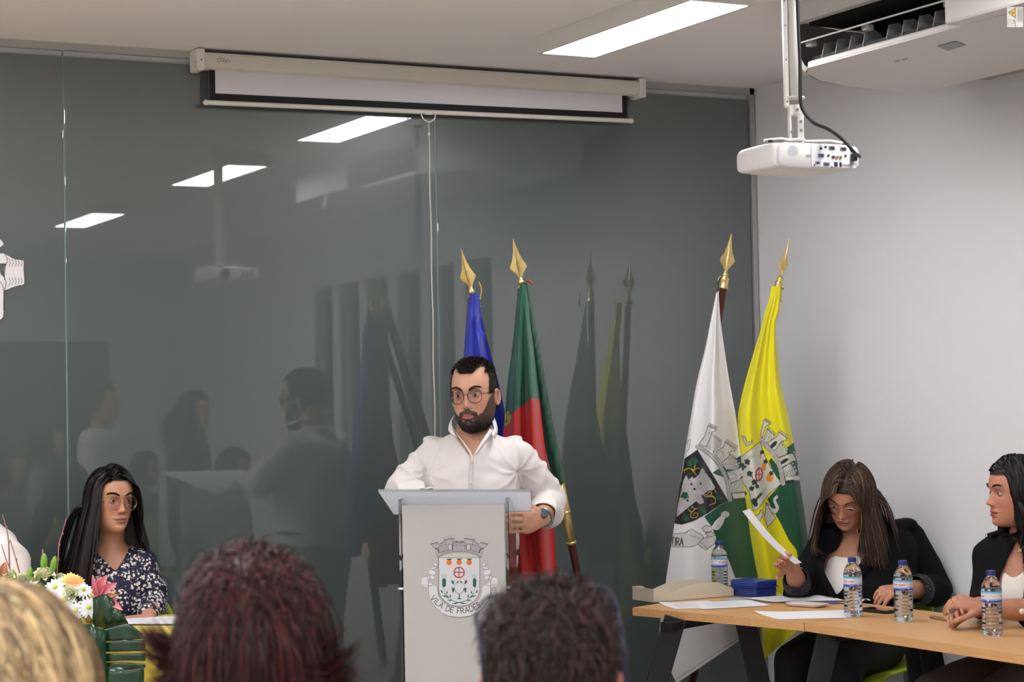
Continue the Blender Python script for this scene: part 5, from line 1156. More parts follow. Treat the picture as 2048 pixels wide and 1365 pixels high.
# ------------------------------------------------------------------ chairs
lime = mat('lime_shell', (168, 186, 44), .45); cleg = mat('chair_leg', (60, 60, 62), .4, metal=.5)
def chair(c, yaw, label, seat_z=.455, back_top=.80, group='lime green shell chairs', m=None):
    """c floor point under the seat; yaw like axes(): the way the sitter faces"""
    M = axes(yaw); fx, fy = M[:, 0], M[:, 1]; c = A(c[0], c[1], 0); m = m or lime
    t = thing('chair', label, 'chair', tuple(c), group)
    u, v = np.meshgrid(np.linspace(-1, 1, 22), np.linspace(-1, 1, 20)); u = u.ravel(); v = v.ravel()
    V = c + (u * .215 * (1 - .06 * v))[:, None] * fx + (v * .205)[:, None] * fy + (seat_z + .03 * u ** 2 * (1 - .3 * v) - .03 * (v > .6) * (v - .6) + .02 * (v < -.6) * (-.6 - v) * 3)[:, None] * UP
    o = link('seat', V, gridF(20, 22), m, t); so = o.modifiers.new('t', 'SOLIDIFY'); so.thickness = .012
    V = c + (u * .215 * (1 - .18 * np.clip(v, 0, 1) ** 2))[:, None] * fx - (.235 + .05 * (v + 1) / 2 - .05 * u ** 2)[:, None] * fy + (seat_z + .06 + (v + 1) / 2 * (back_top - seat_z - .06) * (1 - .09 * u ** 4 * np.clip(v, 0, 1)))[:, None] * UP
    o = link('backrest', V, gridF(20, 22), m, t); so = o.modifiers.new('t', 'SOLIDIFY'); so.thickness = .012
    for sx in (-1, 1):
        for sy in (-1, 1): MB().add(*tube([c + fx * sx * .15 + fy * sy * .14 + UP * (seat_z - .005), c + fx * sx * .21 + fy * sy * .21 + UP * .008], [.011, .010], 10, 1)).build('leg', cleg, t, smooth=True)
        MB().add(*tube([c + fx * sx * .15 - fy * .17 + UP * (seat_z - .005), c + fx * sx * .16 - fy * .255 + UP * (seat_z + .04), c + fx * sx * .16 - fy * .262 + UP * (seat_z + .14)], [.009] * 3, 8, 3)).build('back_support', cleg, t, smooth=True)
    return t

def seated_legs(t, hipc, yaw, m, s=1., shoe=(26, 24, 26), open_=.0, knee=.40, z=.50):
    M = axes(yaw); fx, fy = M[:, 0], M[:, 1]; parts = [ellipsoid(hipc, (.17 * s, .14 * s, .12 * s), M, 14)]
    for sx in (-1, 1):
        h0 = hipc + fx * sx * .085; k = A(*(h0 + fy * knee + fx * sx * (.03 + open_))[:2], z + .02); a = k + fy * .02 * 1 + UP * (.09 - k[2]); parts += [tube([h0 - UP * .0, h0 * .5 + k * .5 + UP * .005, k], [.085 * s, .080 * s, .062 * s], 20, 4), tube([k, k * .55 + a * .45, a], [.062 * s, .055 * s, .040 * s], 18, 4)]
        Vs, Fs = loft([a + UP * -.02 + fy * q for q in (-.06, 0, .07, .15, .19)], [fx * w_ for w_ in (.028, .034, .040, .036, .02)], [UP * w_ for w_ in (.05, .065, .045, .03, .018)], 20, 3, 2.6); Vs[:, 2] = np.clip(Vs[:, 2], .002, 1); link('shoe', Vs, Fs, mat('shoe_%d' % shoe[0], shoe, .4), t, True)
    return parts

# ------------------------------------------------------------------ woman with long dark hair at the left table
def woman_left():
    Z = 6.93; t = thing('person', 'woman with long dark hair, gold-rimmed glasses and a navy blouse with white flowers', 'person', tuple(P(225, 1600, Z) * A(1, 1, 0)))
    SK = (186, 136, 112); M = axes(38, 0, 2)
    h = make_head(P(221, 1001, Z), M, A(.93, .96, .965), SK, (150, 88, 84), brow=(34, 24, 22), gaze=(2, 3), jaw=.87, cheek=1., iris=(40, 28, 34), nose=1.0)
    TS = [(222, 1085, Z + .04, .052, .05), (222, 1102, Z + .045, .095, .07), (222, 1122, Z + .04, .145, .085), (222, 1150, Z + .03, .155, .10), (222, 1195, Z + .02, .145, .115), (224, 1245, Z + .03, .13, .10), (226, 1300, Z + .05, .145, .11)]
    inner = [(a, b, c, d - .008, e - .008) for a, b, c, d, e in TS]
    neck = tube([P(224, 1035, Z + .02), P(224, 1070, Z + .04), P(222, 1100, Z + .05)], [.047, .046, .052], 24, 3)
    Rs, Re, Rw = P(158, 1132, Z + .05), P(128, 1195, Z + .02), P(150, 1232, Z - .16); Ls, Le, Lw = P(286, 1128, Z + .03), P(311, 1205, Z + .02), P(290, 1238, Z - .17)
    hR = hand(Rw, nz(-TH * -.6 + RH * .8), A(0, 0, -1), -1, .88, forearm=(Re, Rw)); hL = hand(Lw, nz(TH * .5 - RH * .85), A(0, 0, -1), 1, .88, forearm=(Le, Lw))
    b = body_mesh(t, h, [neck, rings(inner, yawdeg=8)], [(hR[0], hR[1]), (hL[0], hL[1])], SK); add_eyes(h, b)
    bl = mat('flower_print', attr=True, rough=.75)
    if 'p' not in _mats:
        nt = bl.node_tree; bs = nt.nodes['Principled BSDF']; tc = nt.nodes.new('ShaderNodeTexCoord')
        def vor(scale, th0, th1, seed):
            mp = nt.nodes.new('ShaderNodeMapping'); mp.inputs['Location'].default_value = (seed, seed * 2, seed * 3); nt.links.new(tc.outputs['Object'], mp.inputs[0])
            ns = nt.nodes.new('ShaderNodeTexNoise'); ns.inputs['Scale'].default_value = scale * 2.2; nt.links.new(mp.outputs[0], ns.inputs[0])
            ad = nt.nodes.new('ShaderNodeVectorMath'); ad.operation = 'MULTIPLY_ADD'; nt.links.new(ns.outputs['Color'], ad.inputs[0]); ad.inputs[1].default_value = (.55 / scale,) * 3; nt.links.new(mp.outputs[0], ad.inputs[2])
            v = nt.nodes.new('ShaderNodeTexVoronoi'); v.inputs['Scale'].default_value = scale; nt.links.new(ad.outputs[0], v.inputs['Vector'])
            r_ = nt.nodes.new('ShaderNodeMapRange'); r_.inputs[1].default_value = th0; r_.inputs[2].default_value = th1; r_.inputs[3].default_value = 1; r_.inputs[4].default_value = 0; nt.links.new(v.outputs['Distance'], r_.inputs[0]); return r_.outputs[0]
        big = vor(30, .56, .64, .3); sm = vor(92, .40, .48, .9)
        mu = nt.nodes.new('ShaderNodeMath'); mu.operation = 'MULTIPLY'; nt.links.new(big, mu.inputs[0]); nt.links.new(sm, mu.inputs[1])
        pk = vor(60, .16, .20, 2.1); 
        mx = nt.nodes.new('ShaderNodeMix'); mx.data_type = 'RGBA'; mx.inputs[6].default_value = (*lin((22, 24, 52)), 1); mx.inputs[7].default_value = (*lin((150, 110, 104)), 1); nt.links.new(pk, mx.inputs[0])
        m2 = nt.nodes.new('ShaderNodeMix'); m2.data_type = 'RGBA'; nt.links.new(mx.outputs[2], m2.inputs[6]); m2.inputs[7].default_value = (*lin((214, 208, 204)), 1); nt.links.new(mu.outputs[0], m2.inputs[0]); nt.links.new(m2.outputs[2], bs.inputs['Base Color'])
    sl = lambda a, b_, c, r0, r1, r2: tube([a, a * .5 + b_ * .5, b_, b_ * .5 + c * .5, c], [r0, (r0 + r1) / 2, r1, (r1 + r2) / 2, r2], 18, 4)
    vp = [(185, 1060), (190, 1092), (198, 1108), (231, 1142), (246, 1118), (256, 1095), (262, 1060)]
    def cut(V, N):
        x, y, z = pxy(V); return (inpoly(x, y, vp) & (z < Z + .05)) | ((y < 1094) & (abs(x - 222) < 40)) | (V[:, 2] < .52)
    garment('blouse', [rings(TS, yawdeg=8), sl(Rs, Re, Rw * .7 + Re * .3, .052, .046, .036), sl(Ls, Le, Lw * .7 + Le * .3, .052, .046, .036)], .0055, bl, t, cut, lambda V, N: .006 * folds(V, UP + RH * .4, 9, 3) + .0025 * pnoise(V, 9, 5))
    # hair: parted, straight, falling in front of one shoulder and behind the other
    def mask(x, y, z): return ((z > .072) & (y > .0)) | ((y < .045) & (z > .02)) | ((y < .0) & (z > -.07)) | (z > .098)
    hair_shell(h, mask, .004, (16, 11, 12), t)
    r, n, q = scalp(h, lambda x, y, z: mask(x, y, z) & (z > -.03), 3400)
    part = .016; sgn = np.where(q[:, 0] > part, 1., -1.)
    d0 = nz((np.stack([sgn * (1.1 - .4 * (abs(q[:, 0]) > .05)), -.35 - .5 * (q[:, 1] < 0) + 0 * sgn, .22 * np.ones(len(q))], 1)) @ M.T)
    coll = [(h['O'], A(.083, .103, .121), M), (P(222, 1160, Z + .05), A(.115, .085, .16), axes(8))]
    ln = np.where(sgn > 0, .42, .27) * np.ones(len(q))
    pth = sim(r, d0, ln, 22, 2.4, 1.0, coll, .04, 4, curl=.02, hug=(h['O'], A(.083, .103, .121), M, -.02), layer=.10)
    pth = flare(pth, h['O'], .27, .0, .10)
    hair_mass(h['O'], M, .0, -.22, .078, .115, .045, .035, (18, 12, 13), t, .085)
    # keep the face clear
    loc = (pth - h['O']) @ M; fc = (loc[..., 1] > .035) & (loc[..., 2] < .085) & (loc[..., 2] > -.13); lim = np.interp(loc[..., 2], [-.12, -.05, .0, .05, .085], [.060, .071, .070, .060, .012])
    x0 = loc[..., 0]; loc[..., 0] = np.where(fc & (abs(x0) < lim), np.where(np.repeat(sgn[:, None], pth.shape[1], 1) > 0, lim, -lim) + .3 * (x0 - 0) * 0, x0); pth = loc @ M.T + h['O']
    strands('hair', pth, .0060, (22, 15, 16), .35, t, P(222, 1060, Z + .03), .5)
    g = np.random.default_rng(4); pr = []
    for sx in (-1, 1):
        a = g.uniform(.012, .052, 360); zz_ = .0225 + .006 * np.clip(1 - ((a - .036) / .02) ** 2, -1, 1) + g.normal(size=360) * .0012; pr.append(np.stack([sx * a, .0985 - 6.6 * a ** 2, zz_], 1))
    pr = np.vstack(pr); strands('eyebrows', sim(h['T'](pr), nz(np.stack([np.sign(pr[:, 0]), np.full(len(pr), .3), np.full(len(pr), .2)], 1)) @ M.T, .007, 3, .1, noise=.12), .0012, (26, 18, 17), .2, t, h['O'])
    glasses(h, t, mat('glasses_gold', (206, 170, 120), .2, metal=1.), .0009, (.0280, .0255), (250, 246, 254), sq=2.1, dz=-.008)
    gp = seated_legs(t, P(226, 1325, Z + .06), 5, None, .9)
    garment('trousers', gp, .011, mat('navy_trousers', (26, 28, 48), .85), t)
    chair(P(226, 1500, Z - .03) * A(1, 1, 0) , 5, 'lime green shell chair under the woman in the flowered blouse', back_top=.83)
woman_left()

# ------------------------------------------------------------------ woman reading a sheet at the right table
def woman_reading():
    Z = 7.50; t = thing('person', 'brown-haired woman in a black blazer looking down at a sheet in her hand', 'person', tuple(P(1720, 1600, Z) * A(1, 1, 0)))
    SK = (184, 130, 104); M = axes(-31, -29, 8)
    h = make_head(P(1698, 991, Z - .06), M, A(1.0, 1.0, .98), SK, (156, 92, 84), brow=(88, 58, 44), gaze=(0, -22), jaw=1.02, cheek=1.4, iris=(40, 28, 26), lid=-.16, age=.8)
    TS = [(1722, 1042, Z + .04, .060, .06), (1724, 1056, Z + .045, .125, .09), (1727, 1070, Z + .04, .185, .105), (1730, 1110, Z + .02, .20, .125), (1728, 1175, Z - .01, .195, .14), (1722, 1215, Z - .01, .19, .14), (1722, 1270, Z + .03, .19, .14)]
    inner = [(a, b, c, d - .012, e - .016) for a, b, c, d, e in TS]
    neck = tube([P(1700, 1025, Z - .03), P(1712, 1045, Z + .015), P(1722, 1075, Z + .035)], [.055, .055, .066], 24, 3)
    Rs, Re, Rw = P(1652, 1088, Z + .01), P(1600, 1185, Z - .03), P(1583, 1133, Z - .20)
    Ls, Le, Lw = P(1818, 1082, Z + .06), P(1872, 1180, Z + .02), P(1800, 1180, Z - .24)
    hR = hand(Rw, P(1553, 1112, Z - .28) - Rw, nz(TH * .6 - UP * .3 + RH * .5), -1, .92, curl=((.35, .5, .3), (.45, .6, .4), (.5, .7, .4), (.55, .8, .4)), thumb=.4, forearm=(Re, Rw))
    hL = hand(Lw, P(1755, 1188, Z - .34) - Lw, nz(-UP - RH * .3 - TH * .3), 1, .95, curl=((.3, .5, .3), (.35, .6, .3), (.4, .6, .4), (.45, .7, .4)), thumb=.3, forearm=(Le, Lw))
    b = body_mesh(t, h, [neck, rings(inner, yawdeg=-14)], [(hR[0], hR[1]), (hL[0], hL[1])], SK); add_eyes(h, b); add_nails(hR[2], b, (150, 34, 60))
    # white top: clings to the chest
    tp = [(a, b_, c, d - .010, e - .009) for a, b_, c, d, e in TS]
    wp = [(1655, 1118), (1668, 1111), (1700, 1115), (1722, 1108), (1740, 1140), (1700, 1260), (1630, 1260), (1645, 1150)]
    garment('top', [rings(tp, yawdeg=-14)], .006, cloth_m, t, lambda V, N: ~(inpoly(*pxy(V)[:2], wp) & (pxy(V)[2] < Z)), None, 5, lambda V, N: np.tile(lin((226, 222, 218)), (len(V), 1)))
    sl = lambda a, b_, c, r0, r1, r2: tube([a, a * .5 + b_ * .5, b_, b_ * .5 + c * .5, c], [r0, (r0 + r1) / 2 + .006, r1, (r1 + r2) / 2, r2], 20, 4)
    vp = [(1675, 1040), (1690, 1075), (1676, 1100), (1652, 1115), (1648, 1140), (1655, 1165), (1672, 1190), (1680, 1182), (1702, 1150), (1722, 1120), (1748, 1078), (1752, 1040)]
    cR, cL = Re * .55 + Rw * .45, Le * .45 + Lw * .55
    def cut(V, N):
        x, y, z = pxy(V); c = inpoly(x, y, vp) & (z < Z + .03)
        c |= (y < 1076) & (abs(x - 1722) < 36)
        c |= (np.linalg.norm(V - cR, axis=1) < .09) & (((V - cR) @ nz(Rw - Re)) > .012); c |= (np.linalg.norm(V - cL, axis=1) < .10) & (((V - cL) @ nz(Lw - Le)) > .012)
        return c
    ja = garment('blazer', [rings(TS, yawdeg=-14), sl(Rs, Re, cR, .062, .055, .048), sl(Ls, Le, cL, .068, .062, .056), ellipsoid(P(1685, 1066, Z + .02), (.09, .07, .030), axes(0, 0, 18), 12), ellipsoid(P(1782, 1062, Z + .05), (.10, .075, .032), axes(0, 0, -16), 12)], .0065, black_cloth, t, cut,
            lambda V, N: .009 * folds(V, UP + RH * .5, 7, 21) + .003 * pnoise(V, 7, 5))
    # lapels
    for pa, pb in (([(1741, 1072, Z + .0), (1735, 1100, Z - .09), (1712, 1140, Z - .135), (1676, 1192, Z - .15)], [(1765, 1078, Z + .0), (1770, 1110, Z - .085), (1742, 1152, Z - .125), (1680, 1200, Z - .15)]), ([(1676, 1088, Z - .01), (1655, 1112, Z - .09), (1648, 1140, Z - .13), (1672, 1190, Z - .15)], [(1660, 1092, Z - .0), (1636, 1118, Z - .07), (1634, 1150, Z - .115), (1668, 1198, Z - .15)])):
        a, b_ = catmull([P(*q) for q in pa], 6), catmull([P(*q) for q in pb], 6); o = link('lapel', np.vstack([a, (a + b_) / 2 + TH * .008, b_]), gridF(3, len(a)), black_cloth, ja, True); so = o.modifiers.new('t', 'SOLIDIFY'); so.thickness = .004; so.offset = 0
    dots = mat('dotted_cuff', (20, 20, 24), .7); nt = dots.node_tree; v = nt.nodes.new('ShaderNodeTexVoronoi'); v.inputs['Scale'].default_value = 95; v.inputs['Randomness'].default_value = .6; tc = nt.nodes.new('ShaderNodeTexCoord'); nt.links.new(tc.outputs['Object'], v.inputs['Vector'])
    cr = nt.nodes.new('ShaderNodeMapRange'); cr.inputs[1].default_value = .16; cr.inputs[2].default_value = .22; cr.inputs[3].default_value = 1; cr.inputs[4].default_value = 0; nt.links.new(v.outputs['Distance'], cr.inputs[0]); mx = nt.nodes.new('ShaderNodeMix'); mx.data_type = 'RGBA'; mx.inputs[6].default_value = (*lin((20, 20, 26)), 1); mx.inputs[7].default_value = (*lin((170, 172, 180)), 1); nt.links.new(cr.outputs[0], mx.inputs[0]); nt.links.new(mx.outputs[2], nt.nodes['Principled BSDF'].inputs['Base Color'])
    for c0, e0, w0, r_ in ((cR, Re, Rw, .050), (cL, Le, Lw, .056)):
        d = nz(w0 - e0); V, F = tube([c0 - d * .035, c0 - d * .01, c0 + d * .024], [r_ + .003, r_ + .004, r_ - .002], 28, 4, False); o = link('cuff', V, F[:-2], dots, ja, True); so = o.modifiers.new('t', 'SOLIDIFY'); so.thickness = .004
    def mask(x, y, z): return ((z > .060) & (y > .0)) | ((y < .052) & (z > .01)) | ((y < .0) & (z > -.07)) | (z > .098)
    hair_shell(h, mask, .005, (44, 32, 24), t)
    r, n, q = scalp(h, lambda x, y, z: mask(x, y, z) & (z > -.03), 5000); sgn = np.where(q[:, 0] > -.012, 1., -1.)
    d0 = nz(np.stack([sgn * 1.1, -.12 - .8 * (q[:, 1] < .0), .35 * np.ones(len(q))], 1) @ M.T)
    coll = [(h['O'], A(.094, .112, .131), M), (P(1727, 1150, Z + .04), A(.150, .115, .16), axes(-14))]
    pth = sim(r, d0, np.where(sgn > 0, .27, .31), 18, 1.7, 1.0, coll, .07, 9, curl=.14, hug=(h['O'], A(.092, .110, .129), M, -.02), layer=.12)
    pth = flare(pth, h['O'], .26, .02)
    hair_mass(h['O'] + nz(P(1722, 1060, Z) - h['O']) * .02, M, -.0, -.18, .085, .12, .045, .035, (56, 41, 31), t, .10)
    loc = (pth - h['O']) @ M; fc = (loc[..., 1] > .03) & (loc[..., 2] < .08) & (loc[..., 2] > -.14); lim = np.interp(loc[..., 2], [-.12, -.05, .0, .045, .08], [.078, .084, .080, .058, .008])
    x0 = loc[..., 0]; loc[..., 0] = np.where(fc & (abs(x0) < lim), np.where(sgn[:, None] > 0, lim, -lim), x0); pth = loc @ M.T + h['O']
    strands('hair', pth, .0042, (56, 41, 31), .30, t, P(1715, 1010, Z), .35, streak=((122, 96, 70), .14))
    g = np.random.default_rng(4); pr = []
    for sx in (-1, 1):
        a = g.uniform(.014, .048, 200); pr.append(np.stack([sx * a, .0985 - 6.6 * a ** 2, .023 + .006 * np.clip(1 - ((a - .036) / .02) ** 2, -1, 1) + g.normal(size=200) * .001], 1))
    pr = np.vstack(pr); strands('eyebrows', sim(h['T'](pr), nz(np.stack([np.sign(pr[:, 0]), np.full(len(pr), .3), np.full(len(pr), .2)], 1)) @ M.T, .006, 3, .1, noise=.12), .0011, (84, 56, 44), .2, t, h['O'])
    glasses(h, t, mat('glasses_rose_gold', (214, 170, 150), .2, metal=1.), .0010, (.0265, .0185), (252, 248, 254), rimless=True, sq=2.6, dz=-.010, dy=.003)
    ear = mat('earring_red', (120, 24, 44), .4)
    for sx in (-1, 1):
        q = h['T'](A(sx * .080, -.004, -.046)); MB().add(*tube([q, q - UP * .012], [.0012, .0012], 6, 1)).add(*ellipsoid(q - UP * .026, (.0085, .0085, .0145), n=8)).build('earring', ear, t, smooth=True)
    # necklace pendant
    q = P(1717, 1063, Z - .088); gm = mat('necklace_gold', (222, 190, 130), .25, metal=1.)
    MB().add(*tube([P(1706, 1040, Z - .03), P(1710, 1054, Z - .075), P(1717, 1063, Z - .088), P(1728, 1052, Z - .07), P(1740, 1040, Z - .03)], [.0008] * 5, 6, 5)).add(*ellipsoid(q, (.006, .002, .007), n=8)).build('necklace', gm, t, smooth=True)
    fp = seated_legs(t, P(1722, 1290, Z + .05), -38, None, 1.05, open_=.0, knee=.34); garment('trousers', fp, .011, mat('black_trousers', (14, 14, 17), .85), t)
    chair(P(1722, 1500, Z - .02) * A(1, 1, 0), -38, 'lime green shell chair under the woman reading the sheet', back_top=.80)
    # the sheet she holds
    a, b_, c, d = P(1485, 1023, Z - .33), P(1499, 1018, Z - .31), P(1604, 1126, Z - .24), P(1590, 1129, Z - .30)
    u = np.linspace(0, 1, 16); V = []
    for k in u:
        bend = .018 * math.sin(k * math.pi); w0 = a + (d - a) * k - UP * bend + TH * .0; w1 = b_ + (c - b_) * k - UP * bend + (P(1560, 1080, Z - .3) - P(1556, 1086, Z - .3)) * 0; V += [w0, w0 * .5 + w1 * .5 + RH * .002, w1]
    V = np.array(V); N0 = normals(V, gridF(16, 3)); V2 = V + N0 * .0004; n = len(V)
    tag(link('paper', np.vstack([V, V2]), np.vstack([gridF(16, 3), gridF(16, 3)[:, ::-1] + n]), mat('paper_white', (228, 226, 232), .7), None, True), 'white paper sheet held up in the hand of the woman reading', 'paper')
woman_reading()

# ------------------------------------------------------------------ woman in profile at the right edge
def woman_profile():
    Z = 6.62; t = thing('person', 'dark-haired woman in profile in a black blazer, hands clasped, at the right edge', 'person', tuple(P(2050, 1600, Z) * A(1, 1, 0)))
    SK = (184, 128, 104); M = axes(-80, 0, 0)
    h = make_head(P(2034, 985, Z), M, A(1., .985, .985), SK, (140, 60, 58), brow=(40, 28, 24), gaze=(0, -2), jaw=.98, cheek=1.1, nose=1.0, lipf=1.1, iris=(40, 28, 24))
    TS = [(2048, 1060, Z + .04, .055, .055), (2050, 1078, Z + .04, .13, .085), (2052, 1098, Z + .03, .175, .10), (2052, 1140, Z + .02, .18, .12), (2052, 1190, Z + .0, .17, .125), (2055, 1240, Z + .02, .16, .12), (2055, 1310, Z + .04, .18, .13)]
    inner = [(a, b, c, d - .010, e - .012) for a, b, c, d, e in TS]; yw = -28
    neck = tube([P(2048, 1030, Z + .01), P(2050, 1060, Z + .03), P(2050, 1090, Z + .04)], [.048, .048, .056], 24, 3)
    Rs, Re, Rw = P(1990, 1122, Z + .06), P(1968, 1205, Z + .0), P(1952, 1222, Z - .20)
    Ls, Le, Lw = P(2110, 1115, Z - .06), P(2095, 1222, Z - .20), P(1985, 1226, Z - .27)
    Rw = P(1950, 1222, Z - .21)
    hR = hand(Rw, P(1905, 1222, Z - .27) - Rw, nz(TH * .5 - UP * .55 + RH * .15), -1, .9, curl=((.35, .5, .3), (.35, .5, .3), (.4, .6, .3), (.4, .6, .3)), thumb=.4, forearm=(Re, Rw))
    Lw = P(1968, 1218, Z - .27); hL = hand(Lw, P(1915, 1203, Z - .26) - Lw, nz(-TH * .45 - UP * .75), 1, .92, curl=((.35, .7, .5), (.4, .8, .5), (.4, .8, .5), (.45, .8, .5)), thumb=.3, forearm=(Le, Lw))
    b = body_mesh(t, h, [neck, rings(inner, yawdeg=yw)], [(hR[0], hR[1]), (hL[0], hL[1])], SK); add_eyes(h, b)
    tp = [(a, b_, c, d - .008, e - .006) for a, b_, c, d, e in TS]
    garment('top', [rings(tp, yawdeg=yw)], .006, cloth_m, t, lambda V, N: ~(inpoly(*pxy(V)[:2], [(2006, 1136), (2014, 1148), (2026, 1156), (2040, 1148), (2060, 1120), (2090, 1100), (2090, 1320), (1990, 1320), (1996, 1200)]) & (pxy(V)[2] < Z + .04)), lambda V, N: .004 * folds(V, RH + UP * .3, 9, 3), 5, lambda V, N: np.tile(lin((222, 214, 206)), (len(V), 1)))
    sl = lambda a, b_, c, r0, r1, r2: tube([a, a * .5 + b_ * .5, b_, b_ * .5 + c * .5, c], [r0, (r0 + r1) / 2 + .004, r1, (r1 + r2) / 2, r2], 20, 4)
    cR, cL = Re * .45 + Rw * .55, P(2052, 1224, Z - .235)
    vp = [(2036, 1040), (2044, 1068), (2030, 1092), (2012, 1128), (2000, 1160), (1996, 1330), (2043, 1330), (2046, 1160), (2075, 1090), (2075, 1040)]
    def cut(V, N):
        x, y, z = pxy(V); c = inpoly(x, y, vp) & (z < Z + .04) & (z > Z - .17); c |= (y < 1076) & (abs(x - 2050) < 30)
        c |= (np.linalg.norm(V - cR, axis=1) < .08) & (((V - cR) @ nz(Rw - Re)) > .01); c |= (np.linalg.norm(V - cL, axis=1) < .085) & (((V - cL) @ nz(Lw - Le)) > .01); return c
    ja = garment('blazer', [rings(TS, yawdeg=yw), sl(Rs, Re, cR, .058, .050, .042), sl(Ls, Le, cL, .060, .054, .046)], .0065, black_cloth, t, cut, lambda V, N: .008 * folds(V, UP + RH * .5, 8, 31) + .003 * pnoise(V, 7, 5))
    MB().add(*ellipsoid(P(2044, 1224, Z - .29), (.010, .006, .010), axes(0), 8)).build('button', mat('pearl', (226, 214, 196), .2, coat=.6), ja, smooth=True)
    def mask(x, y, z): return ((z > .060) & (y > .0)) | ((y < .056) & (z > .02)) | ((y < .046) & (z > -.03)) | ((y < .0) & (z > -.08)) | (z > .098)
    hair_shell(h, mask, .004, (20, 17, 18), t)
    r, n, q = scalp(h, lambda x, y, z: mask(x, y, z) & (z > -.04), 3000); sgn = np.where(q[:, 0] > -.015, 1., -1.)
    d0 = nz(np.stack([sgn * .9, -.35 - .5 * (q[:, 1] < .0), .25 * np.ones(len(q))], 1) @ M.T)
    coll = [(h['O'], A(.086, .106, .124), M)]
    pth = sim(r, d0, .255, 20, 2.4, 1.0, coll, .03, 5, lenvar=.10, hug=(h['O'], A(.086, .106, .124), M, -.03), layer=.08)
    loc = (pth - h['O']) @ M; yl = np.interp(loc[..., 2], [-.12, -.05, 0, .06, .075], [.022, .034, .048, .060, .075]); fc = (loc[..., 1] > yl) & (loc[..., 2] < .075) & (loc[..., 2] > -.14); loc[..., 1] = np.where(fc, yl + .15 * (loc[..., 1] - yl), loc[..., 1]); pth = loc @ M.T + h['O']
    hair_mass(h['O'], M, .0, -.10, .060, .060, .070, .060, (20, 16, 17), t, .03)
    strands('hair', pth, .0055, (24, 19, 20), .3, t, h['O'], .5)
    g = np.random.default_rng(4); pr = []
    for sx in (-1, 1):
        a = g.uniform(.012, .050, 240); pr.append(np.stack([sx * a, .0985 - 6.6 * a ** 2, .023 + .006 * np.clip(1 - ((a - .036) / .02) ** 2, -1, 1) + g.normal(size=240) * .001], 1))
    pr = np.vstack(pr); strands('eyebrows', sim(h['T'](pr), nz(np.stack([np.sign(pr[:, 0]), np.full(len(pr), .3), np.full(len(pr), .2)], 1)) @ M.T, .007, 3, .1, noise=.12), .0012, (34, 24, 22), .2, t, h['O'])
    gm = mat('necklace_gold', (222, 190, 130), .25, metal=1.)
    MB().add(*tube([P(2040, 1060, Z - .02), P(2038, 1085, Z - .10), P(2040, 1100, Z - .135), P(2052, 1090, Z - .12)], [.0009] * 4, 6, 5)).add(*ellipsoid(P(2040, 1103, Z - .14), (.008, .002, .007), n=8)).build('necklace', gm, t, smooth=True)
    for (x, y, dz) in ((1904, 1203, -.29), (1896, 1226, -.30)): c = P(x, y, Z + dz); MB().add(*tube([c + (.0088 * math.cos(q)) * UP + .0088 * math.sin(q) * TH for q in np.linspace(0, 6.28, 17)], .0018, 6, 1)).build('ring', gm, t, smooth=True)
    fp = seated_legs(t, P(2060, 1350, Z + .05), -50, None, 1., knee=.40); garment('trousers', fp, .011, mat('brown_trousers', (66, 56, 52), .85), t)
    chair(P(2060, 1500, Z + .05) * A(1, 1, 0), -50, 'lime green shell chair under the woman in profile', back_top=.80)
woman_profile()

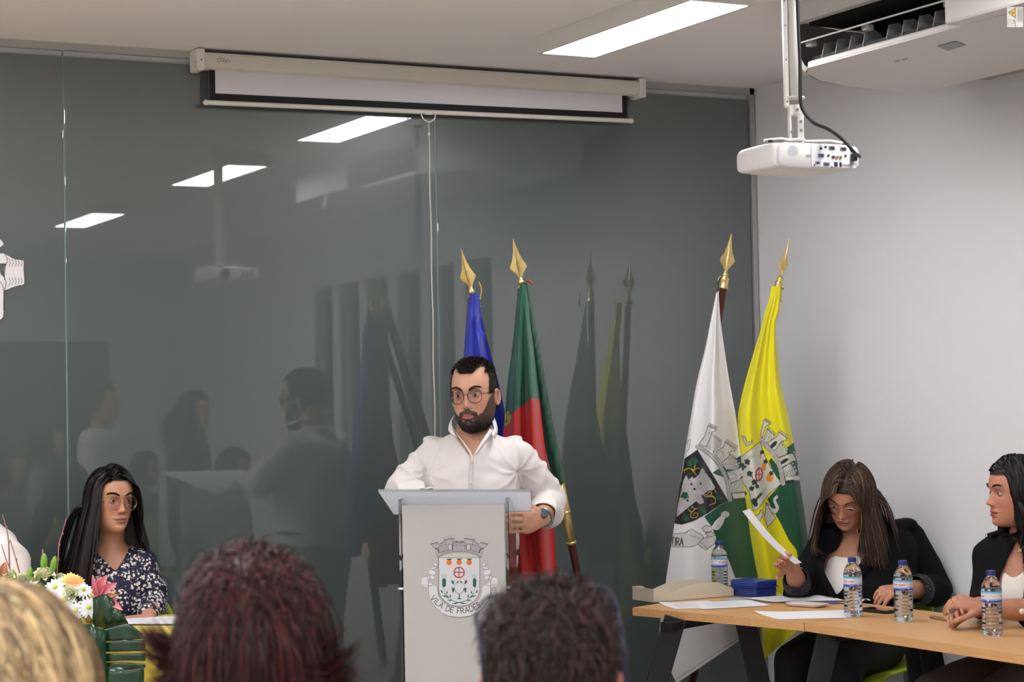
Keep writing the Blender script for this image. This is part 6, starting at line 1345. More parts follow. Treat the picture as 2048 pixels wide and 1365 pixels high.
# ------------------------------------------------------------------ man at the left edge (white shirt, head outside the picture)
def man_edge():
    Z = 6.72; t = thing('person', 'person in a white shirt at the left edge, only a shoulder in view', 'person', tuple(P(-70, 1600, Z) * A(1, 1, 0)))
    SK = (190, 140, 116); h = make_head(P(-72, 945, Z), axes(20), 1., SK, (160, 96, 88))
    TS = [(-70, 1040, Z + .03, .07, .065), (-70, 1056, Z + .03, .135, .085), (-69, 1078, Z + .03, .175, .105), (-68, 1110, Z + .02, .18, .125), (-68, 1160, Z, .185, .135), (-68, 1230, Z, .18, .14), (-68, 1300, Z + .04, .18, .14)]
    neck = tube([P(-70, 985, Z + .01), P(-70, 1015, Z + .02), P(-70, 1050, Z + .03)], [.058, .056, .064], 24, 3)
    Ls, Le, Lw = P(6, 1105, Z + .0), P(38, 1185, Z - .03), P(-10, 1215, Z - .22); Rs, Re, Rw = P(-150, 1090, Z), P(-165, 1180, Z), P(-120, 1215, Z - .2)
    hs = [hand(Lw, -RH + TH * .3, A(0, 0, -1), 1, 1., forearm=(Le, Lw), vox=.005), hand(Rw, RH + TH * .3, A(0, 0, -1), -1, 1., forearm=(Re, Rw), vox=.005)]
    b = body_mesh(t, h, [neck, rings([(a, b_, c, d - .012, e - .012) for a, b_, c, d, e in TS])], [(q[0], q[1]) for q in hs], SK); add_eyes(h, b)
    sl = lambda a, b_, c, r0, r1, r2: tube([a, a * .5 + b_ * .5, b_, b_ * .5 + c * .5, c], [r0, (r0 + r1) / 2, r1, (r1 + r2) / 2, r2], 20, 4)
    garment('shirt', [rings(TS), sl(Ls, Le, Le * .3 + Lw * .7, .064, .054, .042), sl(Rs, Re, Re * .3 + Rw * .7, .064, .054, .042)], .007, cloth_m, t, lambda V, N: (pxy(V)[1] < 1045) & (abs(pxy(V)[0] + 70) < 36), lambda V, N: .016 * folds(V, UP * .8 + RH * .8, 10, 8) + .004 * pnoise(V, 7, 2), 5, lambda V, N: np.tile(lin((226, 216, 218)), (len(V), 1)))
    def mask(x, y, z): return ((z > .072) & (y > .0)) | ((y < .035) & (z > .0)) | ((y < .0) & (z > -.06)) | (z > .098)
    hair_shell(h, mask, .004, (40, 32, 28), t); r, n, q = scalp(h, mask, 2500); strands('hair', sim(r, nz(n + UP * .2), .02, 4, .12, noise=.2), .0022, (40, 32, 28), .3, t, h['O'])
    garment('trousers', seated_legs(t, P(-68, 1330, Z + .05), 5, None), .012, mat('grey_trousers', (60, 60, 66), .85), t)
    chair(P(-68, 1500, Z - .10) * A(1, 1, 0), 5, 'lime green shell chair of the person at the left edge')
man_edge()
# ------------------------------------------------------------------ audience
def colour_name(c):
    return {214: 'white', 40: 'black', 120: 'grey-brown', 150: 'light grey', 90: 'slate blue', 196: 'pale blue', 110: 'dusty red', 80: 'navy'}.get(c[0], 'dark')
def person_simple(hc, yaw, shirt, trousers, label, sit=True, group=None, hairc=(40, 30, 26), hairlen=0, sk=(182, 132, 108), s=1., hair=True, voxel=.012, chairs=True, body_=True):
    hc = A(*hc); M = axes(yaw); t = thing('person', label, 'person', (hc[0], hc[1], 0), group); h = make_head(hc, M, s, sk, (150, 88, 82), eyes=True, nz_=60, na=72)
    fx, fy = M[:, 0], M[:, 1]; c0 = hc - fy * .03
    def ring(z, w_, d_, o=0): return (c0 - UP * z + fy * o, fx * w_, fy * d_)
    def lo(l): return loft([q[0] for q in l], [q[1] for q in l], [q[2] for q in l], 28, 3, 2.4)
    T = [ring(.155, .065, .06), ring(.175, .13, .085), ring(.20, .18, .105), ring(.27, .19, .12), ring(.38, .17, .125), ring(.52, .165, .125), ring(.66, .17, .12)]
    neck = tube([hc - UP * .06 - fy * .01, hc - UP * .14 - fy * .03, c0 - UP * .21], [.056, .054, .06], 18, 3); arms = []; hs = []
    for sx in (-1, 1):
        S = c0 - UP * .235 + fx * sx * .165; E = S - UP * .27 + fx * sx * .04 + fy * .03
        W_ = (E + fy * .20 - UP * .02 - fx * sx * .12) if sit else (E - UP * .24 + fy * .06 - fx * sx * .02)
        arms.append(tube([S, S * .5 + E * .5, E, E * .5 + W_ * .5, W_], [.060, .054, .048, .042, .034], 16, 3)); V, F, _ = hand(W_, W_ - E, -UP if sit else -fx * sx, -sx, .95, forearm=(E, W_), vox=.0055); hs.append((V, F))
    inner = [(a, b_ * .94, c * .9) for a, b_, c in T]
    b = body_mesh(t, h, [neck, lo(inner)], hs, sk, .013)
    garment('shirt', [lo(T)] + arms, voxel, cloth_m, t, lambda V, N: (np.linalg.norm((V - (c0 - UP * .13)) * A(1, 1, .6), axis=1) < .075), lambda V, N: .006 * folds(V, UP + fx * .5, 8, 3), 5, lambda V, N: np.tile(lin(shirt), (len(V), 1)))
    tm = mat('cloth_%d_%d_%d' % tuple(trousers), trousers, .85)
    if sit:
        hip = c0 - UP * .70; leg = seated_legs(t, A(hip[0], hip[1], .54), yaw, None, 1.)
        if chairs: chair(c0, yaw, 'lime green shell chair under the ' + (label.replace(', a faint reflection in the glass', '') if 'reflection' in label else label.split(' in the audience')[0].split(' and glasses')[0]), group='audience chairs', back_top=.82)
    else:
        leg = [loft([c0 - UP * z for z in (.62, .70, .80)], [fx * .165] * 3, [fy * .12] * 3, 24, 2)]
        for sx in (-1, 1):
            a = A(*(c0 + fx * sx * .09)[:2], .09); leg.append(tube([c0 - UP * .76 + fx * sx * .08, A(*(c0 + fx * sx * .09)[:2], .48) + fy * .02, a], [.088, .062, .050], 18, 4))
            Vs, Fs = loft([a + UP * -.02 + fy * q for q in (-.06, 0, .07, .15, .19)], [fx * w_ for w_ in (.028, .034, .040, .036, .02)], [UP * w_ for w_ in (.05, .065, .045, .03, .018)], 20, 3, 2.6); Vs[:, 2] = np.clip(Vs[:, 2], .002, 1); link('shoe', Vs, Fs, mat('shoe_26', (26, 24, 26), .4), t, True)
    garment('trousers', leg, .014, tm, t)
    if hair:
        mask = lambda x, y, z: ((z > .070) & (y > .0)) | ((y < .040) & (z > .0)) | ((y < .0) & (z > -.06)) | (z > .098)
        hair_shell(h, mask, .006, hairc, t); r, n, q = scalp(h, mask, 900)
        if hairlen > .05: pth = sim(r, nz(n * A(1, 1, .2)), hairlen, 14, .9, 1.4, [(hc, A(.088, .108, .125) * s, M)], .05, 4, hug=(hc, A(.088, .108, .125) * s, M, 0))
        else: pth = sim(r, nz(n + UP * .2), .022, 3, .2, noise=.2)
        loc = (pth - hc) @ M; pth[(loc[..., 1] > .05) & (loc[..., 2] < .06)] = hc
        strands('hair', pth, .006 if hairlen > .05 else .004, hairc, .3, t, hc)
    return t, h, M
# people seen only as reflections in the dark glass
def Pm(px, py, z): p = P(px, py, z); return A(p[0], 2 * D - p[1], p[2])
BACK = 'audience seen as reflections in the glass'
faceglass = -YAW * 57.3 + 180
for i, (px, py, z, sit, sh, tr, hcx, hl, sz) in enumerate([
    (207, 806, 12.3, False, (214, 212, 210), (50, 50, 60), (40, 32, 28), 0, 1.), (386, 822, 11.8, False, (40, 40, 46), (34, 34, 40), (44, 34, 30), .25, 1.), (101, 880, 14.3, False, (120, 110, 110), (40, 40, 50), (40, 30, 26), .34, .95),
    (205, 925, 12.9, True, (150, 140, 140), (50, 50, 60), (60, 46, 38), .15, 1.), (290, 938, 13.7, True, (90, 96, 110), (50, 50, 60), (50, 40, 34), .12, 1.), (368, 925, 12.4, True, (196, 200, 206), (60, 60, 66), (40, 34, 30), 0, 1.),
    (468, 938, 11.5, True, (110, 90, 90), (50, 50, 60), (56, 40, 32), .2, 1.), (18, 935, 11.8, True, (80, 84, 96), (50, 50, 60), (50, 40, 34), .2, 1.)]):
    q = Pm(px, py, z); 
    if 0 < proj(q)[0] < 2300 and proj(q)[2] > 0: print('IN VIEW', i, q, proj(q))
    person_simple(q, faceglass, sh, tr, ('seated' if sit else 'standing') + ' audience member in a ' + colour_name(sh) + ' top, a faint reflection in the glass', sit, BACK, hcx, hl, s=sz)

# --- foreground: short wavy blonde hair at the lower left
def fore(hc, yaw, shirt, label, sk, s): return person_simple(hc, yaw, shirt, (40, 42, 50), label, True, None, sk=sk, s=s, hair=False, chairs=True)
def blonde():
    hc = P(12, 1428, 2.12); t, h, M = fore(hc, 172, (90, 90, 104), 'person with short blond highlighted hair in the audience, lower left corner', (190, 140, 116), 1.)
    mask = lambda x, y, z: ((z > .065) & (y > .0)) | ((y < .05) & (z > -.01)) | ((y < .0) & (z > -.09)) | (z > .095)
    hair_shell(h, mask, .010, (150, 116, 74), t)
    r, n, q = scalp(h, mask, 7000, 8); r = r + n * .004
    lx, ly = q[:, 0], q[:, 1]; sw = np.tile(RH * 1.0 - UP * .45 + TH * .2, (len(q), 1))
    pth = sim(r, nz(n * .25 + sw), .10, 10, .55, 1.4, [(h['O'], A(.090, .110, .128), M)], .04, 8, curl=.12, hug=(h['O'], A(.091, .111, .129), M, -.06), layer=.14)
    strands('hair', pth, .0030, (196, 166, 122), .36, t, h['O'], .4, streak=((88, 66, 50), .34))
blonde()
def redhead():
    hc = P(505, 1290, 2.78); t, h, M = fore(hc, 178, (60, 40, 46), 'person with layered dark red hair in the audience, seen from behind', (190, 140, 116), 1.)
    mask = lambda x, y, z: ((z > .065) & (y > .0)) | ((y < .05) & (z > -.02)) | ((y < .0) & (z > -.10)) | (z > .095)
    hair_shell(h, mask, .014, (52, 20, 20), t)
    g = np.random.default_rng(3); O = h['O']
    # top: backcombed tufts
    r, n, q = scalp(h, lambda x, y, z: (z > .035), 4500, 9)
    pth = sim(r, nz(n * 1.0 + .4 * UP + .9 * np.stack([pnoise(r, 9, s_, 1) for s_ in (1, 2, 3)], 1) * .5 + .25 * g.normal(size=n.shape) + (RH * np.sign(((r - O) @ RH))[:, None]) * .5), .062, 8, .42, 1., [(O, A(.088, .108, .126), M)], .22, 4, curl=.35)
    strands('hair', pth, .0020, (52, 20, 22), .35, t, O, .3, streak=((104, 40, 38), .22))
    r, n, q = scalp(h, lambda x, y, z: mask(x, y, z) & (z < .075), 6500, 10)
    def flick(p):
        s_ = (p - O) @ RH; return np.sign(s_)[:, None] * RH * np.clip(abs(s_) / .07, .2, 1.2)[:, None] * 1.3 + UP * .75
    ln = g.uniform(.09, .19, len(r))
    pth = sim(r, nz(n * .5 + A(0, 0, -1.) * .4), ln, 14, .8, 1.2, [(O, A(.088, .106, .124), M), (O - UP * .08, A(.078, .098, .10), M)], .08, 6, curl=.12, tipflick=flick, lenvar=.2)
    strands('hair', pth, .0023, (48, 19, 21), .35, t, O, .25, streak=((92, 34, 34), .16))
    rr, dd_ = [], []
    for sx in (-1, 1):
        for k in range(16):
            zz_ = -.085 + .075 * g.random() if sx > 0 else -.060 + .07 * g.random(); out = g.uniform(.060, .084)
            c_ = O + RH * sx * out + UP * zz_ + TH * g.uniform(-.03, .06); d_ = nz(RH * sx * g.uniform(.6, 1.2) - UP * g.uniform(.3, .9) + TH * g.uniform(-.2, .4))
            rr.append(c_ + g.normal(size=(30, 3)) * .0028); dd_.append(nz(d_ + g.normal(size=(30, 3)) * .10))
    rr, dd_ = np.vstack(rr), np.vstack(dd_); p = rr.copy(); out = [p.copy()]; d = dd_; sg = np.sign((rr - O) @ RH)[:, None]
    for k in range(11): d = nz(d + UP * .17 + sg * RH * .05); p = p + d * (.0078 * g.uniform(.9, 1.1)); out.append(p.copy())
    strands('hair_flicks', np.stack(out, 1), .0024, (52, 20, 21), .3, t, O, .15, streak=((96, 36, 34), .2))
    pass
redhead()
def darkhead():
    hc = P(1103, 1368, 2.52); t, h, M = fore(hc, 176, (36, 36, 40), 'person with short dark curly hair and glasses on top, in the audience', (186, 130, 104), 1.)
    mask = lambda x, y, z: ((z > .068) & (y > .0)) | ((y < .04) & (z > .0)) | ((y < .0) & (z > -.08)) | (z > .095)
    hair_shell(h, mask, .006, (30, 20, 20), t); r, n, q = scalp(h, mask, 8000, 12); g = np.random.default_rng(5)
    ln = np.where(q[:, 2] > .04, .050, .024) * np.clip(1 + .35 * pnoise(r, 14, 6, 1), .5, 1.6)
    pth = sim(r, nz(n * .8 + .7 * np.stack([pnoise(r, 16, s_, 1) for s_ in (1, 2, 3)], 1) + .2 * g.normal(size=n.shape)), ln, 8, .35, 1., [(h['O'], A(.080, .100, .120), M)], .22, 3, curl=.75)
    strands('hair', pth, .0017, (38, 23, 22), .40, t, h['O'], .3, streak=((104, 66, 56), .10))
    # glasses resting on the crown
    fr = mat('navy_frame', (38, 38, 66), .3); ln_m = mat('spectacle_lens_235', (235, 230, 240), .0, trans=1.0, ior=1.08)
    gt = thing('eyeglasses', 'dark blue framed glasses resting on top of the dark curly head', 'glasses', tuple(P(1100, 1185, 2.38)))
    zg = 2.50; m = MB(); th = np.linspace(0, 2 * math.pi, 37)
    for cx, cy, rx_, ry_ in ((1004, 1236, 50, 46), (1182, 1218, 50, 46)):
        ring = [P(cx + rx_ * np.sign(math.cos(a)) * abs(math.cos(a)) ** .8, cy - ry_ * np.sign(math.sin(a)) * abs(math.sin(a)) ** .8, zg + .02 * math.sin(a)) for a in th]; m.add(*tube(ring, .0015, 8, 1))
        n_ = 36; V = np.vstack([ring[:-1], [P(cx, cy, zg)]]); V2 = V + TH * .0015
        lo = link('lens', np.vstack([V, V2]), [(i, (i + 1) % n_, n_) for i in range(n_)] + [((i + 1) % n_ + n_ + 1, i + n_ + 1, 2 * n_ + 1) for i in range(n_)], ln_m, gt, True)
    m.add(*tube([P(1060, 1215, zg), P(1094, 1196, zg), P(1130, 1206, zg)], .0022, 8, 4))
    m.add(*tube([P(955, 1226, zg), P(951, 1240, zg - .01), P(962, 1300, zg - .06), P(968, 1385, zg - .05)], .0024, 8, 4)); m.add(*tube([P(1230, 1208, zg), P(1236, 1225, zg - .01), P(1246, 1290, zg - .06), P(1250, 1385, zg - .05)], .0024, 8, 4))
    m.build('frame', fr, gt, smooth=True)
darkhead()

# ------------------------------------------------------------------ right-hand tables
beech = mat('beech_laminate', (204, 156, 104), .38, var=.10, vscale=14, vstretch=(14, 1.2, 14), detail=6)
steel_b = mat('black_steel', (16, 16, 18), .5)
TT = .745
def slab(name, poly, z0, z1, m, parent=None, smooth=False):
    n = len(poly); V = [(x, y, z0) for x, y in poly] + [(x, y, z1) for x, y in poly]
    return link(name, V, [list(range(n))[::-1], list(range(n, 2 * n))] + [(i, (i + 1) % n, (i + 1) % n + n, i + n) for i in range(n)], m, parent, smooth)
e1, e2, e3 = on(1265, 1216, 2, TT)[:2], on(1608, 1246, 2, TT)[:2], on(2048, 1311, 2, TT)[:2]; e4 = e3 + (e3 - e2) * .75
ta = thing('table', 'beech-topped table with black steel legs, the one farther from the viewer at the right', 'table', (*e1, 0), 'beech tables at the right'); tb = thing('table', 'beech-topped table with black steel legs, the nearer one at the right edge', 'table', (*e2, 0), 'beech tables at the right')
g_ = (e2 - e1) / np.linalg.norm(e2 - e1) * .002
slab('tabletop', [tuple(e1), tuple(e2 - g_), (4.455, 5.545), (4.40, 6.56)][::-1], TT - .029, TT, beech, ta); slab('tabletop', [tuple(e2 + g_), tuple(e4), (4.50, e4[1] + .02), (4.458, 5.541)][::-1], TT - .029, TT, beech, tb)
def bar(name, a, b_, w_, th, parent, wdir=RH):
    d = nz(b_ - a); x = nz(wdir - d * (wdir @ d)); return MB().box((a + b_) / 2, (w_, th, np.linalg.norm(b_ - a)), np.stack([x, np.cross(d, x), d], 1), bev=.002).build(name, steel_b, parent)
zf = lambda px, z: P(px, 1000, z)
def floorpt(px, z): p = P(px, 1600, z); return A(p[0], p[1], .003)
bar('leg', P(1351, 1236, 7.02), floorpt(1235, 7.02), .078, .02, ta); bar('leg', P(1484, 1216, 7.36), floorpt(1573, 7.36), .078, .02, ta)
a, b_ = P(1351, 1231, 7.02), P(1484, 1212, 7.36); a[2] = b_[2] = TT - .045; bar('crossbeam', a - (b_ - a) * .14, b_ + (b_ - a) * .1, .03, .05, ta, UP)
bar('leg', P(1660, 1262, 6.60), floorpt(1560, 6.60), .078, .02, tb); bar('leg', P(1820, 1262, 6.85), floorpt(1880, 6.85), .06, .02, tb); bar('leg', P(1852, 1262, 6.78), floorpt(1930, 6.78), .078, .02, tb)
a, b_ = P(1660, 1250, 6.60), P(1850, 1250, 6.80); a[2] = b_[2] = TT - .045; bar('crossbeam', a, b_, .03, .05, tb, UP)
a_, c_ = A(*(e2 * .55 + A(4.45, 5.54) * .45), TT - .05), A(*(e4 * .55 + A(4.5, e4[1]) * .45), TT - .05); bar('rail', a_, c_, .03, .04, tb, UP)
bar('leg', A(e4[0] + .06, e4[1] + .06, TT - .03), A(e4[0] - .05, e4[1] + .06, .003), .078, .02, tb, A(0, 1, 0)); bar('leg', A(4.44, e4[1] + .06, TT - .03), A(4.52, e4[1] + .06, .003), .078, .02, tb, A(0, 1, 0))

# bottles
pet = mat('clear_plastic', (240, 243, 248), .04, trans=1.0, ior=1.42); water = mat('water', (236, 242, 246), .0, trans=1.0, ior=1.33); capm = mat('cap_blue', (38, 48, 120), .45)
def bottle(px, py, label, turn, hgt=.205, level=.150):
    c = on(px, py, 2, TT + .0005); t = thing('water_bottle', label, 'bottle', tuple(c), 'water bottles on the right tables'); r0 = .0325 * hgt / .205; k = hgt / .205
    prof = [(.0, .004), (.020, .002), (.027, .0), (.0305, .004), (.0318, .012)]
    z = .012
    while z < .094: prof += [(.0320, z), (.0322, z + .006), (.0300, z + .0085), (.0322, z + .011)]; z += .0118
    prof += [(.0322, .100), (.0318, .104), (.0318, .142), (.0322, .146), (.0308, .156), (.0270, .167), (.0205, .178), (.0145, .186), (.0128, .190), (.0128, .194), (.0155, .195), (.0155, .197), (.0125, .198), (.0122, .203)]
    prof = np.array(prof) * k
    MB().add(*lathe(prof, 36, c)).build('bottle_body', pet, t, smooth=True)
    inn = prof[(prof[:, 1] < level * k)] * A(.955, 1) + A(0, .0009); inn = np.vstack([inn, [[inn[-1, 0], level * k], [0, level * k]]]); MB().add(*lathe(inn, 32, c)).build('water', water, t, smooth=True)
    V, F = lathe([(0, .2055 * k), (.0135 * k, .2055 * k), (.0148 * k, .203 * k), (.0150 * k, .190 * k), (.0140 * k, .1895 * k)][::-1], 36, c); MB().add(V, F).build('cap', capm, t, smooth=False)
    # wrap-round paper label with its print
    nx, ny = 220, 60; U, W_ = np.meshgrid(np.linspace(0, 204, nx), np.linspace(0, 36, ny)); ar = Art(U, W_, (206, 214, 228))
    gr = np.clip(W_.ravel() / 36, 0, 1)[:, None]; C = lin((52, 62, 150)) * (gr < .16) + (gr >= .16) * (lin((60, 110, 190)) * np.clip(1 - (gr - .16) / .22, 0, 1) + lin((214, 212, 222)) * np.clip((gr - .16) / .22, 0, 1)); C = np.where(gr > .82, lin((110, 184, 214)), C); ar.C = C
    for o_ in (10, 112):
        x = o_; 
        for k2, st in enumerate([[(0, 0), (0, 8), (4, 8), (5, 5), (0, 4)], [(0, 0), (1, 5), (5, 5), (5, 0)], [(0, 0), (0, 5), (4, 5)], [(5, 5), (0, 4), (0, 1), (5, 0)], [(0, 0), (5, 0), (0, 5), (5, 5)], [(0, 0), (5, 0), (5, 5), (0, 5), (0, 0)], [(0, 0), (0, 5), (5, 5), (5, 0)]]): ar.line([(x + a * .85, 17 + b * .85) for a, b in st], 1.7, (206, 52, 66)); x += 6.4
        ar.ell(o_ + 56, 7.5, 3.4, 4, (196, 206, 232)); ar.line([(o_ + 64, 9), (o_ + 84, 9)], 1.2, (150, 164, 214)); ar.line([(o_ + 64, 6), (o_ + 84, 6)], 1.2, (150, 164, 214)); ar.line([(o_ + 24, 4), (o_ + 38, 4)], 1.6, (190, 200, 230)); ar.line([(o_ + 60, 22), (o_ + 80, 20)], 3, (196, 190, 206))
    an = turn - U.ravel() / 204 * 6.2832 * -1; rr = .0327 * k; V = np.stack([c[0] + rr * np.cos(an), c[1] + rr * np.sin(an), c[2] + (.106 + W_.ravel() / 36 * .034) * k], 1)
    link('label', V, gridF(ny, nx), mat('bottle_label', attr=True, rough=.35), t, True, ar.C)
    return t
cam_ang = math.atan2(TH[1], TH[0])
bottle(1707, 1234, 'half-litre water bottle with blue cap, on the table right before the woman reading', cam_ang - 1.58)
bottle(1808, 1243, 'half-litre water bottle with blue cap, beside the black phone, second from the right', cam_ang - 1.63)
bottle(1985, 1271, 'half-litre water bottle with blue cap, nearest one, before the woman in profile', cam_ang + .52)
bottle(1440, 1188, 'half-litre water bottle standing behind the beige letter tray', cam_ang - .38)

# beige letter tray
def tray():
    m = mat('tray_beige', (206, 196, 176), .5); g0, g1, g2_, g3 = on(1308, 1206.5, 2, TT)[:2], on(1467, 1194, 2, TT)[:2], None, None
    ex_ = nz(A(*(g1 - g0))); ey_ = A(-ex_[1], ex_[0]); Lt, Wt = np.linalg.norm(g1 - g0), .150; t = thing('letter_tray', 'beige plastic letter tray at the far left end of the right table', 'tray', (*g0, TT))
    q = lambda u, v, z: A(*(g0 + ex_ * u + ey_ * v), TT + z)
    V = [q(0, 0, .001), q(Lt, 0, .001), q(Lt, Wt, .001), q(0, Wt, .001)]; V += [v + UP * .003 for v in V]
    link('tray_floor', V, [(0, 3, 2, 1), (4, 5, 6, 7), (0, 1, 5, 4), (1, 2, 6, 5), (2, 3, 7, 6), (3, 0, 4, 7)], m, t, False)
    top = [(0, .052), (.04, .050), (.07, .034), (.085, .033), (.14, .050), (.20, .062), (Lt * .80, .060), (Lt * .9, .045), (Lt, .030)]
    for nm, v0 in (('side_wall', 0), ('side_wall', Wt)):
        vv = v0 + (.003 if v0 == 0 else -.003); n = len(top); V = [q(u, v0, .001) for u, _ in top] + [q(u, v0, z) for u, z in top] + [q(u, vv, .001) for u, _ in top] + [q(u, vv, z) for u, z in top]
        F = [];
        for i in range(n - 1): F += [(i, i + 1, n + i + 1, n + i), (2 * n + i, 3 * n + i, 3 * n + i + 1, 2 * n + i + 1), (n + i, n + i + 1, 3 * n + i + 1, 3 * n + i)]
        link(nm, V, F, m, t, False)
    for u, zt in ((0, .052), (Lt, .030)): MB().box(q(u, Wt / 2, zt / 2), (.003, Wt, zt - .002), np.stack([A(*ex_, 0), A(*ey_, 0), UP], 1)).build('end_wall', m, t)
tray()
# blue box
def bluebox():
    a, b_, c = on(1462, 1193, 2, TT)[:2], on(1512, 1197, 2, TT)[:2], on(1557, 1192, 2, TT)[:2]; m = mat('blue_plastic', (36, 56, 132), .32); ctr = (a + c) / 2; ex_ = nz(c - b_); ey_ = A(-ex_[1], ex_[0]); w_, d_ = .115, .135; ctr = b_ + ex_ * w_ / 2 + ey_ * d_ / 2
    t = thing('lidded_box', 'blue plastic box with a lid, between the letter tray and the stack of papers', 'box', (*ctr, TT)); R_ = np.stack([A(*ex_, 0), A(*ey_, 0), UP], 1)
    MB().box(A(*ctr, TT + .018), (w_, d_, .035), R_, bev=.006).build('box_body', m, t); MB().box(A(*ctr, TT + .050), (w_ + .004, d_ + .004, .026), R_, bev=.007).build('lid', m, t); MB().box(A(*ctr, TT + .0375), (w_ + .008, d_ + .008, .004), R_, bev=.001).build('rim', m, t)
bluebox()
# papers lying on the tables
pm = mat('paper_white', (228, 226, 232), .7)
def sheet(pts, label, k=0, m=None, z=TT, lift=(), n=1, name='paper', lines=0, group=None, th=.0005):
    q = [on(x, y, 2, z + .0006 + k * .0012)[:2] for x, y in pts]; zb = z + .0006 + k * .0012; u = np.linspace(0, 1, 12); A_, B_, C_, D_ = q; V = []
    for a in u:
        for b_ in u: p = (A_ * (1 - a) + B_ * a) * (1 - b_) + (D_ * (1 - a) + C_ * a) * b_; hgt = sum(h_ * math.exp(-((a - la) ** 2 + (b_ - lb) ** 2) / .03) for la, lb, h_ in lift); V.append((*p, zb + hgt))
    V = np.array(V); F = gridF(12, 12); nn = len(V)
    o = link(name, np.vstack([V, V + UP * th * n]), np.vstack([F[:, ::-1], F + nn, ]), m or pm, None, True)
    tag(o, label, 'paper', group)
    if lines:
        mb = MB(); gm = mat('ink_grey', (120, 120, 128), .7)
        for j in range(lines):
            a = .12 + .76 * j / lines; w1 = .75 - .3 * ((j * 7) % 3 == 0)
            p0, p1 = [A(*((A_ * (1 - a) + B_ * a) * (1 - s_) + (D_ * (1 - a) + C_ * a) * s_), zb + th * n + .0003) for s_ in (.14, w1)]; d = (p1 - p0); sd = nz(np.cross(d, UP)) * .0011
            mb.add([p0 - sd, p1 - sd, p1 + sd, p0 + sd], [(0, 1, 2, 3)])
        mb.build('printed_lines', gm, o, kind='stuff')
    return o
sheet([(1316, 1208), (1352, 1219), (1460, 1216), (1416, 1202)], 'leftmost printed sheet on the right table, in front of the letter tray', 0, lift=[(0, 0, .006)], lines=9)
sheet([(1388, 1206), (1405, 1219.5), (1542, 1212), (1500, 1201)], 'printed sheet overlapping the left one, in front of the blue box', 1, lines=9)
sheet([(1440, 1200), (1470, 1204), (1510, 1201), (1480, 1196.5)], 'pale blue-green card edge under the printed sheets', 0, mat('card_teal', (150, 186, 192), .6))
sheet([(1488, 1198), (1545, 1206), (1690, 1203), (1640, 1190)], 'stack of white papers between the blue box and the water bottle', 2, lift=[(.3, .9, .004)], n=6, lines=8)
sheet([(1540, 1205), (1600, 1209), (1690, 1208), (1640, 1200)], 'purple-edged folder under the stack of white papers', 1, mat('folder_purple', (96, 78, 150), .6))
sheet([(1508, 1226), (1556, 1240), (1712, 1236), (1690, 1221)], 'blank white sheet lying alone at the near edge of the right table', 0, lift=[(0, .0, .005)])
sheet([(1718, 1200), (1722, 1204), (1742, 1202), (1736, 1198)], 'folded white slip under the fingers of the woman reading', 1, lift=[(1, .5, .010)])
wt = thing('shallow_tray', 'small shallow pinkish white tray before the stack of papers', 'tray', tuple(on(1612, 1208, 2, TT)))
c = on(1614, 1210, 2, TT + .007); dxy = nz(on(1658, 1212, 2, TT) - on(1570, 1206, 2, TT)); V, F = loft([c - UP * .006, c - UP * .004, c + UP * .004, c + UP * .0055], [dxy * k for k in (.055, .066, .078, .078)], [np.cross(UP, dxy) * k for k in (.03, .036, .042, .042)], 32, 1, 5); link('dish', V, F, mat('tray_pink_white', (222, 210, 208), .4), wt, False)
def phone():
    a, b_ = on(1728, 1222, 2, TT), on(1788, 1228, 2, TT); c = (a + b_) / 2 + UP * .006; d = nz(b_ - a); R_ = np.stack([d, np.cross(UP, d), UP], 1); t = thing('smartphone', 'black smartphone lying between the two right-hand bottles', 'phone', tuple(c))
    MB().box(c, (.135, .070, .010), R_, bev=.004).build('phone_body', black_m, t); MB().box(c + UP * .0055, (.125, .062, .001), R_).build('screen', mat('phone_glass', (20, 18, 20), .06, coat=.8), t)
phone()
def pen():
    a, b_ = on(1879, 1241, 2, TT) + UP * .0055, on(1908, 1247, 2, TT) + UP * .0055; d = b_ - a; a = a - d * .6; t = thing('pen', 'wooden ballpoint pen with silver tip before the clasped hands', 'pen', tuple(a))
    MB().add(*tube([a, a + d * 1.35], [.005, .0052], 12, 1)).build('barrel', mat('pen_wood', (150, 120, 80), .5), t, smooth=True); MB().add(*tube([a + d * 1.35, a + d * 1.6], [.0052, .0048], 12, 1)).build('pen_end', mat('steel', (150, 150, 152), .3, metal=.9), t, smooth=True); MB().add(*tube([a + d * .2 + UP * .006, a + d * .9 + UP * .006], [.0012, .0012], 6, 1)).build('clip', mat('steel', (150, 150, 152), .3, metal=.9), t)
pen()

# ------------------------------------------------------------------ left table with the yellow cloth
TL = .79
f0, f1, k0, k1 = on(60, 1296, 2, TL), on(340, 1293, 2, TL), on(60, 1240, 2, TL), on(340, 1237, 2, TL)
yf, yk = (f0[1] + f1[1]) / 2, (k0[1] + k1[1]) / 2; x0, x1 = -.6, on(545, 1290, 2, TL)[0]
lt = thing('table', 'long table under a yellow cloth at the left, with flowers and papers on it', 'table', ((x0 + x1) / 2, (yf + yk) / 2, 0))
MB().box(((x0 + x1) / 2, (yf + yk) / 2, TL - .016), (x1 - x0 - .01, yk - yf - .01, .024), bev=.003).build('tabletop', beech, lt)
for sx in (x0 + .08, x1 - .08):
    for sy in (yf + .08, yk - .08): MB().box((sx, sy, (TL - .03) / 2), (.04, .04, TL - .03), bev=.003).build('leg', steel_b, lt)
yc = mat('yellow_cloth', (206, 176, 62), .8, sheen=.2, var=.05, vscale=8, bump=.2, bscale=400)
nx, rows = 160, []
xs = np.linspace(x0 - .012, x1 + .012, nx)
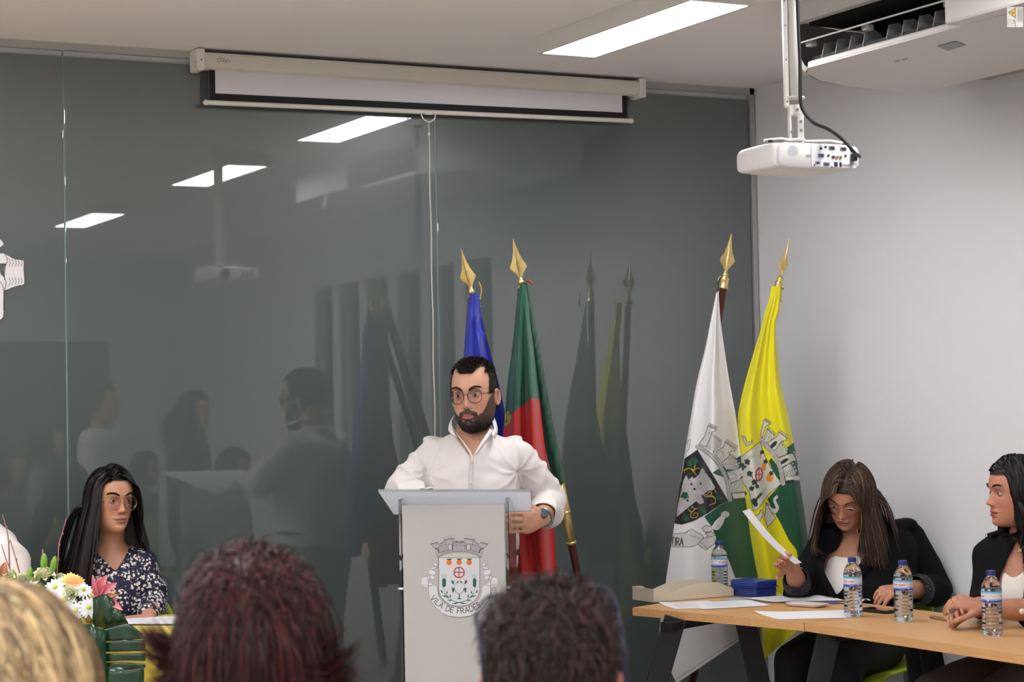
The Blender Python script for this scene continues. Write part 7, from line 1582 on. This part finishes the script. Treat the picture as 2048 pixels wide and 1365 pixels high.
for y_, z_, amp in [(yk + .008, .35, .6), (yk + .006, TL - .02, .1), (yk, TL - .001, 0), (yk - .03, TL, 0)] + [(yk + (yf - yk) * k, TL, 0) for k in (.25, .5, .75)] + [(yf + .03, TL, 0), (yf, TL - .001, 0), (yf - .008, TL - .02, .1), (yf - .012, .62, .5), (yf - .016, .40, .9), (yf - .02, .12, 1.3), (yf - .02, .03, 1.4)]:
    rows.append(np.stack([xs, y_ + amp * (.012 * np.sin(xs * 17 + 1.2 * np.sin(xs * 5)) + .006 * np.sin(xs * 41)), np.full(nx, z_)], 1))
tc_ = tag(link('tablecloth', np.vstack(rows), gridF(len(rows), nx), yc, None, True), 'yellow cloth draped over the long left table', 'tablecloth'); so = tc_.modifiers.new('t', 'SOLIDIFY'); so.thickness = .0015; so.offset = 1
sheet([(236, 1240), (252, 1250), (380, 1250), (356, 1234)], 'white papers on the yellow cloth before the woman in the flowered blouse', 1, z=TL + .0015, n=5, lines=5)

# ------------------------------------------------------------------ flower arrangement
def flowers():
    zc = 6.0; base = P(95, 1262, zc); base[2] = TL + .002; t = thing('flower_arrangement', 'arrangement of white daisies, cream roses, pink lily and dark monstera leaves on the yellow cloth', 'flowers', tuple(base))
    g = np.random.default_rng(11)
    MB().add(*lathe([(0, 0), (.085, 0), (.105, .03), (.11, .06), (.10, .065), (.0, .06)], 30, base)).build('bowl', mat('bowl_green', (46, 60, 46), .5), t, smooth=True)
    def petal(b0, d, n, L, W_, curl=.3, cup=.2, c=(230, 230, 232), tip=None, nu=7, nv=5, pw=.75):
        d = nz(d); n = nz(n - d * (n @ d)); s_ = np.cross(d, n); u = np.linspace(0, 1, nu); v = np.linspace(-1, 1, nv); V = []; C = []
        for a in u:
            wd = W_ * math.sin(min(1, .12 + a * .88) ** pw * math.pi * .97) ** .8 if a < 1 else W_ * .1
            for q in v: V.append(b0 + d * L * (a - curl * .3 * a * a) + n * (L * curl * a * a * -1 + cup * wd * q * q) + s_ * wd * q * .5); C.append(lin(c) * (1 - a ** 2) + lin(tip or c) * a ** 2)
        return np.array(V), gridF(nu, nv), np.array(C)
    fm = mat('petals', attr=True, rough=.6, sss=.1); lm = mat('foliage', attr=True, rough=.35)
    def build(name, items, m=fm, parent=t, label=None):
        mb = MB()
        for V, F, C in items: mb.add(V, F, 0, None); mb.C[-1] = C
        o = mb.build(name, m, parent, smooth=True, cols=True)
        if label: o['label'] = label
        return o
    def ax3(n): n = nz(n); a = nz(np.cross(n, A(.3, .1, 1))); return n, a, np.cross(n, a)
    def disc(c, n, r, h, col_): V, F = ellipsoid(c, (r, r, h), np.stack([*ax3(n)[1:], nz(n)], 1), 8); return V, F, np.tile(lin(col_), (len(V), 1)) * (1 + .25 * g.random((len(V), 1)))
    def daisy(px, py, r, z, n, c=(232, 232, 236), ctr=(190, 190, 60), np_=15, pw=.26, layers=1):
        c0 = P(px, py, z); n, a, b_ = ax3(n); R = r / FPX * z; it = []
        for l in range(layers):
            for k in range(np_): q = 6.2832 * (k + .5 * l) / np_ + g.normal() * .06; it.append(petal(c0 + n * .002 * l, a * math.cos(q) + b_ * math.sin(q) + n * .12, n, R * (1 - .15 * l) * g.uniform(.9, 1.05), R * pw * 1.25, .15 + .15 * g.random(), .1, c))
        it.append(disc(c0 + n * .003, n, R * .20, R * .10, ctr)); build('daisy' if ctr[1] > 150 and c[2] > 200 else 'gerbera', it)
    up = nz(TH * .75 + UP * .5)
    for px, py, r, dz, off in [(110, 1175, 25, -.02, (0, 0)), (127, 1202, 26, -.05, (.1, -.3)), (177, 1216, 24, -.06, (.35, -.2)), (57, 1178, 24, -.04, (-.2, .1)), (20, 1180, 22, -.03, (-.3, .2)), (166, 1180, 22, -.02, (.6, .2)), (152, 1222, 20, -.06, (.2, -.4)), (88, 1196, 22, -.05, (0, -.2)), (190, 1190, 18, .03, (.7, 0)), (-15, 1195, 24, -.03, (-.3, .2)), (128, 1160, 15, .03, (.2, .6))]:
        daisy(px, py, r, zc + dz, up + RH * off[0] + UP * off[1])
    daisy(150, 1166, 24, zc - .01, up + RH * .5 + UP * .5, (238, 170, 100), (226, 150, 90), 18, .3, 2); daisy(143, 1162, 26, zc + .005, up + RH * .3 + UP * .5, (238, 214, 120), (230, 150, 90), 20, .26, 1); daisy(176, 1190, 18, zc + .01, up + RH * .8 + UP * .3, (240, 200, 130), (226, 160, 90), 16, .3, 1)
    def rose(px, py, r, z, n, c=(234, 230, 196)):
        c0 = P(px, py, z); n, a, b_ = ax3(n); R = r / FPX * z; it = []
        for l, (m_, op) in enumerate([(4, .15), (5, .45), (6, .8), (6, 1.15)]):
            for k in range(m_):
                q = 6.2832 * (k + .37 * l) / m_; rad = a * math.cos(q) + b_ * math.sin(q); d = nz(n * math.cos(op) + rad * math.sin(op)); it.append(petal(c0 - n * R * .5 + rad * R * .08 * l, d, -rad + n * .3, R * (1.0 + .05 * l), R * (.9 + .22 * l), -.2 + .12 * l, .35, tuple(np.array(c) * (1 - .05 * (3 - l))), tuple(np.minimum(np.array(c) * 1.06, 250)), pw=.6))
        build('rose', it)
    rose(88, 1146, 19, zc + .02, UP + TH * .5); rose(12, 1152, 17, zc + .01, UP + TH * .5 - RH * .2, (232, 228, 190)); rose(140, 1186, 17, zc - .04, up, (232, 234, 200)); rose(178, 1240, 13, zc - .05, up, (226, 208, 130)); rose(45, 1160, 14, zc + .03, up, (226, 226, 190)); rose(120, 1140 + 15, 12, zc + .05, up + UP, (222, 226, 190))
    # green lily buds
    for px, py, L, W_, tilt in [(88, 1125, 36, 15, .04), (107, 1131, 38, 14, .22), (27, 1157, 34, 15, -.05), (60, 1152, 34, 14, .1)]:
        c0 = P(px, py, zc + .03); d = nz(UP + RH * tilt); x = nz(np.cross(d, TH)); V, F = loft([c0 + d * L / FPX * zc * k for k in (-.5, -.3, 0, .3, .48, .5)], [x * W_ / FPX * zc / 2 * k for k in (.35, .8, 1, .75, .25, .05)], [np.cross(d, x) * W_ / FPX * zc / 2 * k for k in (.35, .8, 1, .75, .25, .05)], 14, 3, 2)
        build('bud', [(V, F, np.tile(lin((112, 158, 52)), (len(V), 1)) * (1 + .25 * np.sin(np.arange(len(V)) % 14 * 2.7))[:, None])], lm)
    # brown curled leaf and grey green leaves
    build('leaf', [petal(P(5, 1165, zc), UP + RH * .1, TH, .065, .035, .2, .3, (150, 96, 70), (170, 110, 84))], lm, label='brown curled leaf')
    for px, py, ang, L, c in [(80, 1180, 2.2, .06, (120, 130, 70)), (70, 1175, 1.2, .05, (110, 122, 66)), (160, 1200, .6, .05, (90, 104, 60)), (135, 1230, -.4, .08, (60, 84, 50)), (60, 1210, 2.6, .08, (60, 84, 50)), (150, 1250, -.2, .09, (50, 76, 44)), (100, 1240, -1.2, .08, (60, 84, 50)), (20, 1220, 3.4, .08, (60, 84, 50)), (188, 1215, .3, .05, (100, 110, 80))]:
        build('leaf', [petal(P(px, py, zc + .0), RH * math.cos(ang) + UP * math.sin(ang) + TH * .3, TH + UP, L, L * .5, .2, .2, c)], lm)
    # pink lily: six recurved petals, stamens
    LP = (206, 104, 120); lo = MB()
    b0 = P(193, 1192, zc - .07)
    tips = [((184, 1152), -.02, .016, .2), ((202, 1154), .03, .026, .05), ((213, 1152), .01, .030, 0), ((233, 1168), .0, .028, -.1), ((234, 1190), -.03, .018, -.1), ((243, 1220), -.05, .024, .1)]
    st = P(212, 1194, zc - .075); lil = None
    items = []
    for (px, py), dz, W_, cu in tips:
        e = P(px, py, zc - .07 + dz); s_ = b0 if py < 1185 else st; d = e - s_; L = np.linalg.norm(d); items.append(petal(s_, d, TH + UP * .2, L * 1.02, W_, cu, .35, LP, (224, 140, 148), 9, 5, .8))
    mb = MB(); V, F, C = items[2]; first = build('lily', [items[2]], label='pink lily')
    for it in items[:2] + items[3:]: build('petal', [it], fm, first)
    for k in range(5):
        e = P(226 + 5 * k % 13, 1182 + 4 * k, zc - .10); build('stamen', [(*tube([st, st * .5 + e * .5 + TH * .004, e], [.0008] * 3, 5, 2), np.tile(lin((206, 196, 110)), (len(tube([st, st * .5 + e * .5 + TH * .004, e], [.0008] * 3, 5, 2)[0]), 1))), disc(e, TH, .0035, .002, (150, 90, 40))], fm, first)
    # twigs
    tw = mat('twig', (150, 104, 100), .6)
    for pts in ([(113, 1160), (116, 1120), (118, 1090), (124, 1068), (133, 1037)], [(20, 1160), (17, 1085), (12, 1055), (5, 1030)], [(30, 1160), (16, 1130), (3, 1090)], [(40, 1150), (32, 1120), (20, 1080)], [(86, 1140), (85, 1104), (86, 1100)], [(-20, 1150), (-10, 1090), (-4, 1050)]):
        p = [P(x, y, zc + .05 + .01 * k) for k, (x, y) in enumerate(pts)]; m = MB().add(*tube(p, np.linspace(.0028, .0014, len(p)), 7, 4))
        for q in p[1:-1]: m.add(*ellipsoid(q + RH * .002, (.003, .003, .005), n=5))
        m.build('twig', tw, t, smooth=True)
    # monstera leaves: midrib with separate lobes, glossy
    mm = mat('monstera', (22, 54, 30), .25, var=.3, vscale=12, coat=.2)
    def lobes(name, ls, dz):
        mb = MB()
        for (xa, ya0, ya1), (xb, yb0, yb1), (xc, yc0, yc1), bulge in ls:
            u = np.linspace(0, 1, 10); v = np.linspace(0, 1, 7); xs = np.interp(u, [0, .5, 1], [xa, xb, xc]); y0_ = catmull([ya0, yb0, yc0], 9)[np.linspace(0, 18, 10).astype(int)]; y1_ = catmull([ya1, yb1, yc1], 9)[np.linspace(0, 18, 10).astype(int)]
            V = [P(x, a * (1 - q) + b_ * q, zc - .09 + dz - bulge * math.sin(q * math.pi) - .02 * math.sin(w_ * 2.2) + .004 * math.sin(w_ * 9)) for x, a, b_, w_ in zip(xs, y0_, y1_, u) for q in v]; mb.add(np.array(V), gridF(10, 7))
        o = mb.build(name, mm, t, smooth=True); so = o.modifiers.new('t', 'SOLIDIFY'); so.thickness = .0012
    lobes('monstera_leaf', [((186, 1196, 1250), (212, 1190, 1258), (240, 1216, 1246), .012), ((206, 1202, 1262), (236, 1214, 1254), (256, 1245, 1250), .02)], .01)
    lobes('monstera_leaf', [((196, 1262, 1285), (256, 1249, 1281), (286, 1268, 1279), .0025), ((196, 1288, 1305), (245, 1281, 1304), (291, 1281, 1303), .003), ((196, 1308, 1325), (245, 1308, 1322), (291, 1307, 1323), .0025), ((196, 1326, 1350), (245, 1326, 1340), (291, 1329, 1336), .0025), ((190, 1330, 1420), (232, 1336, 1440), (288, 1332, 1380), .006), ((160, 1250, 1400), (185, 1250, 1420), (212, 1262, 1430), .006)], -.03)
flowers()

# ------------------------------------------------------------------ white vinyl arms on the glass at the left edge
def decal():
    t = thing('wall_emblem', 'white vinyl scroll emblem on the dark glass at the left edge', 'emblem', tuple(on(0, 560, 1, D)))
    wm = mat('vinyl_white', (222, 218, 222), .5); q = lambda x, y: on(x, y, 1, D - .006)
    def plate(name, pts, m, y_off=.0, par=t, smoothn=4):
        c = catmull(np.array(pts + pts[:1], float), smoothn)[:-1]; a = [on(x, y, 1, D - .006 - y_off) for x, y in c]; n = len(a); b_ = [p + A(0, .006, 0) for p in a]
        return link(name, a + b_, [list(range(n)), list(range(n, 2 * n))[::-1]] + [(i, i + n, (i + 1) % n + n, (i + 1) % n) for i in range(n)], m, par, False)
    edge = mat('vinyl_line', (70, 66, 70), .5)
    s = plate('scroll_end', [(10, 509), (20, 514), (30, 519), (45, 521), (47.5, 525), (47, 540), (48.5, 560), (47, 569), (38, 571), (25, 575), (10, 581), (4, 578), (9, 565), (9, 548), (10, 535), (14, 525), (13, 515)], wm)
    plate('scroll_fold', [(-14, 516), (-2, 508), (8, 508), (13, 515), (13, 526), (5, 527), (-12, 526)], wm)
    plate('scroll_band', [(-40, 550), (-6, 544), (4, 550), (11, 562), (8, 580), (7, 625), (0, 640), (-40, 660)], wm, .002)
    plate('rounded_piece', [(-20, 478), (-4, 476), (6, 486), (6, 490), (-3, 496), (-20, 498)], wm)
    for k in range(5):
        x = 18 + k * 6
        for y0_, y1_ in ((517 + k * .8, 533), (556, 572 - k * 1.2)):
            c = [on(x, y0_, 1, D - .0068), on(x + 2.4, (y0_ + y1_) / 2, 1, D - .0068), on(x, y1_, 1, D - .0068)]; MB().add(*tube(c, [.0008] * 3, 5, 3)).build('line', edge, s)
    for pts in ([(10, 510), (15, 520), (11, 532), (9, 545), (9, 560)], [(-5, 545), (6, 552), (12, 565), (9, 580)], [(-8, 562), (2, 566), (7, 582), (7, 620)]): MB().add(*tube([on(x, y, 1, D - .0092) for x, y in pts], [.0010] * len(pts), 5, 4)).build('line', edge, s)
decal()
